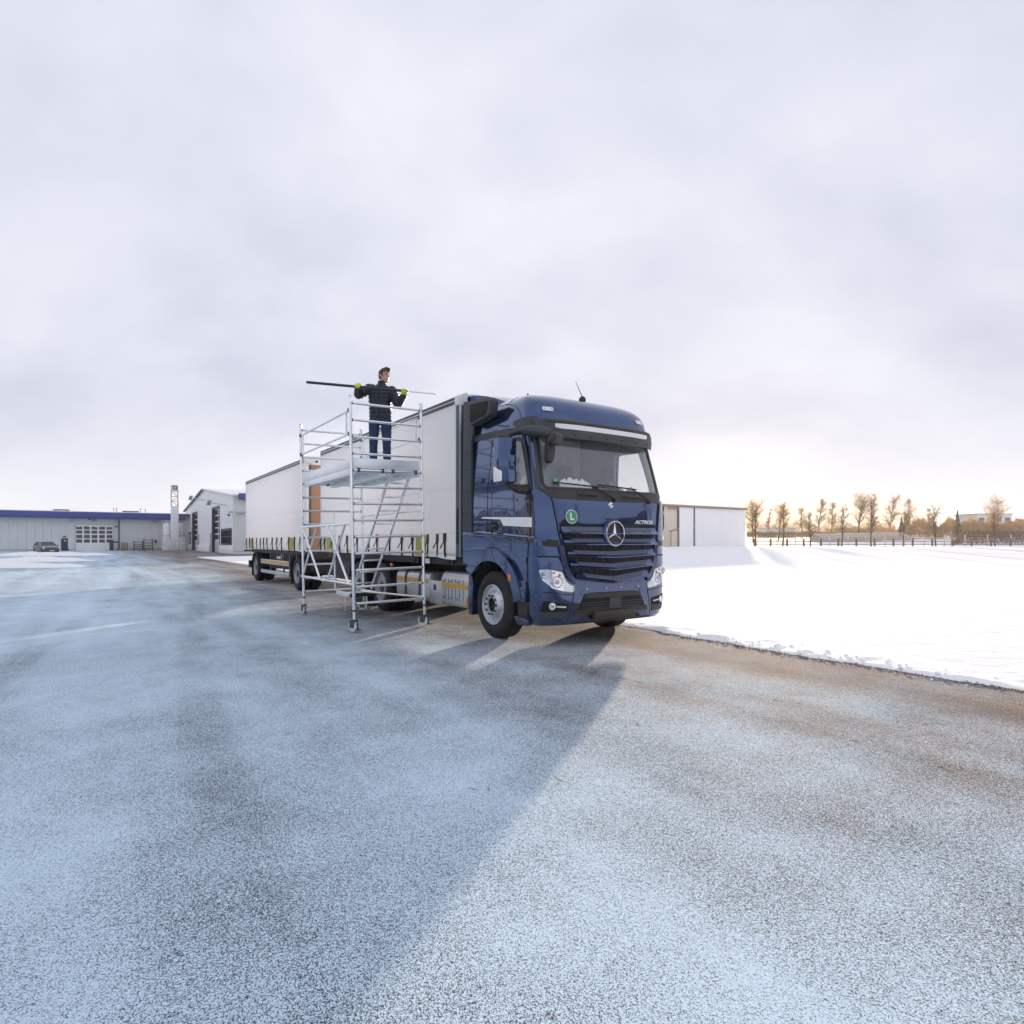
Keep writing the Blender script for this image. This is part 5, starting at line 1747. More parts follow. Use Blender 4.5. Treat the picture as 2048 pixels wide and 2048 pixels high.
    # ---- headlights
    for s in (-1, 1):
        hp = [(-1.215, 1.075), (-1.09, 1.075), (-0.905, 1.035), (-0.855, 0.93), (-0.80, 0.865), (-0.715, 0.845), (-0.715, 0.755), (-0.90, 0.775), (-1.06, 0.82), (-1.18, 0.93)]
        hp = round_poly([(s * a, b) for a, b in hp], 0.025, 3)
        h = decal('headlight', hp, 'front', 'chrome', t, off=0.004, depth=0.02)
        for y, z, r in ((-0.985, 0.905, 0.085), (-1.155, 1.005, 0.06)):
            p, nn = hit_front(s * y, z)
            nn = (nn + Vector((0.8, 0, 0))).normalized()
            MB().lathe([(r, -0.02), (r, 0.012), (r * 0.9, 0.018), (r * 0.72, -0.004), (r * 0.62, 0.002), (r * 0.55, -0.01), (r * 0.42, -0.01), (r * 0.40, 0.010), (r * 0.2, 0.022), (0.004, 0.024)], p, nn, 28).build('projector', 'rim', h, angle=30)
            MB().lathe([(r * 0.52, -0.003), (r * 0.42, 0.0)], p, nn, 24).build('projector_ring', 'black_plastic', h)
        for k in range(4):
            y0 = -0.885; y1 = -0.735; zz = 0.785 + k * 0.024 - 0.01
            p, nn = hit_front(s * (y0 + y1) / 2, zz)
            decal('reflector_rib', [(s * y0, zz), (s * y1, zz - 0.008), (s * y1, zz + 0.002), (s * y0, zz + 0.010)], 'front', 'rim', h, off=0.010)
        for y, z in ((-1.03, 1.03), (-0.945, 1.0), (-0.96, 0.975)):
            p, nn = hit_front(s * y, z)
            MB().lathe([(0.018, 0.0), (0.016, 0.012), (0.004, 0.014)], p, nn, 12).build('indicator_bulb', 'amber', h)
        decal('headlight_lens', hp, 'front', 'lamp_glass', h, off=0.026, depth=0.0)
        decal('lamp_brow', [(s * a, b) for a, b in [(-1.225, 1.235), (-0.97, 1.235), (-0.91, 1.15), (-0.885, 1.065), (-1.08, 1.10), (-1.20, 1.10)]], 'front', 'brown_plastic' if False else 'paint', t, off=0.010, depth=0.0)
        decal('brow_gap', line_poly([(s * -1.225, 1.25), (s * -0.97, 1.25), (s * -0.90, 1.16), (s * -0.875, 1.06)], 0.022), 'front', 'black', t, off=0.006)
        decal('corner_joint', line_poly([(s * -1.235, 0.765), (s * -1.10, 0.765), (s * -0.90, 0.735), (s * -0.715, 0.72)], 0.010), 'front', 'black', t, off=0.004)
        # fog lamp recess
        fp = round_poly([(s * -1.17, 0.655), (s * -0.80, 0.60), (s * -0.84, 0.40), (s * -1.20, 0.415)], 0.03, 4)
        f = decal('fog_recess', fp, 'front', 'black', t, off=0.004)
        decal('fog_lower', [(s * -1.185, 0.50), (s * -0.825, 0.49), (s * -0.845, 0.405), (s * -1.195, 0.42)], 'front', 'grey_plastic', f, off=0.012)
        p, nn = hit_front(s * -1.06, 0.575); nn = (nn + Vector((1, 0, 0))).normalized()
        MB().lathe([(0.052, -0.01), (0.052, 0.02), (0.046, 0.024), (0.036, 0.010), (0.01, 0.012)], p, nn, 22).build('fog_lamp', 'chrome', f)
        for k in range(6):
            y = -0.985 + 0.024 * k
            p, nn = hit_front(s * y, 0.568 - 0.002 * k)
            MB().obx(p + nn * 0.012, (0.02, 0.018, 0.02), Matrix.Identity(3)).build('led', 'led', f)
        decal('bumper_joint', line_poly([(s * -0.735, 0.86), (s * -0.72, 0.72), (s * -0.80, 0.42), (s * -0.83, 0.30)], 0.010), 'front', 'black', t, off=0.004)
        decal('towing_cover', [(s * -0.57 + 0.038 * math.cos(a), 0.735 + 0.038 * math.sin(a)) for a in np.linspace(0, 6.283, 25)[:-1]], 'front', 'black', t, off=0.003)
        decal('towing_cap', [(s * -0.57 + 0.034 * math.cos(a), 0.735 + 0.034 * math.sin(a)) for a in np.linspace(0, 6.283, 25)[:-1]], 'front', 'paint', t, off=0.005)
    for y in (-0.50, -0.145, 0.145, 0.50):
        p, nn = hit_front(y, 0.79)
        MB().lathe([(0.018, 0), (0.016, 0.016), (0.008, 0.022), (0.003, 0.03)], p, (1, 0, 0), 10).build('washer_nozzle', 'chrome', t)
    # ---- bumper opening and plate carrier
    op = round_poly([(-0.70, 0.435), (-0.53, 0.735), (0.53, 0.735), (0.70, 0.435)], [0.02, 0.12, 0.12, 0.02], 5)
    b = decal('air_intake', op, 'front', 'black', t, off=0.003)
    decal('intake_brow', [(-0.52, 0.725), (0.52, 0.725), (0.56, 0.66), (-0.56, 0.66)], 'front', 'brown_plastic', b, off=0.02)
    for z in (0.60, 0.565, 0.53):
        decal('intake_bar', [(-0.58, z), (0.58, z), (0.585, z - 0.012), (-0.585, z - 0.012)], 'front', 'grey_plastic', b, off=0.008)
    decal('sensor_cover', [(-0.09, 0.65), (0.13, 0.65), (0.13, 0.50), (-0.09, 0.50)], 'front', 'grey_plastic', b, off=0.03)
    decal('intake_lip', [(-0.70, 0.50), (-0.40, 0.51), (0.40, 0.51), (0.70, 0.50), (0.715, 0.432), (-0.715, 0.432)], 'front', 'brown_plastic', b, off=0.018)
    xpl = hit_front(0, 0.42)[0].x
    pc = MB().bx(xpl + 0.01, xpl + 0.075, -0.40, 0.40, 0.345, 0.475).build('plate_carrier', 'brown_plastic', t, bevel=0.012)
    for k in range(4):
        MB().bx(xpl + 0.02, xpl + 0.05, 0.05 + k * 0.08, 0.10 + k * 0.08, 0.475, 0.487).build('carrier_clip', 'black_plastic', pc)
    # ---- sun visor
    ysn = np.linspace(-1.10, 1.10, 45)

    def vis(y):
        """front x of the visor at this y"""
        return hit_front(max(-1.14, min(1.14, y)) * 0.985, 3.0)[0].x + 0.17 - 0.10 * abs(y / 1.15) ** 4
    def sweep(name, prf, m_, lo, hi, parent, n=45, angle=35):
        m = MB(); ys_ = np.linspace(lo, hi, n); k_ = None
        for y in ys_:
            pp = prf(y); k_ = len(pp)
            m.v += [(x, y, z) for x, z in pp]
        for i in range(n - 1):
            for j in range(k_):
                m.f.append((i * k_ + j, i * k_ + (j + 1) % k_, (i + 1) * k_ + (j + 1) % k_, (i + 1) * k_ + j))
        m.f.append(tuple(range(k_))); m.f.append(tuple(range((n - 1) * k_, n * k_))[::-1])
        return m.build(name, m_, parent, angle=angle)
    vz = sweep('sun_visor', lambda y: [(vis(y) - 0.19, 3.175), (vis(y) - 0.03, 3.165), (vis(y), 3.10), (vis(y) + 0.005, 2.99), (vis(y) - 0.012, 2.915), (vis(y) - 0.03, 2.915), (vis(y) - 0.02, 3.08), (vis(y) - 0.19, 3.12)], 'grey_plastic', -1.15, 1.15, t, 61)
    def strip_z(y):
        k = sstep(1.02, 0.78, abs(y))
        return 3.035 + 0.03 * (1 - k), 3.125
    sweep('visor_stripe', lambda y: [(vis(y) - 0.004, strip_z(y)[1] - 0.02), (vis(y) + 0.006, strip_z(y)[1] - 0.022), (vis(y) + 0.008, strip_z(y)[0]), (vis(y) - 0.004, strip_z(y)[0])], 'white_clean', -0.90, 0.90, vz)
    sweep('visor_lip', lambda y: [(vis(y) - 0.05, 3.178), (vis(y) + 0.004, 3.150), (vis(y) + 0.004, 3.112), (vis(y) - 0.05, 3.14)], 'brown_plastic', -1.02, 1.02, vz)
    for s in (-1, 1):
        decal('visor_wing', round_poly([(0.50, 3.13), (0.53, 3.19), (0.90, 3.21), (0.90, 3.06), (0.66, 3.06)], 0.02), 'side', 'grey_plastic', vz, off=0.03, s=s)
    for y in np.linspace(-0.9, 0.9, 7):
        MB().lathe([(0.012, 0), (0.010, 0.01)], (vis(y) + 0.003, y, 2.955), (1, 0, 0), 8).build('visor_screw', 'black', vz)
    # dark header behind the visor
    decal('header_panel', [(-1.09, 2.945), (1.09, 2.945), (1.09, 3.12), (-1.09, 3.12)], 'front', 'brown_plastic', t, off=0.012)
    # ---- roof lamps, antenna, roof spoiler, joint
    for s in (-1, 1):
        p, nn = hit_front(s * 0.90, 3.33)
        q = Matrix((Vector((0, 0, 1)).cross(nn).normalized(), nn, nn.cross(Vector((0, 0, 1)).cross(nn)).normalized())).transposed()
        lm = MB().obx(p + nn * 0.006, (0.165, 0.02, 0.065), q).build('roof_lamp', 'white_clean', t, bevel=0.008)
        for k in (-1, 1):
            MB().obx(p + nn * 0.018 + q @ Vector((0.05 * k, 0, 0)), (0.012, 0.004, 0.012), q).build('lamp_screw', 'black', lm)
        h = BVH.ray_cast(Vector((0.3, s * 0.8, 5)), Vector((0, 0, -1)))
        MB().lathe([(0.014, 0), (0.012, 0.03), (0.004, 0.035)], h[0], (0, 0, 1), 10).build('roof_bolt', 'black', t)
    h = BVH.ray_cast(Vector((0.62, 0.0, 5)), Vector((0, 0, -1)))[0]
    an = MB().lathe([(0.055, -0.02), (0.055, 0.02), (0.045, 0.05), (0.02, 0.07), (0.006, 0.075)], h, (0.2, 0, 1), 18).build('antenna', 'black_plastic', t)
    MB().tube(h + Vector((0, 0, 0.06)), h + Vector((-0.10, -0.05, 0.32)), 0.007, 0.003, 6).build('antenna_rod', 'brown_plastic', an)
    decal_pts = smooth_line([(-0.86, 3.50), (-0.3, 3.52), (0.15, 3.515), (0.46, 3.43), (0.63, 3.29), (0.68, 3.17)], 6)
    for s in (-1, 1):
        MB().path([hit_side(*q, s)[0] for q in decal_pts], 0.009, 6).build('roof_crease', 'paint', t)
    cj = []
    for a in np.linspace(-75, 75, 31):
        h2 = BVH.ray_cast(Vector((0.22, 3.0 * math.sin(R(a)), 3.2 + 3.0 * math.cos(R(a)))), Vector((0, -math.sin(R(a)), -math.cos(R(a)))))
        if h2[0] is not None: cj.append(h2[0])
    MB().path(cj, 0.006, 5).build('roof_joint', 'black', t)
    sp_ = MB()
    us = np.linspace(0, 1, 12); vs_ = np.linspace(-1, 1, 17)
    sp_.grid(lambda u, v: (0.05 - 1.08 * u, v * (0.86 + 0.22 * u), 3.60 + 0.31 * math.sin(u * math.pi / 2) - 0.05 * abs(v) ** 4), us, vs_)
    sp_.grid(lambda u, v: (0.05 - 1.08 * u, v * (0.86 + 0.22 * u), min(3.60 + 0.31 * math.sin(u * math.pi / 2) - 0.05 * abs(v) ** 4 - 0.02, 3.58 + 0.1 * u)), us, vs_)
    for s in (-1, 1):
        sp_.grid(lambda u, w: (0.05 - 1.08 * u, s * (0.86 + 0.22 * u), (3.58 + 0.1 * u) * (1 - w) + w * (3.60 + 0.31 * math.sin(u * math.pi / 2) - 0.05)), us, [0, 1])
    sp_.grid(lambda v, w: (-1.03, v * 1.08, 3.68 * (1 - w) + w * (3.91 - 0.05 * abs(v) ** 4)), vs_, [0, 1])
    sp_.build('roof_spoiler', 'paint', t, merge=0.001)
    # ---- air intake snorkel at the rear top corner
    xi0, xi1 = -0.53, 0.08
    sn = MB().prism(round_poly([(xi0, 3.27), (xi1 - 0.02, 3.34), (xi1 + 0.03, 3.57), (xi1 - 0.05, 3.63), (xi0, 3.65)], 0.06, 4), 'y', -1.345, -1.19).build('air_snorkel', 'grey_plastic', t, bevel=0.02)
    MB().prism(round_poly([(xi0 + 0.035, 3.315), (xi1 - 0.075, 3.365), (xi1 - 0.035, 3.56), (xi0 + 0.035, 3.605)], 0.03, 4), 'y', -1.352, -1.33).build('snorkel_mesh', 'black', sn, bevel=0.003)
    # ---- mirror
    for s in (-1,):
        mir = MB().prism(round_poly([(0.30, 1.41), (0.52, 1.37), (0.53, 1.55), (0.46, 1.63), (0.30, 1.63)], [0.03, 0.05, 0.08, 0.08, 0.03], 5), 'z', 2.27, 2.95)
        mir.v = [(x + 0.34, s * y, min(z, 2.885)) for x, y, z in mir.v]
        mo = mir.build('mirror', 'paint', t, bevel=0.025)
        MB().bx(0.632, 0.642, *sorted((s * 1.425, s * 1.615)), 2.30, 2.86).build('mirror_glass', 'mirror', mo)
        MB().prism(round_poly([(0.65, 2.28), (0.82, 2.28), (0.82, 2.42), (0.65, 2.50)], 0.02), 'y', *sorted((s * 1.59, s * 1.637))).build('mirror_patch', 'white_clean', mo, bevel=0.004)
        MB().path([(0.72, s * 1.45, 2.87), (0.68, s * 1.40, 2.95), (0.70, s * 1.28, 2.99), (0.74, s * 1.20, 3.01)], 0.035, 8).build('mirror_arm', 'black_plastic', mo)
        MB().path([(0.74, s * 1.48, 2.30), (0.78, s * 1.42, 2.22), (0.82, s * 1.33, 2.17), (0.92, s * 1.22, 2.16)], [0.05, 0.045, 0.05, 0.06], 8).build('mirror_arm', 'black_plastic', mo)
        MB().prism(round_poly([(0.44, 2.86), (0.70, 2.97), (0.72, 2.91), (0.48, 2.80)], 0.02), 'y', *sorted((s * 1.36, s * 1.56))).build('wide_mirror_hood', 'grey_plastic', mo, bevel=0.015)
    # front and kerb mirrors at the near upper corner
    fm_ = MB().path([(0.72, -1.20, 3.03), (0.92, -1.24, 3.00), (1.10, -1.16, 2.97), (1.24, -1.08, 2.93)], [0.05, 0.07, 0.075, 0.05], 10).build('front_mirror', 'grey_plastic', t)
    MB().obx((1.28, -1.04, 2.85), (0.11, 0.25, 0.17), Matrix.Rotation(R(25), 3, 'Z') @ Matrix.Rotation(R(35), 3, 'Y')).build('mirror_shell', 'brown_plastic', fm_, bevel=0.045, seg=4)
    MB().path([(1.05, -1.10, 2.95), (1.12, -1.02, 2.80), (1.16, -1.0, 2.66)], [0.04, 0.05, 0.03], 8).build('kerb_mirror_arm', 'brown_plastic', fm_)
    MB().prism(round_poly([(-1.09, 2.56), (-1.03, 2.52), (-0.98, 2.60), (-0.96, 2.80), (-1.09, 2.80)], 0.03), 'x', 1.09, 1.19).build('kerb_mirror_shell', 'brown_plastic', fm_, bevel=0.03, seg=3)
    fin = MB().prism(round_poly([(0.93, 1.60), (1.06, 1.52), (1.10, 1.75), (1.07, 2.05), (1.0, 2.12), (0.93, 2.10)], 0.03), 'y', 1.235, 1.30).build('corner_fin', 'black_plastic', t, bevel=0.01)
    for k in range(3):
        MB().bx(1.02, 1.09, 1.298, 1.306, 1.66 + k * 0.14, 1.74 + k * 0.14).build('fin_slot', 'shed_trim', fin)
    # ---- wipers, grab handles
    for y0, y1, tip in ((0.07, -0.66, -0.98), (0.80, 0.10, -0.22)):
        p0, n0 = hit_front(y0, 2.055); p1, n1 = hit_front(y1 + 0.33, 2.235)
        w = MB().path([p0 + n0 * 0.03, p0 + n0 * 0.05 + (p1 - p0) * 0.3, p1 + n1 * 0.035], [0.016, 0.012, 0.009], 6).build('wiper', 'black', t)
        pts = [hit_front(y, 2.232 + 0.004 * k)[0] + hit_front(y, 2.24)[1] * 0.02 for k, y in enumerate(np.linspace(y1 + 0.45, tip, 9))]
        MB().path(pts, 0.011, 5).build('wiper_blade', 'black', w)
        MB().lathe([(0.03, -0.01), (0.03, 0.03), (0.015, 0.045)], p0, n0, 12).build('wiper_pivot', 'black_plastic', w)
    for y0 in (-0.42, 0.42):
        pts = [hit_front(y, 2.115)[0] + hit_front(y, 2.115)[1] * o_ for y, o_ in ((y0 - 0.17, 0.005), (y0 - 0.14, 0.04), (y0, 0.048), (y0 + 0.14, 0.04), (y0 + 0.17, 0.005))]
        MB().path(pts, 0.022, 8).build('grab_handle', 'brown_plastic', t)
    # ---- windscreen stickers, inside decoration
    p, nn = hit_front(-0.94, 2.30)
    st2 = MB().lathe([(0.042, 0.0), (0.042, 0.003), (0.01, 0.003)], p + nn * 0.001, nn, 24).build('emission_sticker', 'green', t)
    text_mesh('emission_digit', '4', 0.05, 'plain_white', st2, front_frame(-0.94, 2.30, 0.005), 0.0005)
    rnd = random.Random(5)
    for a, b_ in ((-0.85, -0.28),):
        pts = [(a, 2.245)]
        n = 26
        for k in range(n + 1):
            f = k / n
            pts.append((a + (b_ - a) * f, 2.275 + 0.10 * math.sin(f * math.pi) ** 0.5 * rnd.uniform(0.5, 1.2)))
        pts.append((b_, 2.235))
        m = MB()
        m.v = [tuple(hit_front(y, z)[0] - hit_front(y, z)[1] * 0.05) for y, z in pts]
        bot = [tuple(hit_front(a + (b_ - a) * k / n, 2.235)[0] - hit_front(a + (b_ - a) * k / n, 2.235)[1] * 0.05) for k in range(n + 1)]
        tops = m.v[1:-1]
        mm = MB()
        mm.v = bot + tops
        mm.f = [(k, k + 1, n + 2 + k, n + 1 + k) for k in range(n)]
        mm.v += [(x - 0.006, y, z) for x, y, z in mm.v]
        q = 2 * (n + 1)
        mm.f += [(q + k + 1, q + k, q + n + 1 + k, q + n + 2 + k) for k in range(n)]
        mm.build('frost_garland', 'snow', t, smooth=False)
    mm = MB(); n = 14
    for k in range(n + 1):
        f = k / n; x = 0.60 + 0.30 * f
        mm.v += [(x, -1.14, 2.25 - 0.02 * f), (x, -1.14, 2.33 + 0.07 * math.sin(f * 3.1) * rnd.uniform(.5, 1.2))]
        if k: mm.f.append((2 * k - 2, 2 * k, 2 * k + 1, 2 * k - 1))
    mm.v += [(x, y + 0.006, z) for x, y, z in mm.v]
    mm.build('frost_garland', 'snow', t, smooth=False)
    # ---- interior
    MB().bx(-0.76, -0.70, -1.08, 1.08, 1.35, 3.25).build('rear_lining', 'interior_light', t)
    ds = MB().prism(round_poly([(0.55, 1.45), (0.62, 1.95), (0.78, 2.12), (1.06, 2.15), (1.10, 1.45)], 0.05), 'y', -1.06, 1.06).build('dashboard', 'interior', t, bevel=0.02)
    MB().bx(-0.7, 0.6, -1.1, 1.1, 1.36, 1.42).build('cab_floor', 'interior', t)
    for yc in (-0.62, 0.62):
        sx = -0.25
        se = MB().bx(sx - 0.25, sx + 0.27, yc - 0.25, yc + 0.25, 1.75, 1.90).build('seat', 'seat', t, bevel=0.05)
        MB().obx((sx - 0.22, yc, 2.25), (0.13, 0.48, 0.72), Matrix.Rotation(R(-8), 3, 'Y')).build('backrest', 'seat', se, bevel=0.05)
        MB().obx((sx - 0.27, yc, 2.70), (0.10, 0.28, 0.18), Matrix.Rotation(R(-8), 3, 'Y')).build('headrest', 'seat', se, bevel=0.04)
        MB().bx(sx - 0.2, sx + 0.2, yc - 0.2, yc + 0.2, 1.42, 1.75).build('seat_base', 'interior', se)
    sw_ = MB()
    c = Vector((0.42, 0.62, 2.16)); ax = Vector((-0.75, 0, 0.85)).normalized(); a = ax.orthogonal().normalized(); b3 = ax.cross(a)
    ringp = [c + (a * math.cos(x) + b3 * math.sin(x)) * 0.22 for x in np.linspace(0, 2 * math.pi, 29)]
    sw_.path(ringp, 0.016, 8)
    for x in (0.6, 2.5, 4.7): sw_.tube(c - ax * 0.03, c + (a * math.cos(x) + b3 * math.sin(x)) * 0.21, 0.014, n=6)
    sw_.tube(c - ax * 0.3, c, 0.05, n=8)
    sw_.build('steering_wheel', 'black_plastic', t)
    ph = MB().bx(0.985, 1.0, 0.22, 0.29, 2.14, 2.36).build('phone_holder', 'black_plastic', t, bevel=0.006)
    MB().obx((0.98, 0.66, 2.24), (0.05, 0.12, 0.11), Matrix.Rotation(R(20), 3, 'X')).build('cab_gadget', 'lamp_grey', t, bevel=0.03)
    MB().obx((0.98, 0.46, 2.22), (0.05, 0.08, 0.10), Matrix.Rotation(R(-10), 3, 'X')).build('cab_gadget', 'lamp_grey', t, bevel=0.02)
    # ---- wheels
    for s in (-1, 1):
        add_wheel(t, 0, s * 1.085, s)
        add_wheel(t, -4.48, s * 1.06, s, True, True)
        add_wheel(t, -5.83, s * 1.06, s, True, True)
    for x in (-4.48, -5.83, 0):
        MB().tube((x, -1.0, 0.5), (x, 1.0, 0.5), 0.08).build('axle', 'chassis', t)
    # ---- chassis
    for s in (-1, 1):
        MB().bx(-8.2, -0.3, *sorted((s * 0.36, s * 0.44)), 0.78, 1.04).build('frame_rail', 'chassis', t)
        a2 = [(-4.48 + 0.60 * math.cos(R(q)), 0.505 + 0.58 * math.sin(R(q))) for q in range(8, 175, 8)]
        for xo in (0, -1.35):
            gd = MB()
            gd.grid(lambda i, y: (a2[int(i)][0] + xo, y, a2[int(i)][1]), range(len(a2)), sorted((s * 0.70, s * 1.22)))
            gd.build('mudguard', 'black_plastic', t)
    MB().bx(-3.7, -0.9, -0.45, 1.2, 0.50, 1.05).build('front_sun_block', 'chassis', t)  # added solid box, blocks low sun passing under the lorry
    MB().bx(-8.2, -6.6, -1.05, 1.05, 0.52, 1.05).build('rear_sun_block', 'chassis', t)  # added behind the axles to keep sunlight off the road
    MB().bx(-6.5, -3.85, -0.62, 0.62, 0.48, 1.05).build('bogie_sun_block', 'chassis', t)  # added fill between the rear wheels, stops sun under the frame
    for x in (-1.4, -2.6, -3.8, -5.2, -6.6, -7.9):
        MB().bx(x - 0.06, x + 0.06, -1.12, 1.12, 1.04, 1.14).build('cross_member', 'chassis', t)
    MB().bx(-8.3, -0.95, -1.14, -1.08, 1.06, 1.185).build('body_sill', 'chassis', t)
    MB().bx(-8.3, -0.95, 1.08, 1.14, 1.06, 1.185).build('body_sill', 'chassis', t)
    MB().bx(-1.6, -0.8, -0.9, 0.9, 0.95, 1.12).build('gap_cover', 'black', t)
    # ribbed aluminium box behind the front wheel
    bp_ = round_poly([(-1.225, 0.385), (-1.235, 0.42), (-1.235, 0.82), (-1.18, 0.93), (-0.5, 0.93), (-0.5, 0.36), (-1.15, 0.36)], 0.02)
    ab = MB().prism(bp_, 'x', -1.67, -0.74).build('battery_box', 'steel', t, bevel=0.008)
    for k in range(6):
        xx = -1.53 + 0.125 * k
        MB().bx(xx - 0.010, xx + 0.010, -1.2365, -1.2300, 0.46, 0.83).build('box_rib', 'rail', ab)
        if k % 2 == 0:
            for zz in (0.50, 0.78):
                MB().lathe([(0.018, 0), (0.015, 0.006)], (xx - 0.06, -1.235, zz), (0, -1, 0), 10).build('box_bolt', 'rail', ab)
    MB().bx(-1.66, -0.75, -1.2385, -1.2352, 0.68, 0.755).build('reflective_tape', 'stripe', ab)
    MB().bx(-0.79, -0.75, -1.245, -1.236, 0.40, 0.56).build('side_marker', 'amber', ab)
    MB().bx(-1.64, -0.76, -1.18, -0.5, 0.931, 0.95).build('tread_plate', 'rail', ab)
    sb = MB().bx(-2.15, -1.685, -1.225, -0.5, 0.36, 0.77).build('toolbox', 'steel', t, bevel=0.01)
    MB().prism(round_poly([(-1.97, 0.60), (-1.90, 0.60), (-1.90, 0.70), (-1.97, 0.70)], 0.01), 'y', -1.235, -1.224).build('toolbox_lock', 'black_plastic', sb)
    MB().bx(-1.93, -1.70, -1.232, -1.226, 0.375, 0.43).build('name_plate', 'lamp_grey', sb)
    text_mesh('plate_lettering', 'WILDNER', 0.05, 'navy', sb, Matrix.Translation((-1.815, -1.233, 0.40)) @ Matrix(((1, 0, 0, 0), (0, 0, -1, 0), (0, 1, 0, 0), (0, 0, 0, 1))), 0.0005)
    # fuel tank
    tk = MB().prism(round_poly([(-1.225, 0.36), (-1.225, 0.90), (-0.55, 0.90), (-0.55, 0.36)], 0.13, 6), 'x', -3.62, -2.17).build('fuel_tank', 'steel', t, bevel=0.02)
    for xx in (-3.17, -2.55):
        pp = round_poly([(-1.235, 0.35), (-1.235, 0.91), (-0.54, 0.91), (-0.54, 0.35)], 0.135, 6)
        MB().prism(pp, 'x', xx - 0.035, xx + 0.035).build('tank_strap', 'black_plastic', tk)
    MB().bx(-3.60, -3.21, -1.2285, -1.2255, 0.70, 0.775).bx(-3.13, -2.59, -1.2285, -1.2255, 0.70, 0.775).bx(-2.51, -2.2, -1.2285, -1.2255, 0.70, 0.775).build('reflective_tape', 'stripe', tk)
    MB().lathe([(0.05, 0), (0.05, 0.05), (0.03, 0.06)], (-2.9, -0.95, 0.90), (0, 0, 1), 12).build('filler_cap', 'black_plastic', tk)
    MB().bx(-4.02, -3.92, -1.19, -1.16, 0.96, 1.02).build('side_marker', 'amber', t)
    MB().bx(-2.45, -2.25, -1.175, -1.162, 1.06, 1.15).build('info_plate', 'plain_white', t)
    for x in (-2.9, -2.75, -1.55, -1.4):
        MB().bx(x - 0.05, x + 0.05, -1.18, -1.163, 1.06, 1.16).build('lock_fitting', 'chassis', t)
    cargo_body(t, -8.52, -1.00, [-1.41, -1.76, -2.13, -2.68, -3.28, -3.87, -4.47, -5.07, -5.67, -6.27, -6.87, -7.47, -8.05, -8.4], [(-2.62, -2.18), (-7.98, -7.55)], False)
    return t


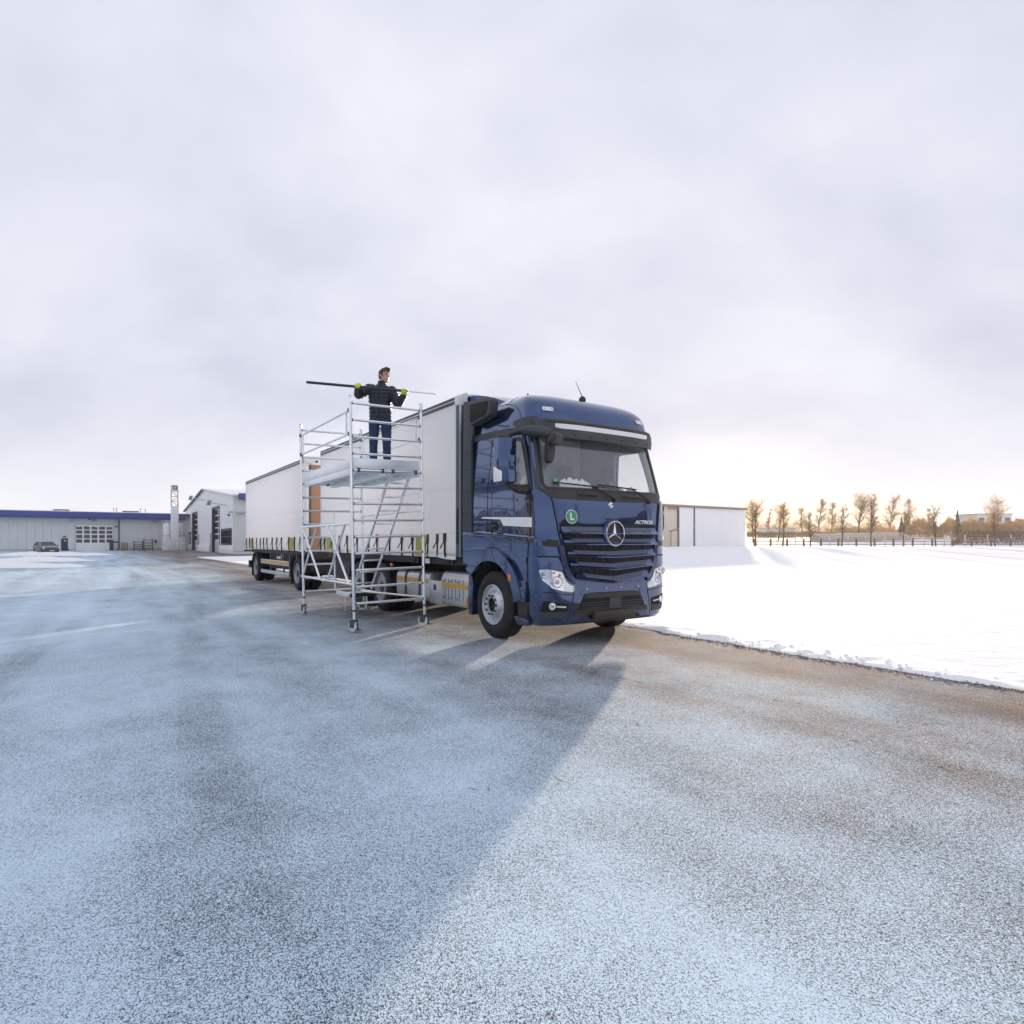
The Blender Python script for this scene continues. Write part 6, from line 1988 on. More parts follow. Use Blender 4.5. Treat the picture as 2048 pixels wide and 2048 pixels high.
def cargo_body(t, x0, x1, buckles, yellow, plyfront):
    """curtain sided swap body from x0 (rear) to x1 (front)"""
    zb, zt = 1.20, 3.74
    # curtains
    for s in (-1, 1):
        ys0 = s * 1.262

        def cur(x, z):
            f = (z - zb) / (zt - zb)
            w = 0.018 * noise.noise((x * 0.8, z * 0.9, s * 3.0)) + 0.008 * noise.noise((x * 2.7, z * 0.7, s * 5.0))
            k = 4 * f * (1 - f)
            bot = 0.006 * math.sin(x * 10.5) * sstep(0.18, 0.0, f)
            return (x, ys0 + s * (w * k + bot), z)
        xs_ = np.linspace(x0 + 0.03, x1 - 0.09, 90); zs_ = np.linspace(zb, zt, 24)
        MB().grid(cur, xs_, zs_).build('curtain', 'tarp', t, angle=70)
    xs_ = np.linspace(x0 + 0.03, x1 - 0.09, 80)
    hem = MB()
    for s in (-1,):
        hem.grid(lambda x, z: (x, s * 1.268 - 0.006 * math.sin(x * 10.5), z - (0.035 * sstep(x1 - 0.9, x1 - 0.3, x))), xs_, [zb - 0.01, zb + 0.05])
    hem.build('curtain_hem', 'white_clean', t)
    # seams of the curtain
    for z in (1.60, 2.35):
        m = MB(); m.grid(lambda x, q: (x, -1.268 - 0.018 * noise.noise((x * 0.8, z * 0.9, -3.0)) - 0.004, z + q + 0.01 * math.sin(x * 0.7)), xs_, [0, 0.012])
        m.build('curtain_seam', 'white_paint', t)
    # top rails, roof
    for s in (-1, 1):
        r = MB().prism([(s * 1.18, 3.735), (s * 1.272, 3.735), (s * 1.276, 3.78), (s * 1.268, 3.785), (s * 1.274, 3.80), (s * 1.274, 3.845), (s * 1.255, 3.86), (s * 1.18, 3.86)], 'x', x0 + 0.02, x1 - 0.12).build('top_rail', 'rail', t)
        MB().bx(x0 + 0.02, x1 - 0.12, *sorted((s * 1.272, s * 1.280)), 3.785, 3.797).build('rail_groove', 'alu_sheet', r)
    rf = MB().prism([(-1.25, 3.862), (-1.0, 3.905), (0, 3.93), (1.0, 3.905), (1.25, 3.862)], 'x', x0 - 0.01, x1 + 0.01).build('roof', 'tarp', t)
    n = int((x1 - x0) / 0.62)
    for k in range(n + 1):
        x = x0 + 0.25 + k * 0.62
        if x < x1: MB().lathe([(0.014, 0), (0.014, 0.03), (0.006, 0.035)], (x, -1.16, 3.875), (0, 0, 1), 8).build('roof_button', 'black', rf)
    # corner posts and end walls
    for s in (-1, 1):
        MB().bx(x1 - 0.10, x1, *sorted((s * 1.17, s * 1.268)), zb, 3.86).build('corner_post', 'rail' if not plyfront else 'white_paint', t, bevel=0.01)
        MB().bx(x0, x0 + 0.08, *sorted((s * 1.17, s * 1.268)), zb, 3.86).build('corner_post', 'white_paint', t, bevel=0.01)
        MB().prism([(s * 1.10, 3.70), (s * 1.28, 3.70), (s * 1.28, 3.84), (s * 1.15, 3.915), (s * 1.10, 3.915)], 'x', x1 - 0.12, x1 + 0.02).build('corner_cap', 'white_paint', t, bevel=0.012)
    MB().bx(x0, x1, -1.23, 1.23, zb, zb + 0.08).build('load_floor', 'plywood', t)
    MB().bx(x0, x0 + 0.05, -1.17, 1.17, zb + 0.08, 3.86).build('rear_wall', 'white_paint', t)
    if not plyfront:
        w = MB().bx(x1 - 0.08, x1 - 0.03, -1.17, 1.17, zb + 0.08, 3.86).build('front_wall', 'rail', t)
        MB().bx(x1 - 0.005, x1 + 0.012, -1.255, -1.225, zb, 3.70).build('edge_strip', 'alu_sheet', t)
        MB().path([(x1 - 0.02, -1.28, 2.0), (x1 - 0.02, -1.29, 1.75), (x1 - 0.02, -1.285, 1.42)], 0.014, 6).build('tension_lever', 'black_plastic', t)
    else:
        n = 5
        for k in range(n):
            a, b = -1.13 + 2.26 * k / n, -1.13 + 2.26 * (k + 1) / n
            MB().bx(x1 - 0.07, x1 - 0.03, a + 0.006, b - 0.006, zb + 0.08, 3.66).build('ply_board', 'plywood', t)
        for y in (-1.13, -0.68, -0.22, 0.24, 0.69):
            MB().bx(x1 - 0.028, x1 + 0.004, y - 0.03, y + 0.03, zb + 0.08, 3.66).build('stanchion', 'rail', t)
        MB().bx(x1 - 0.10, x1 + 0.008, -1.10, 1.10, 3.662, 3.86).build('head_beam', 'white_paint', t)
        for y in (-0.95, -0.6):
            MB().lathe([(0.03, 0), (0.03, 0.04)], (x1 + 0.008, y, 3.76), (1, 0, 0), 10).build('beam_lock', 'black', t)
    # buckles with straps
    bm_, tm_, wm_ = None, None, None
    for x in buckles:
        if x < x0 or x > x1: continue
        if bm_ is None:
            bk = MB().bx(-0.042, 0.042, -0.03, 0.0, 1.49, 1.60).prism([(-0.03, 1.43), (0.03, 1.43), (0.042, 1.52), (-0.042, 1.52)], 'y', -0.035, -0.006)
            o = bk.build('buckle', 'black_plastic', t, org=(0, 0, 0), bevel=0.006)
            s1 = MB().path([(0, -0.014, 1.46), (0.008, -0.018, 1.36), (-0.004, -0.016, 1.27), (0.01, -0.008, 1.19)], 0.018, 5).build('strap', 'black', o, org=(0, 0, 0))
            s2 = MB().add([(-0.012, -0.034, 1.46), (0.014, -0.034, 1.45), (-0.065, -0.06, 1.335), (-0.095, -0.06, 1.345)], [(0, 1, 2, 3)])
            s2.v += [(a, b - 0.006, c) for a, b, c in s2.v]; s2.f += [(7, 6, 5, 4), (0, 3, 7, 4), (1, 5, 6, 2)]
            s2 = s2.build('loose_strap', 'black', o, org=(0, 0, 0))
            bm_, tm_, wm_ = o.data, s1.data, s2.data
        else:
            o = bpy.data.objects.new('buckle', bm_); COL.objects.link(o); o.parent = t
            for nm, dd in (('strap', tm_), ('loose_strap', wm_)):
                c = bpy.data.objects.new(nm, dd); COL.objects.link(c); c.parent = o
        ox, oy, oz = ORG[t.name]
        o.location = (x - ox, -1.272 - oy, -oz)
        o.rotation_euler = (R(random.uniform(-1, 1)), R(random.uniform(-3, 3)), 0)
        o.location.z += random.uniform(-0.012, 0.012)
    for a, b in yellow:
        p = MB().grid(lambda x, z: (x, -1.275 - 0.010 * math.sin((x - a) / (b - a) * math.pi), z), np.linspace(a, b, 8), np.linspace(1.205, 1.575, 6))
        q = p.build('warning_flap', 'yellow', t)
        MB().bx(a, b, -1.29, -1.275, 1.205, 1.255).build('flap_hem', 'stripe', q)


LORRY = build_truck()


# ------------------------------------------------------------------ trailer
def build_trailer():
    t = thing('trailer', 'two axle drawbar trailer with white curtain sided body behind the lorry', 'trailer', (-14.2, 0, 0))
    cargo_body(t, -18.42, -9.95, [-18.1, -17.55, -16.9, -16.35, -15.75, -15.15, -14.5, -13.85, -13.2, -12.5, -11.75, -11.05, -10.5], [(-17.5, -16.95), (-11.65, -11.1)], True)
    for s in (-1, 1):
        for x in (-16.82, -11.05):
            add_wheel(t, x, s * 1.06, s, True, True)
            arc_ = [(x + 0.60 * math.cos(R(q)), 0.505 + 0.56 * math.sin(R(q))) for q in range(5, 190, 9)]
            g = MB(); g.grid(lambda i, y: (arc_[int(i)][0], y, arc_[int(i)][1]), range(len(arc_)), sorted((s * 0.70, s * 1.24)))
            g.v += [(a, b, c + 0.02) for a, b, c in g.v]; 
            g.build('mudguard', 'chassis', t)
            MB().bx(x - 0.66, x - 0.63, *sorted((s * 0.78, s * 1.22)), 0.16, 0.66).build('mudflap', 'black_plastic', t)
            MB().bx(x - 0.15, x + 0.15, *sorted((s * 1.05, s * 1.20)), 1.02, 1.08).build('spring_hanger', 'chassis', t)
        MB().bx(-18.3, -10.1, *sorted((s * 0.40, s * 0.50)), 0.78, 1.10).build('frame_rail', 'chassis', t)
        MB().bx(-17.6, -10.3, *sorted((s * 1.08, s * 1.14)), 1.06, 1.185).build('body_sill', 'chassis', t)
        # side guard
        for z0, z1 in ((0.68, 0.84), (0.35, 0.47)):
            MB().bx(-15.95, -12.0, *sorted((s * 1.18, s * 1.21)), z0, z1).build('guard_rail', 'steel', t, bevel=0.006)
        for x in (-14.6, -12.8, -12.04):
            MB().bx(x - 0.04, x + 0.04, *sorted((s * 1.14, s * 1.178)), 0.36, 1.05).build('guard_post', 'rail', t)
        MB().bx(-15.9, -12.06, *sorted((s * 1.211, s * 1.214)), 0.72, 0.81).build('reflective_tape', 'stripe', t)
    for x in (-16.82, -11.05):
        MB().tube((x, -1.0, 0.5), (x, 1.0, 0.5), 0.08).build('axle', 'chassis', t)
        MB().bx(x - 0.5, x + 0.5, -0.62, 0.62, 0.45, 0.8).build('spring_pack', 'chassis', t)
    for x in (-18.0, -16.0, -14.5, -13.0, -11.5, -10.3):
        MB().bx(x - 0.06, x + 0.06, -1.12, 1.12, 1.06, 1.16).build('cross_member', 'chassis', t)
    MB().bx(-15.6, -12.4, -0.9, 0.9, 0.52, 1.05).build('locker_sun_block', 'chassis', t)  # box enlarged and lowered to stop sun passing under the trailer
    MB().bx(-18.2, -17.5, -0.9, 0.9, 0.55, 1.06).build('tail_sun_block', 'chassis', t)  # added box, blocks sun under the trailer's tail
    MB().bx(-10.4, -10.1, -1.0, 1.0, 0.58, 1.06).build('nose_sun_block', 'chassis', t)  # added box, blocks sun under the trailer's front end
    MB().bx(-18.45, -18.25, -1.15, 1.15, 0.45, 0.60).build('rear_bumper', 'chassis', t)
    for s in (-1, 1):
        MB().bx(-18.48, -18.40, *sorted((s * 0.75, s * 1.15)), 0.46, 0.72).build('tail_lamp', 'black_plastic', t)
    MB().path([(-18.3, -1.1, 1.1), (-18.42, -1.2, 1.12), (-18.6, -1.28, 1.1)], 0.03, 6).build('lock_handle', 'black', t)
    MB().bx(-13.75, -13.62, -1.16, -1.11, 0.88, 0.98).bx(-13.45, -13.32, -1.16, -1.11, 0.88, 0.98).build('info_plate', 'plain_white', t)
    for x in (-13.0, -11.2):
        MB().bx(x - 0.05, x + 0.05, -1.19, -1.155, 0.98, 1.05).build('side_marker', 'amber', t)
    # drawbar
    MB().path([(-10.2, -0.45, 0.62), (-9.0, -0.10, 0.60), (-8.3, 0, 0.62)], 0.07, 8).path([(-10.2, 0.45, 0.62), (-9.0, 0.10, 0.60)], 0.07, 8).build('drawbar', 'chassis', t)
    MB().bx(-10.6, -9.9, -0.9, 0.9, 0.55, 0.75).build('turntable', 'chassis', t)
    MB().bx(-9.98, -9.86, -1.1, 1.1, 0.95, 1.15).build('front_beam', 'chassis', t)
    return t


TRAILER = build_trailer()

# ------------------------------------------------------------------ rolling scaffold tower
TX0, TX1, TY0, TY1 = -4.63, -1.74, -2.76, -1.52
TZ = [0.470 + 0.2682 * k for k in range(13)]


def build_tower():
    cx_, cy_ = (TX0 + TX1) / 2, (TY0 + TY1) / 2
    t = thing('scaffold_tower', 'aluminium rolling scaffold tower standing alongside the white lorry body', 'scaffold', (cx_, cy_, 0))
    t.matrix_world = t.matrix_world @ Matrix.Rotation(R(1.1), 4, 'X')
    for x in (TX0, TX1):
        for y in (TY0, TY1):
            dz = 0.012 if y == TY0 else -0.012
            p = MB().tube((x, y, 0.34), (x, y, 1.86), 0.0255, n=14).tube((x, y, 1.90), (x, y, 3.79), 0.0255, n=14).build('post', 'alu', t, angle=50)
            MB().tube((x, y, 1.80), (x, y, 1.96), 0.030, n=14).build('post_joint', 'alu_sheet', p)
            for z in (1.84, 1.93):
                MB().tube((x - 0.045, y, z), (x + 0.045, y, z), 0.008, n=6).build('joint_pin', 'rail', p)
            MB().tube((x, y, 0.20 + dz), (x, y, 0.36), 0.021, n=12).build('spindle', 'alu_sheet', p)
            MB().tube((x, y, 0.345), (x, y, 0.375), 0.034, n=14).build('spindle_collar', 'rail', p)
            MB().tube((x, y, 3.79), (x, y, 3.80), 0.024, n=12).build('post_cap', 'rail', p)
            # castor
            c = MB().lathe([(0.055, 0.0), (0.055, 0.012), (0.03, 0.016)], (x, y, 0.195 + dz), (0, 0, 1), 16).build('castor', 'rail', t)
            yaw = {(TX1, TY0): 0.34, (TX1, TY1): 0.5, (TX0, TY0): 0.02, (TX0, TY1): 0.6}[(x, y)]
            q = Matrix.Rotation(yaw, 3, 'Z')
            def L_(a, b, cc): return Vector((x, y, dz)) + q @ Vector((a, b, cc))
            w = MB().lathe([(0.030, -0.024), (0.084, -0.024), (0.096, -0.016), (0.10, 0.0), (0.096, 0.016), (0.084, 0.024), (0.030, 0.024)], L_(-0.03, 0, 0.10), q @ Vector((0, 1, 0)), 28).build('castor_wheel', 'nylon', c, angle=40)
            MB().lathe([(0.034, -0.026), (0.034, 0.026)], L_(-0.03, 0, 0.10), q @ Vector((0, 1, 0)), 14).build('castor_hub', 'steel', c)
            f = MB()
            for s in (-1, 1):
                poly = [(-0.085, 0.075), (0.015, 0.070), (0.055, 0.195), (-0.075, 0.195)]
                vs = [L_(a, s * 0.030, b) for a, b in poly] + [L_(a, s * 0.036, b) for a, b in poly]
                f.add(vs, [(0, 1, 2, 3), (7, 6, 5, 4), (0, 4, 5, 1), (1, 5, 6, 2), (2, 6, 7, 3), (3, 7, 4, 0)])
            vs = [L_(a, b, z) for z in (0.183, 0.195) for a, b in ((-0.05, -0.036), (0.05, -0.036), (0.05, 0.036), (-0.05, 0.036))]
            f.add(vs, [(0, 1, 2, 3), (7, 6, 5, 4), (0, 4, 5, 1), (1, 5, 6, 2), (2, 6, 7, 3), (3, 7, 4, 0)])
            f.build('castor_fork', 'rail', c)
            b = MB()
            b.path([L_(0.02, 0, 0.17), L_(0.07, 0, 0.13), L_(0.09, 0, 0.06)], 0.012, 6)
            vs = [L_(a, bb, z) for z in (0.045, 0.055) for a, bb in ((0.06, -0.03), (0.14, -0.03), (0.14, 0.03), (0.06, 0.03))]
            b.add(vs, [(0, 1, 2, 3), (7, 6, 5, 4), (0, 4, 5, 1), (1, 5, 6, 2), (2, 6, 7, 3), (3, 7, 4, 0)])
            b.build('castor_brake', 'black_plastic', c)
    ym = -2.12
    for k, z in enumerate(TZ):
        MB().tube((TX1, TY0, z), (TX1, TY1, z), 0.021, n=12).build('rung', 'alu', t, angle=50)
        half = 1 <= k <= 5
        MB().tube((TX0, TY0, z), (TX0, ym if half else TY1, z), 0.021, n=12).build('rung', 'alu', t, angle=50)
        # weld collars
        for x, ya, yb in ((TX1, TY0, TY1), (TX0, TY0, None if half else TY1)):
            MB().tube((x, ya + 0.020, z), (x, ya + 0.034, z), 0.026, n=10).build('rung_collar', 'rail', t)
            if yb is not None: MB().tube((x, yb - 0.034, z), (x, yb - 0.020, z), 0.026, n=10).build('rung_collar', 'rail', t)
    MB().tube((TX0, ym, TZ[0]), (TX0, ym, TZ[6]), 0.021, n=12).build('gate_post', 'alu', t)
    # guard rails
    for y in (TY0, TY1):
        for z in (3.575, 3.20):
            g = MB().tube((TX0 + 0.05, y, z), (TX1 - 0.05, y, z), 0.020, n=12).build('guard_rail', 'alu', t, angle=50)
            for x in (TX0, TX1):
                s = 1 if x == TX0 else -1
                MB().bx(min(x, x + s * 0.07), max(x, x + s * 0.07), y - 0.03, y + 0.03, z - 0.03, z + 0.03).build('rail_clip', 'rail', g, bevel=0.008)
        for x in (TX0 + 0.16, TX1 - 0.20):
            MB().tube((x, y, 3.20), (x, y, 3.575), 0.018, n=10).build('guard_upright', 'alu', t)
    # truss braces on the near side
    y = TY0 - 0.005
    MB().tube((TX0, y - 0.03, 1.755), (TX1, y - 0.03, 1.755), 0.020, n=10).build('truss_chord', 'alu', t)
    MB().tube((TX0, y - 0.03, 0.785), (TX1, y - 0.03, 0.785), 0.020, n=10).build('truss_chord', 'alu', t)
    for xa, xb in ((-4.475, -3.42), (-3.56, -4.53), (-2.90, -1.87), (-1.995, -2.965)):
        MB().tube((xa, y - 0.03, 1.745), (xb, y - 0.03, 0.795), 0.019, n=10).build('truss_diagonal', 'alu', t)
    for z in (1.755, 0.785):
        MB().bx(-3.28, -3.12, y - 0.057, y - 0.003, z - 0.027, z + 0.027).build('truss_splice', 'alu_sheet', t, bevel=0.01)
    # far side stretchers and plan diagonal
    MB().tube((TX0, TY1, 1.98), (TX1, TY1, 1.98), 0.017, n=10).build('stretcher', 'alu', t)
    MB().tube((TX1, TY1 - 0.03, 0.50), (-3.45, -1.95, 0.50), 0.020, n=10).build('plan_brace', 'alu', t)
    # platform
    zd = TZ[8] + 0.021
    for y0, y1 in ((TY0 + 0.04, -2.15), (-2.13, TY1 - 0.04)):
        d = MB().bx(TX0 + 0.03, TX1 - 0.03, y0, y1, zd + 0.02, zd + 0.032).build('deck_panel', 'alu_sheet', t)
        for yy in (y0, y1 - 0.04):
            MB().bx(TX0 + 0.02, TX1 - 0.02, yy, yy + 0.04, zd - 0.085, zd + 0.018).build('deck_beam', 'alu_sheet', d, bevel=0.004)
        for k in range(5):
            x = TX0 + 0.3 + k * 0.57
            MB().bx(x, x + 0.05, y0 + 0.042, y1 - 0.042, zd - 0.03, zd + 0.018).build('deck_joist', 'alu_sheet', d)
        for x in (TX0, TX1):
            for yy in (y0 + 0.06, y1 - 0.10):
                MB().bx(x - 0.04, x + 0.04, yy, yy + 0.035, zd - 0.05, zd + 0.02).build('deck_hook', 'rail', d, bevel=0.006)
    # toe boards
    for y in (TY0 + 0.035, TY1 - 0.05):
        MB().bx(TX0 + 0.03, TX1 - 0.03, y, y + 0.02, zd + 0.035, zd + 0.185).build('toe_board', 'alu_sheet', t, bevel=0.003)
    for x in (TX0 + 0.04, TX1 - 0.06):
        MB().bx(x, x + 0.02, TY0 + 0.06, TY1 - 0.055, zd + 0.035, zd + 0.185).build('toe_board', 'alu_sheet', t, bevel=0.003)
    # stair ladder
    for y in (-1.95, -1.57):
        a, b = Vector((-4.07, y, 0.50)), Vector((-2.10, y, 2.62))
        d = (b - a).normalized(); n_ = Vector((-d.z, 0, d.x))
        m = MB(); s = Vector((0, 0.014, 0)); q = n_ * 0.032
        m.add([a - s - q, a + s - q, a + s + q, a - s + q, b - s - q, b + s - q, b + s + q, b - s + q], [(0, 1, 2, 3), (7, 6, 5, 4), (0, 4, 5, 1), (1, 5, 6, 2), (2, 6, 7, 3), (3, 7, 4, 0)])
        m.build('ladder_stile', 'alu', t, bevel=0.004)
    for k in range(9):
        f = (k + 0.55) / 9.2
        x, z = -4.07 + 1.97 * f, 0.50 + 2.12 * f
        MB().bx(x - 0.055, x + 0.045, -1.938, -1.582, z - 0.014, z + 0.014).build('ladder_tread', 'alu', t, bevel=0.004)
    # low step at the foot of the ladder
    st = MB().bx(-4.62, -3.85, -2.08, -1.58, 0.40, 0.415).build('foot_step', 'alu_sheet', t)
    for y in (-2.10, -1.58):
        MB().bx(-4.66, -3.80, y, y + 0.02, 0.37, 0.46).build('step_side', 'alu_sheet', st, bevel=0.004)
    for x in (-4.2, ):
        MB().path([(x, -2.06, 0.39), (x, -2.06, 0.06), (x, -1.62, 0.06), (x, -1.62, 0.39)], 0.018, 6).build('step_stay', 'alu', st)
    MB().tube((-3.82, -2.10, 0.41), (-3.82, -1.56, 0.41), 0.04, n=10).build('step_end', 'black_plastic', st)
    return t


TOWER = build_tower()


# ------------------------------------------------------------------ man on the platform
def ellipsoid(m, c, r, rot=None, nu=14, nv=20):
    c = Vector(c); rot = rot or Matrix.Identity(3)
    b = len(m.v)
    for i in range(nu + 1):
        a = math.pi * i / nu
        for j in range(nv):
            t = 2 * math.pi * j / nv
            m.v.append(tuple(c + rot @ Vector((r[0] * math.sin(a) * math.cos(t), r[1] * math.sin(a) * math.sin(t), r[2] * math.cos(a)))))
    for i in range(nu):
        for j in range(nv):
            m.f.append((b + i * nv + j, b + i * nv + (j + 1) % nv, b + (i + 1) * nv + (j + 1) % nv, b + (i + 1) * nv + j))
    return m


def limb(m, pts, rads, n=12, puff=0.0, pitch=0.05):
    """tapered chain with round ends and, for the jacket, quilted puffs"""
    P = [Vector(p) for p in pts]
    out, rs_ = [], []
    tot = 0.0
    for i in range(len(P) - 1):
        L_ = (P[i + 1] - P[i]).length; k = max(2, int(L_ / 0.012))
        for j in range(k):
            f = j / k
            rr = rads[i] + (rads[i + 1] - rads[i]) * f
            out.append(P[i].lerp(P[i + 1], f)); rs_.append(rr * (1 + puff * (abs(math.sin(math.pi * (tot + L_ * f) / pitch)) - 0.5)))
        tot += L_
    out.append(P[-1]); rs_.append(rads[-1])
    m.path(out, rs_, n)
    for i, p in enumerate(P): ellipsoid(m, p, (rads[i],) * 3, nu=8, nv=12)
    return m


def fuse(m, voxel, smooth=4):
    o = temp_obj(m, 1e-6)
    md = o.modifiers.new('r', 'REMESH'); md.mode = 'VOXEL'; md.voxel_size = voxel
    if smooth:
        s = o.modifiers.new('s', 'SMOOTH'); s.iterations = smooth; s.factor = 0.5
    me = apply_mesh(o); kill(o)
    return me


M['skin'] = mat('skin', (0.56, 0.33, 0.25), 0.5, var=0.08, vscale=20)
M['hair'] = mat('brown_hair', (0.055, 0.035, 0.024), 0.6, var=0.4, vscale=60, stretch=(1, 1, 0.3))
M['jacket'] = mat('navy_quilted_jacket', (0.012, 0.018, 0.034), 0.38, var=0.25, vscale=12, bump=0.15, bscale=60)
M['denim'] = mat('blue_denim', (0.020, 0.042, 0.100), 0.85, var=0.45, vscale=9, bump=0.2, bscale=40)
M['glove'] = mat('hi_vis_glove', (0.58, 0.72, 0.045), 0.7, var=0.15, vscale=30)
M['glove_grip'] = mat('black_glove_palm', (0.02, 0.022, 0.02), 0.8, var=0.2)
M['shoe'] = mat('black_shoe', (0.015, 0.015, 0.016), 0.5, var=0.3)
M['lip'] = mat('lips', (0.42, 0.17, 0.14), 0.5, var=0.05)
M['eye'] = mat('eye', (0.03, 0.025, 0.02), 0.2, var=0.2)
M['pole_black'] = mat('black_pole', (0.018, 0.018, 0.021), 0.4, var=0.2, vscale=6)

POLE_A = Vector((-1.18, -0.36, 1.535)); POLE_B = Vector((0.54, -0.36, 1.380)); POLE_C = Vector((1.06, -0.36, 1.333))
PU = (POLE_B - POLE_A).normalized()


def pole_at(x): return POLE_A + PU * ((x - POLE_A.x) / PU.x)


MAN_Z = TZ[8] + 0.021 + 0.034


def build_man():
    s0 = site(-2.35, 10.95)
    org = (s0.x, s0.y, MAN_Z)
    t = thing('person', 'man in navy quilted jacket and jeans on the scaffold holding a long pole', 'person', org, rotz=-PHI)
    ORG[t.name] = (0, 0, 0)
    O0 = (0, 0, 0)

    def part(name, me, m, parent=t, angle=60):
        return link(name, me, m, parent, O0, True, angle)
    sh_l, el_l, wr_l = (-0.185, 0.0, 1.515), (-0.365, -0.08, 1.385), (-0.315, -0.300, 1.480)
    sh_r, el_r, wr_r = (0.20, 0.0, 1.475), (0.335, -0.10, 1.215), (0.470, -0.285, 1.315)
    hip_l, kn_l, an_l = (-0.105, 0.0, 0.93), (-0.118, -0.015, 0.50), (-0.122, 0.01, 0.09)
    hip_r, kn_r, an_r = (0.105, 0.0, 0.93), (0.120, -0.015, 0.50), (0.125, 0.01, 0.09)
    # ---- body: one continuous surface
    b = MB()
    yaw = Matrix.Rotation(R(58), 3, 'Z')
    hc = Vector((0.075, -0.012, 1.735))

    def H(x, y, z): return hc + yaw @ Vector((x, y, z))
    ellipsoid(b, H(0, 0.012, 0.028), (0.074, 0.092, 0.094), yaw)
    ellipsoid(b, H(0, -0.022, -0.035), (0.062, 0.066, 0.088), yaw)
    ellipsoid(b, H(0, -0.050, -0.098), (0.034, 0.030, 0.026), yaw)
    ellipsoid(b, H(0, -0.072, 0.030), (0.050, 0.018, 0.014), yaw)
    limb(b, [H(0, -0.080, 0.022), H(0, -0.108, -0.022)], [0.009, 0.015], 8)
    ellipsoid(b, H(0, -0.083, -0.058), (0.026, 0.010, 0.012), yaw)
    for s in (-1, 1):
        ellipsoid(b, H(s * 0.048, -0.048, -0.022), (0.020, 0.022, 0.020), yaw)
        ellipsoid(b, H(s * 0.076, 0.012, -0.008), (0.010, 0.020, 0.034), yaw)
    limb(b, [H(0, 0.02, -0.05), (0.03, 0.0, 1.52)], [0.056, 0.062])
    ellipsoid(b, (0, 0, 1.36), (0.165, 0.095, 0.20)); ellipsoid(b, (0, 0, 1.08), (0.15, 0.09, 0.20))
    limb(b, [sh_l, el_l, wr_l], [0.045, 0.038, 0.026]); limb(b, [sh_r, el_r, wr_r], [0.045, 0.038, 0.026])
    limb(b, [(-0.02, 0, 1.48), sh_l], [0.06, 0.045]); limb(b, [(0.02, 0, 1.48), sh_r], [0.06, 0.045])
    limb(b, [hip_l, kn_l, an_l], [0.075, 0.05, 0.035]); limb(b, [hip_r, kn_r, an_r], [0.075, 0.05, 0.035])
    limb(b, [an_l, (-0.13, -0.10, 0.05)], [0.035, 0.03]); limb(b, [an_r, (0.14, -0.10, 0.05)], [0.035, 0.03])
    body = part('body', fuse(b, 0.0075, 3), 'skin')
    for s in (-1, 1):
        e = MB(); ellipsoid(e, H(s * 0.033, -0.083, 0.008), (0.012, 0.006, 0.006), yaw, 8, 10)
        e.build('eye', 'eye', body, org=O0)
        e = MB(); e.path([H(s * 0.016, -0.092, 0.024), H(s * 0.035, -0.092, 0.029), H(s * 0.052, -0.080, 0.023)], [0.004, 0.005, 0.003], 6)
        e.build('eyebrow', 'hair', body, org=O0)
    e = MB(); e.path([H(-0.026, -0.082, -0.056), H(0, -0.094, -0.058), H(0.026, -0.082, -0.056)], [0.003, 0.005, 0.003], 6)
    e.build('mouth', 'lip', body, org=O0)
    # ---- hair: short back and sides with a quiff
    h = MB(); rnd = random.Random(2)
    ellipsoid(h, H(0, 0.022, 0.048), (0.080, 0.094, 0.088), yaw)
    ellipsoid(h, H(0, 0.055, -0.005), (0.072, 0.055, 0.075), yaw)
    for s in (-1, 1): ellipsoid(h, H(s * 0.066, -0.005, 0.028), (0.014, 0.042, 0.040), yaw); ellipsoid(h, H(s * 0.072, -0.022, 0.005), (0.006, 0.012, 0.030), yaw)
    for k in range(70):
        a = rnd.uniform(-0.062, 0.062); d_ = rnd.uniform(-0.075, 0.03)
        limb(h, [H(a, d_, 0.105 - 0.5 * a * a / 0.06), H(a * 0.9, d_ - rnd.uniform(0.02, 0.045), 0.132 + rnd.uniform(-0.012, 0.018) - 3.2 * a * a)], [0.012, 0.006], 6)
    me = fuse(h, 0.006, 2)
    hair = part('hair', me, 'hair')
    # cut hair away from the face
    bm = bmesh.new(); bm.from_mesh(me)
    yi = yaw.inverted()
    dl = []
    for v in bm.verts:
        q = yi @ (v.co - hc)
        if q.y < -0.035 and q.z < 0.070 - 0.25 * abs(q.x) and abs(q.x) < 0.074: dl.append(v)
    bmesh.ops.delete(bm, geom=dl, context='VERTS'); bm.to_mesh(me); bm.free()
    for p in me.polygons: p.use_smooth = True
    # ---- jacket
    j = MB()
    prof = [(0.955, 0.178, 0.118), (1.00, 0.190, 0.128), (1.10, 0.192, 0.130), (1.25, 0.198, 0.135), (1.38, 0.205, 0.140), (1.46, 0.200, 0.132), (1.52, 0.165, 0.112), (1.57, 0.095, 0.085), (1.60, 0.072, 0.074), (1.645, 0.070, 0.074)]
    zs_ = np.arange(0.955, 1.645, 0.006); n = 40
    bb = len(j.v)
    for z in zs_:
        rx, ry = np.interp(z, [p[0] for p in prof], [p[1] for p in prof]), np.interp(z, [p[0] for p in prof], [p[2] for p in prof])
        pf = 1 + (0.12 * (abs(math.sin(math.pi * (z - 0.985) / 0.066)) ** 0.6 - 0.7) if 0.985 < z < 1.55 else 0.0)
        cx2 = 0.03 * sstep(1.50, 1.62, z)
        for k in range(n):
            a = 2 * math.pi * k / n
            j.v.append((cx2 + rx * pf * abs(math.cos(a)) ** 0.8 * math.copysign(1, math.cos(a)), ry * pf * abs(math.sin(a)) ** 0.9 * math.copysign(1, math.sin(a)), z + 0.035 * (cx2 and 0) - (0.03 * math.cos(a) * 0 if z < 1.45 else 0.0)))
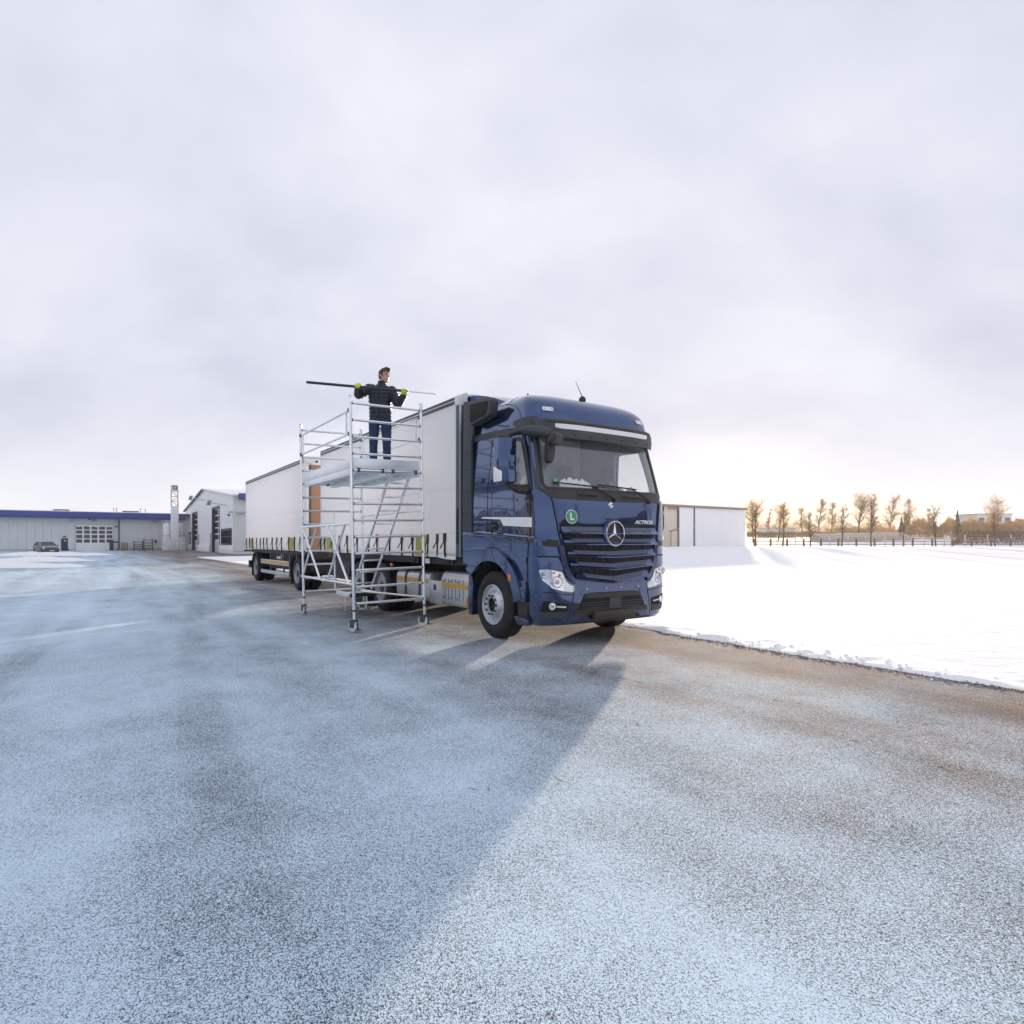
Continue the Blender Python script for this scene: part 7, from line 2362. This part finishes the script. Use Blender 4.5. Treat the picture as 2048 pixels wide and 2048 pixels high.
    m_ = len(zs_)
    for i in range(m_ - 1):
        for k in range(n): j.f.append((bb + i * n + k, bb + i * n + (k + 1) % n, bb + (i + 1) * n + (k + 1) % n, bb + (i + 1) * n + k))
    j.f.append(tuple(bb + k for k in range(n - 1, -1, -1))); j.f.append(tuple(bb + (m_ - 1) * n + k for k in range(n)))
    for sh, el, wr, nx in ((sh_l, el_l, wr_l, (-0.06, 0, 1.47)), (sh_r, el_r, wr_r, (0.06, 0, 1.45))):
        limb(j, [nx, sh, el, wr], [0.092, 0.088, 0.078, 0.056], 14, 0.26, 0.06)
    jk = part('jacket', fuse(j, 0.0075, 0), 'jacket')
    zp = MB().path([(0.012, -0.142, 0.97), (0.010, -0.150, 1.1), (0.010, -0.152, 1.35), (0.015, -0.140, 1.48), (0.025, -0.10, 1.57), (0.03, -0.082, 1.64)], 0.007, 6)
    zp.build('zip', 'black', jk, org=O0)
    for s in (-1, 1):
        MB().path([(s * 0.155, -0.105, 1.02), (s * 0.125, -0.128, 1.13)], 0.005, 6).build('pocket_zip', 'rail', jk, org=O0)
    # ---- jeans
    tr = MB()
    def leg(h_, k_, a_):
        k1 = Vector(k_); 
        limb(tr, [h_, Vector(h_).lerp(k1, 0.5), k1, k1.lerp(Vector(a_), 0.5), Vector(a_) + Vector((0, 0, -0.02))], [0.100, 0.089, 0.073, 0.070, 0.067], 16, 0.05, 0.085)
    leg(hip_l, kn_l, an_l); leg(hip_r, kn_r, an_r)
    ellipsoid(tr, (0, 0, 0.955), (0.178, 0.118, 0.09))
    part('jeans', fuse(tr, 0.010, 2), 'denim')
    # ---- shoes
    for a_ in (an_l, an_r):
        s_ = MB(); x = a_[0]
        limb(s_, [(x, 0.05, 0.045), (x * 1.05, -0.06, 0.042), (x * 1.15, -0.15, 0.036)], [0.042, 0.046, 0.036])
        s_.bx(x - 0.045, x + 0.045, -0.17, 0.085, 0.002, 0.022)
        part('shoe', fuse(s_, 0.008, 2), 'shoe')
    # ---- gloves with fingers closed on the pole
    def glove(xc, start, sweep, wrist, thumb_side):
        g, dk = MB(), MB()
        pr = 0.021
        lens = (0.86, 1.0, 0.95, 0.78)
        def P(x, th, rad):
            c = pole_at(x)
            return c + Vector((0, -math.cos(R(th)) * rad, math.sin(R(th)) * rad))
        for f in range(4):
            x = xc + (f - 1.5) * 0.025
            pts = [P(x, start + sweep * lens[f] * q / 6, pr + 0.0135) for q in range(7)]
            limb(g, pts, [0.0135, 0.0132, 0.0128, 0.0124, 0.012, 0.0115, 0.0105], 8)
            ellipsoid(dk, pts[-1], (0.0115,) * 3, nu=6, nv=8)
        # palm and back of hand behind the knuckles
        k0, k1 = P(xc - 0.037, start, pr + 0.020), P(xc + 0.037, start, pr + 0.020)
        w = Vector(wrist)
        for q in (0, 0.33, 0.66, 1.0):
            a = k0.lerp(k1, q)
            limb(g, [a, a.lerp(w, 0.55), w + (a - k0.lerp(k1, 0.5)) * 0.45], [0.018, 0.022, 0.023], 8)
        # thumb closing the other way round
        xt = xc + thumb_side * 0.038
        limb(g, [w.lerp(P(xt, start, pr + 0.02), 0.55), P(xt, start - math.copysign(55, sweep), pr + 0.013), P(xt - thumb_side * 0.012, start - math.copysign(120, sweep), pr + 0.012)], [0.016, 0.0125, 0.010], 8)
        fo = (w - Vector(k0.lerp(k1, 0.5))).normalized()
        limb(g, [w, w + fo * 0.035], [0.032, 0.036], 10)
        o = part('glove', fuse(g, 0.0042, 1), 'glove')
        o2 = dk.build('fingertip_grip', 'glove_grip', o, org=O0)
    glove(-0.305, 98, -150, (-0.312, -0.318, 1.502), 1)
    glove(0.490, -128, 170, wr_r, -1)
    # ---- the pole in his hands
    s1 = thing('pole', 'long dark pole with thin silver end held across by the man', 'pole', org, rotz=-PHI)
    ORG[s1.name] = (0, 0, 0)
    MB().lathe([(0.016, 0), (0.0235, 0.002), (0.0235, (POLE_B - POLE_A).length - 0.01), (0.016, (POLE_B - POLE_A).length)], POLE_A, PU, 16).build('shaft', 'pole_black', s1, org=O0)
    MB().tube(POLE_B - PU * 0.1, POLE_C, 0.0125, 0.0125, 12).build('inner_tube', 'alu', s1, org=O0)
    MB().tube(POLE_A - PU * 0.012, POLE_A + PU * 0.012, 0.0225, n=16).build('end_cap', 'rubber', s1, org=O0)
    MB().tube(POLE_B - PU * 0.03, POLE_B + PU * 0.015, 0.025, n=16).build('clamp_sleeve', 'black_plastic', s1, org=O0)
    return t


MAN = build_man()


# ------------------------------------------------------------------ parked car at the left edge
M['car_paint'] = mat('dark_grey_car_paint', (0.045, 0.050, 0.055), 0.3, metal=0.5, coat=1.0, var=0.08)
M['tail_red'] = mat('red_lamp', (0.35, 0.01, 0.01), 0.2)


def build_car():
    nose = Vector(((104 - 1024) / 1228 * 76.0, 76.0, 0)); hd = Vector((1.0, -0.75, 0)).normalized()
    c = nose - hd * 2.1
    s0 = SITE_I @ c
    rot = math.atan2(hd.y, hd.x) - PHI
    t = thing('parked_car', 'dark grey hatchback parked at the left edge before the hall', 'car', tuple(s0), rotz=rot)
    ORG[t.name] = (0, 0, 0); O0 = (0, 0, 0)
    # stations along x (front +): x, z bottom, z shoulder, half width
    st = [(2.10, 0.32, 0.62, 0.62), (2.04, 0.24, 0.72, 0.76), (1.85, 0.20, 0.82, 0.85), (1.4, 0.19, 0.93, 0.89), (0.9, 0.18, 1.00, 0.90), (0.2, 0.18, 1.02, 0.905), (-0.8, 0.18, 1.04, 0.90), (-1.6, 0.20, 1.05, 0.88), (-1.95, 0.26, 1.02, 0.84), (-2.08, 0.34, 0.90, 0.76)]
    m = MB(); n = None
    for x, zb, zs_, w in st:
        sec = [(0, zb), (w * 0.9, zb), (w, zb + 0.12), (w * 1.0, (zb + zs_) / 2), (w * 0.97, zs_ - 0.08), (w * 0.88, zs_), (0, zs_ + 0.03)]
        full = sec + [(-a, b) for a, b in sec[-2:0:-1]]
        n = len(full); m.v += [(x, a, b) for a, b in full]
    for i in range(len(st) - 1):
        for k in range(n): m.f.append((i * n + k, i * n + (k + 1) % n, (i + 1) * n + (k + 1) % n, (i + 1) * n + k))
    m.f.append(tuple(range(n))); m.f.append(tuple(range((len(st) - 1) * n, len(st) * n))[::-1])
    o = temp_obj(m)
    cut = []
    for x in (1.32, -1.30):
        for s in (-1, 1): cut.append(temp_obj(MB().lathe([(0.36, -0.25), (0.36, 0.25)], (x, s * 0.88, 0.32), (0, 1, 0), 24)))
    link('body', boolean(o, cut), 'car_paint', t, O0, True, 32)
    gh = [(0.95, 1.00, 0.78, 1.02), (0.30, 1.42, 0.64, 1.0), (-0.40, 1.49, 0.63, 1.0), (-1.30, 1.44, 0.62, 1.0), (-1.95, 1.02, 0.72, 1.0)]
    m = MB()
    lo = [(1.05, 0.80), (0.5, 0.84), (-0.4, 0.84), (-1.3, 0.82), (-2.0, 0.74)]
    for (x, z, w, _q), (xl, wl) in zip(gh, lo):
        m.v += [(xl, -wl, 1.0), (x, -w, z), (x, w, z), (xl, wl, 1.0)]
    for i in range(4):
        for k in range(3): m.f.append((i * 4 + k, i * 4 + k + 1, i * 4 + k + 5, i * 4 + k + 4))
    m.build('glasshouse', 'dark_glass', t, org=O0, angle=20)
    MB().grid(lambda u, v: (0.30 - 1.62 * u, v * (0.66 - 0.02 * u), 1.425 + 0.075 * math.sin(math.pi * (0.15 + u * 0.75)) - 0.03 * abs(v) ** 3), np.linspace(0, 1, 8), np.linspace(-1, 1, 7)).build('roof', 'car_paint', t, org=O0)
    for s in (-1, 1):
        for a, b in (((1.02, s * 0.79, 1.0), (0.30, s * 0.645, 1.43)), ((-0.42, s * 0.845, 1.02), (-0.42, s * 0.64, 1.49)), ((-1.98, s * 0.75, 1.0), (-1.32, s * 0.63, 1.44))):
            MB().tube(a, b, 0.035, n=6).build('pillar', 'car_paint', t, org=O0)
        MB().prism(round_poly([(1.70, 0.66), (2.02, 0.62), (2.0, 0.74), (1.68, 0.84)], 0.03), 'y', *sorted((s * 0.62, s * 0.845))).build('headlight', 'led', t, org=O0, bevel=0.02)
        MB().obx((0.70, s * 0.98, 1.03), (0.12, 0.20, 0.13), Matrix.Identity(3)).build('wing_mirror', 'car_paint', t, org=O0, bevel=0.03)
        MB().bx(-2.09, -1.98, *sorted((s * 0.55, s * 0.82)), 0.80, 0.96).build('tail_lamp', 'tail_red', t, org=O0)
        for x in (1.32, -1.30):
            w = MB().lathe([(0.19, -0.1), (0.30, -0.11), (0.325, -0.08), (0.325, 0.08), (0.30, 0.11), (0.19, 0.1)], (x, s * 0.80, 0.325), (0, 1, 0), 28).build('wheel', 'rubber', t, org=O0)
            rim = MB().lathe([(0.20, 0.10), (0.19, 0.085), (0.05, 0.10), (0.01, 0.10)], (x, s * 0.80, 0.325), (0, s, 0), 20).build('rim', 'rim', w, org=O0)
    MB().bx(2.07, 2.115, -0.40, 0.40, 0.44, 0.60).build('grille', 'black_plastic', t, org=O0)
    MB().bx(2.085, 2.125, -0.26, 0.26, 0.34, 0.43).build('number_plate', 'plain_white', t, org=O0)
    return t


build_car()

# ------------------------------------------------------------------ beyond the frame, seen in the paintwork: houses and trees across the road
M['peach'] = mat('peach_render', (0.62, 0.44, 0.33), 0.8, var=0.08, vscale=0.5)
M['tiles'] = mat('dark_roof_tiles', (0.10, 0.055, 0.045), 0.7, var=0.2, vscale=2)


def build_house(label, X, Y, L_, W_, h, rz, m):
    c = site(X, Y)
    t = thing('house', label, 'house', (c.x, c.y, 0), 'houses beyond the yard', rotz=rz)
    ORG[t.name] = (0, 0, 0); O0 = (0, 0, 0)
    MB().bx(-L_ / 2, L_ / 2, -W_ / 2, W_ / 2, 0, h).build('wall', m, t, org=O0)
    MB().prism([(-W_ / 2 - 0.5, h), (W_ / 2 + 0.5, h), (0, h + W_ * 0.42)], 'x', -L_ / 2 - 0.4, L_ / 2 + 0.4).build('roof', 'tiles', t, org=O0)
    n = int(L_ / 2.6)
    for s in (-1, 1):
        for k in range(n):
            x = -L_ / 2 + L_ * (k + 0.5) / n
            for z in (1.0, 3.7):
                if z + 1.3 < h:
                    w = MB().bx(x - 0.55, x + 0.55, *sorted((s * W_ / 2, s * (W_ / 2 + 0.05))), z, z + 1.4).build('window', 'dark_glass', t, org=O0)
                    MB().bx(x - 0.65, x + 0.65, *sorted((s * W_ / 2, s * (W_ / 2 + 0.12))), z - 0.1, z - 0.01).build('sill', 'wall_white', w, org=O0)
    return t


def build_surroundings():
    build_house('peach rendered house left of the yard mirrored in the door paint', -46, 17, 16, 9, 6.0, -PHI + R(80), 'peach')
    build_house('white house right of the field mirrored in the bonnet', 62, 2, 14, 9, 5.6, -PHI + R(75), 'wall_white')
    build_house('peach house further along the field mirrored in the bonnet', 66, -26, 16, 9, 5.8, -PHI + R(65), 'peach')
    k = 0
    for X, Y, h in ((50, 8, 11), (55, -12, 12), (48, -20, 9), (58, 14, 10), (-34, 28, 8), (-38, 6, 10), (60, -40, 12)):
        k += 1
        tree(('bare garden tree beside the white house', 'tall bare tree between the two houses by the field', 'small bare tree before the peach house by the field', 'bare tree on the field side of the white house', 'small bare tree left of the yard', 'bare tree beside the peach house left of the yard', 'last tall bare tree behind the peach house by the field')[k - 1],
             1024, 50, h, h * 0.34, 300 + k, 'round', 'bark', 'dark_twigs', 0.9, 'garden trees outside the yard', 0.04, at=site(X, Y))
    rnd = random.Random(21)
    m = MB()
    for k in range(9000):
        a = rnd.uniform(-1, 1)
        X, Y = (72 + rnd.uniform(0, 6), -45 + 75 * rnd.random()) if rnd.random() < 0.6 else (-62 - rnd.uniform(0, 5), -10 + 50 * rnd.random())
        p = site(X, Y); hh = 4.5 + 1.8 * noise.noise((Y * 0.12, X, 0))
        dr = Vector((rnd.gauss(0, .5), rnd.gauss(0, .5), rnd.uniform(.2, 1.2))).normalized()
        twig_card(m, Vector((p.x, p.y, hh * rnd.random() ** 0.7)), dr, rnd.uniform(.5, 1.2), 0.16, rnd)
    tag(m.build('thicket', 'dark_twigs', smooth=False), 'dark winter thicket behind the houses outside the frame', 'thicket', kind='stuff')


build_surroundings()

# ------------------------------------------------------------------ winter haze
def build_haze():
    m = bpy.data.materials.new('haze'); m.use_nodes = True
    nt = m.node_tree; nt.nodes.clear()
    o = N(nt.nodes, 'ShaderNodeOutputMaterial')
    v = N(nt.nodes, 'ShaderNodeVolumePrincipled')
    v.inputs['Color'].default_value = (0.97, 0.97, 0.97, 1)
    v.inputs['Density'].default_value = 0.00045
    v.inputs['Anisotropy'].default_value = 0.35
    nt.links.new(v.outputs[0], o.inputs['Volume'])
    M['haze'] = m
    b = MB().bx(-1300, 700, -900, 900, -1.2, 16.0).build('haze', 'haze', None, smooth=False)
    tag(b, 'thin winter haze over the yard and field', 'haze', kind='stuff')


build_haze()
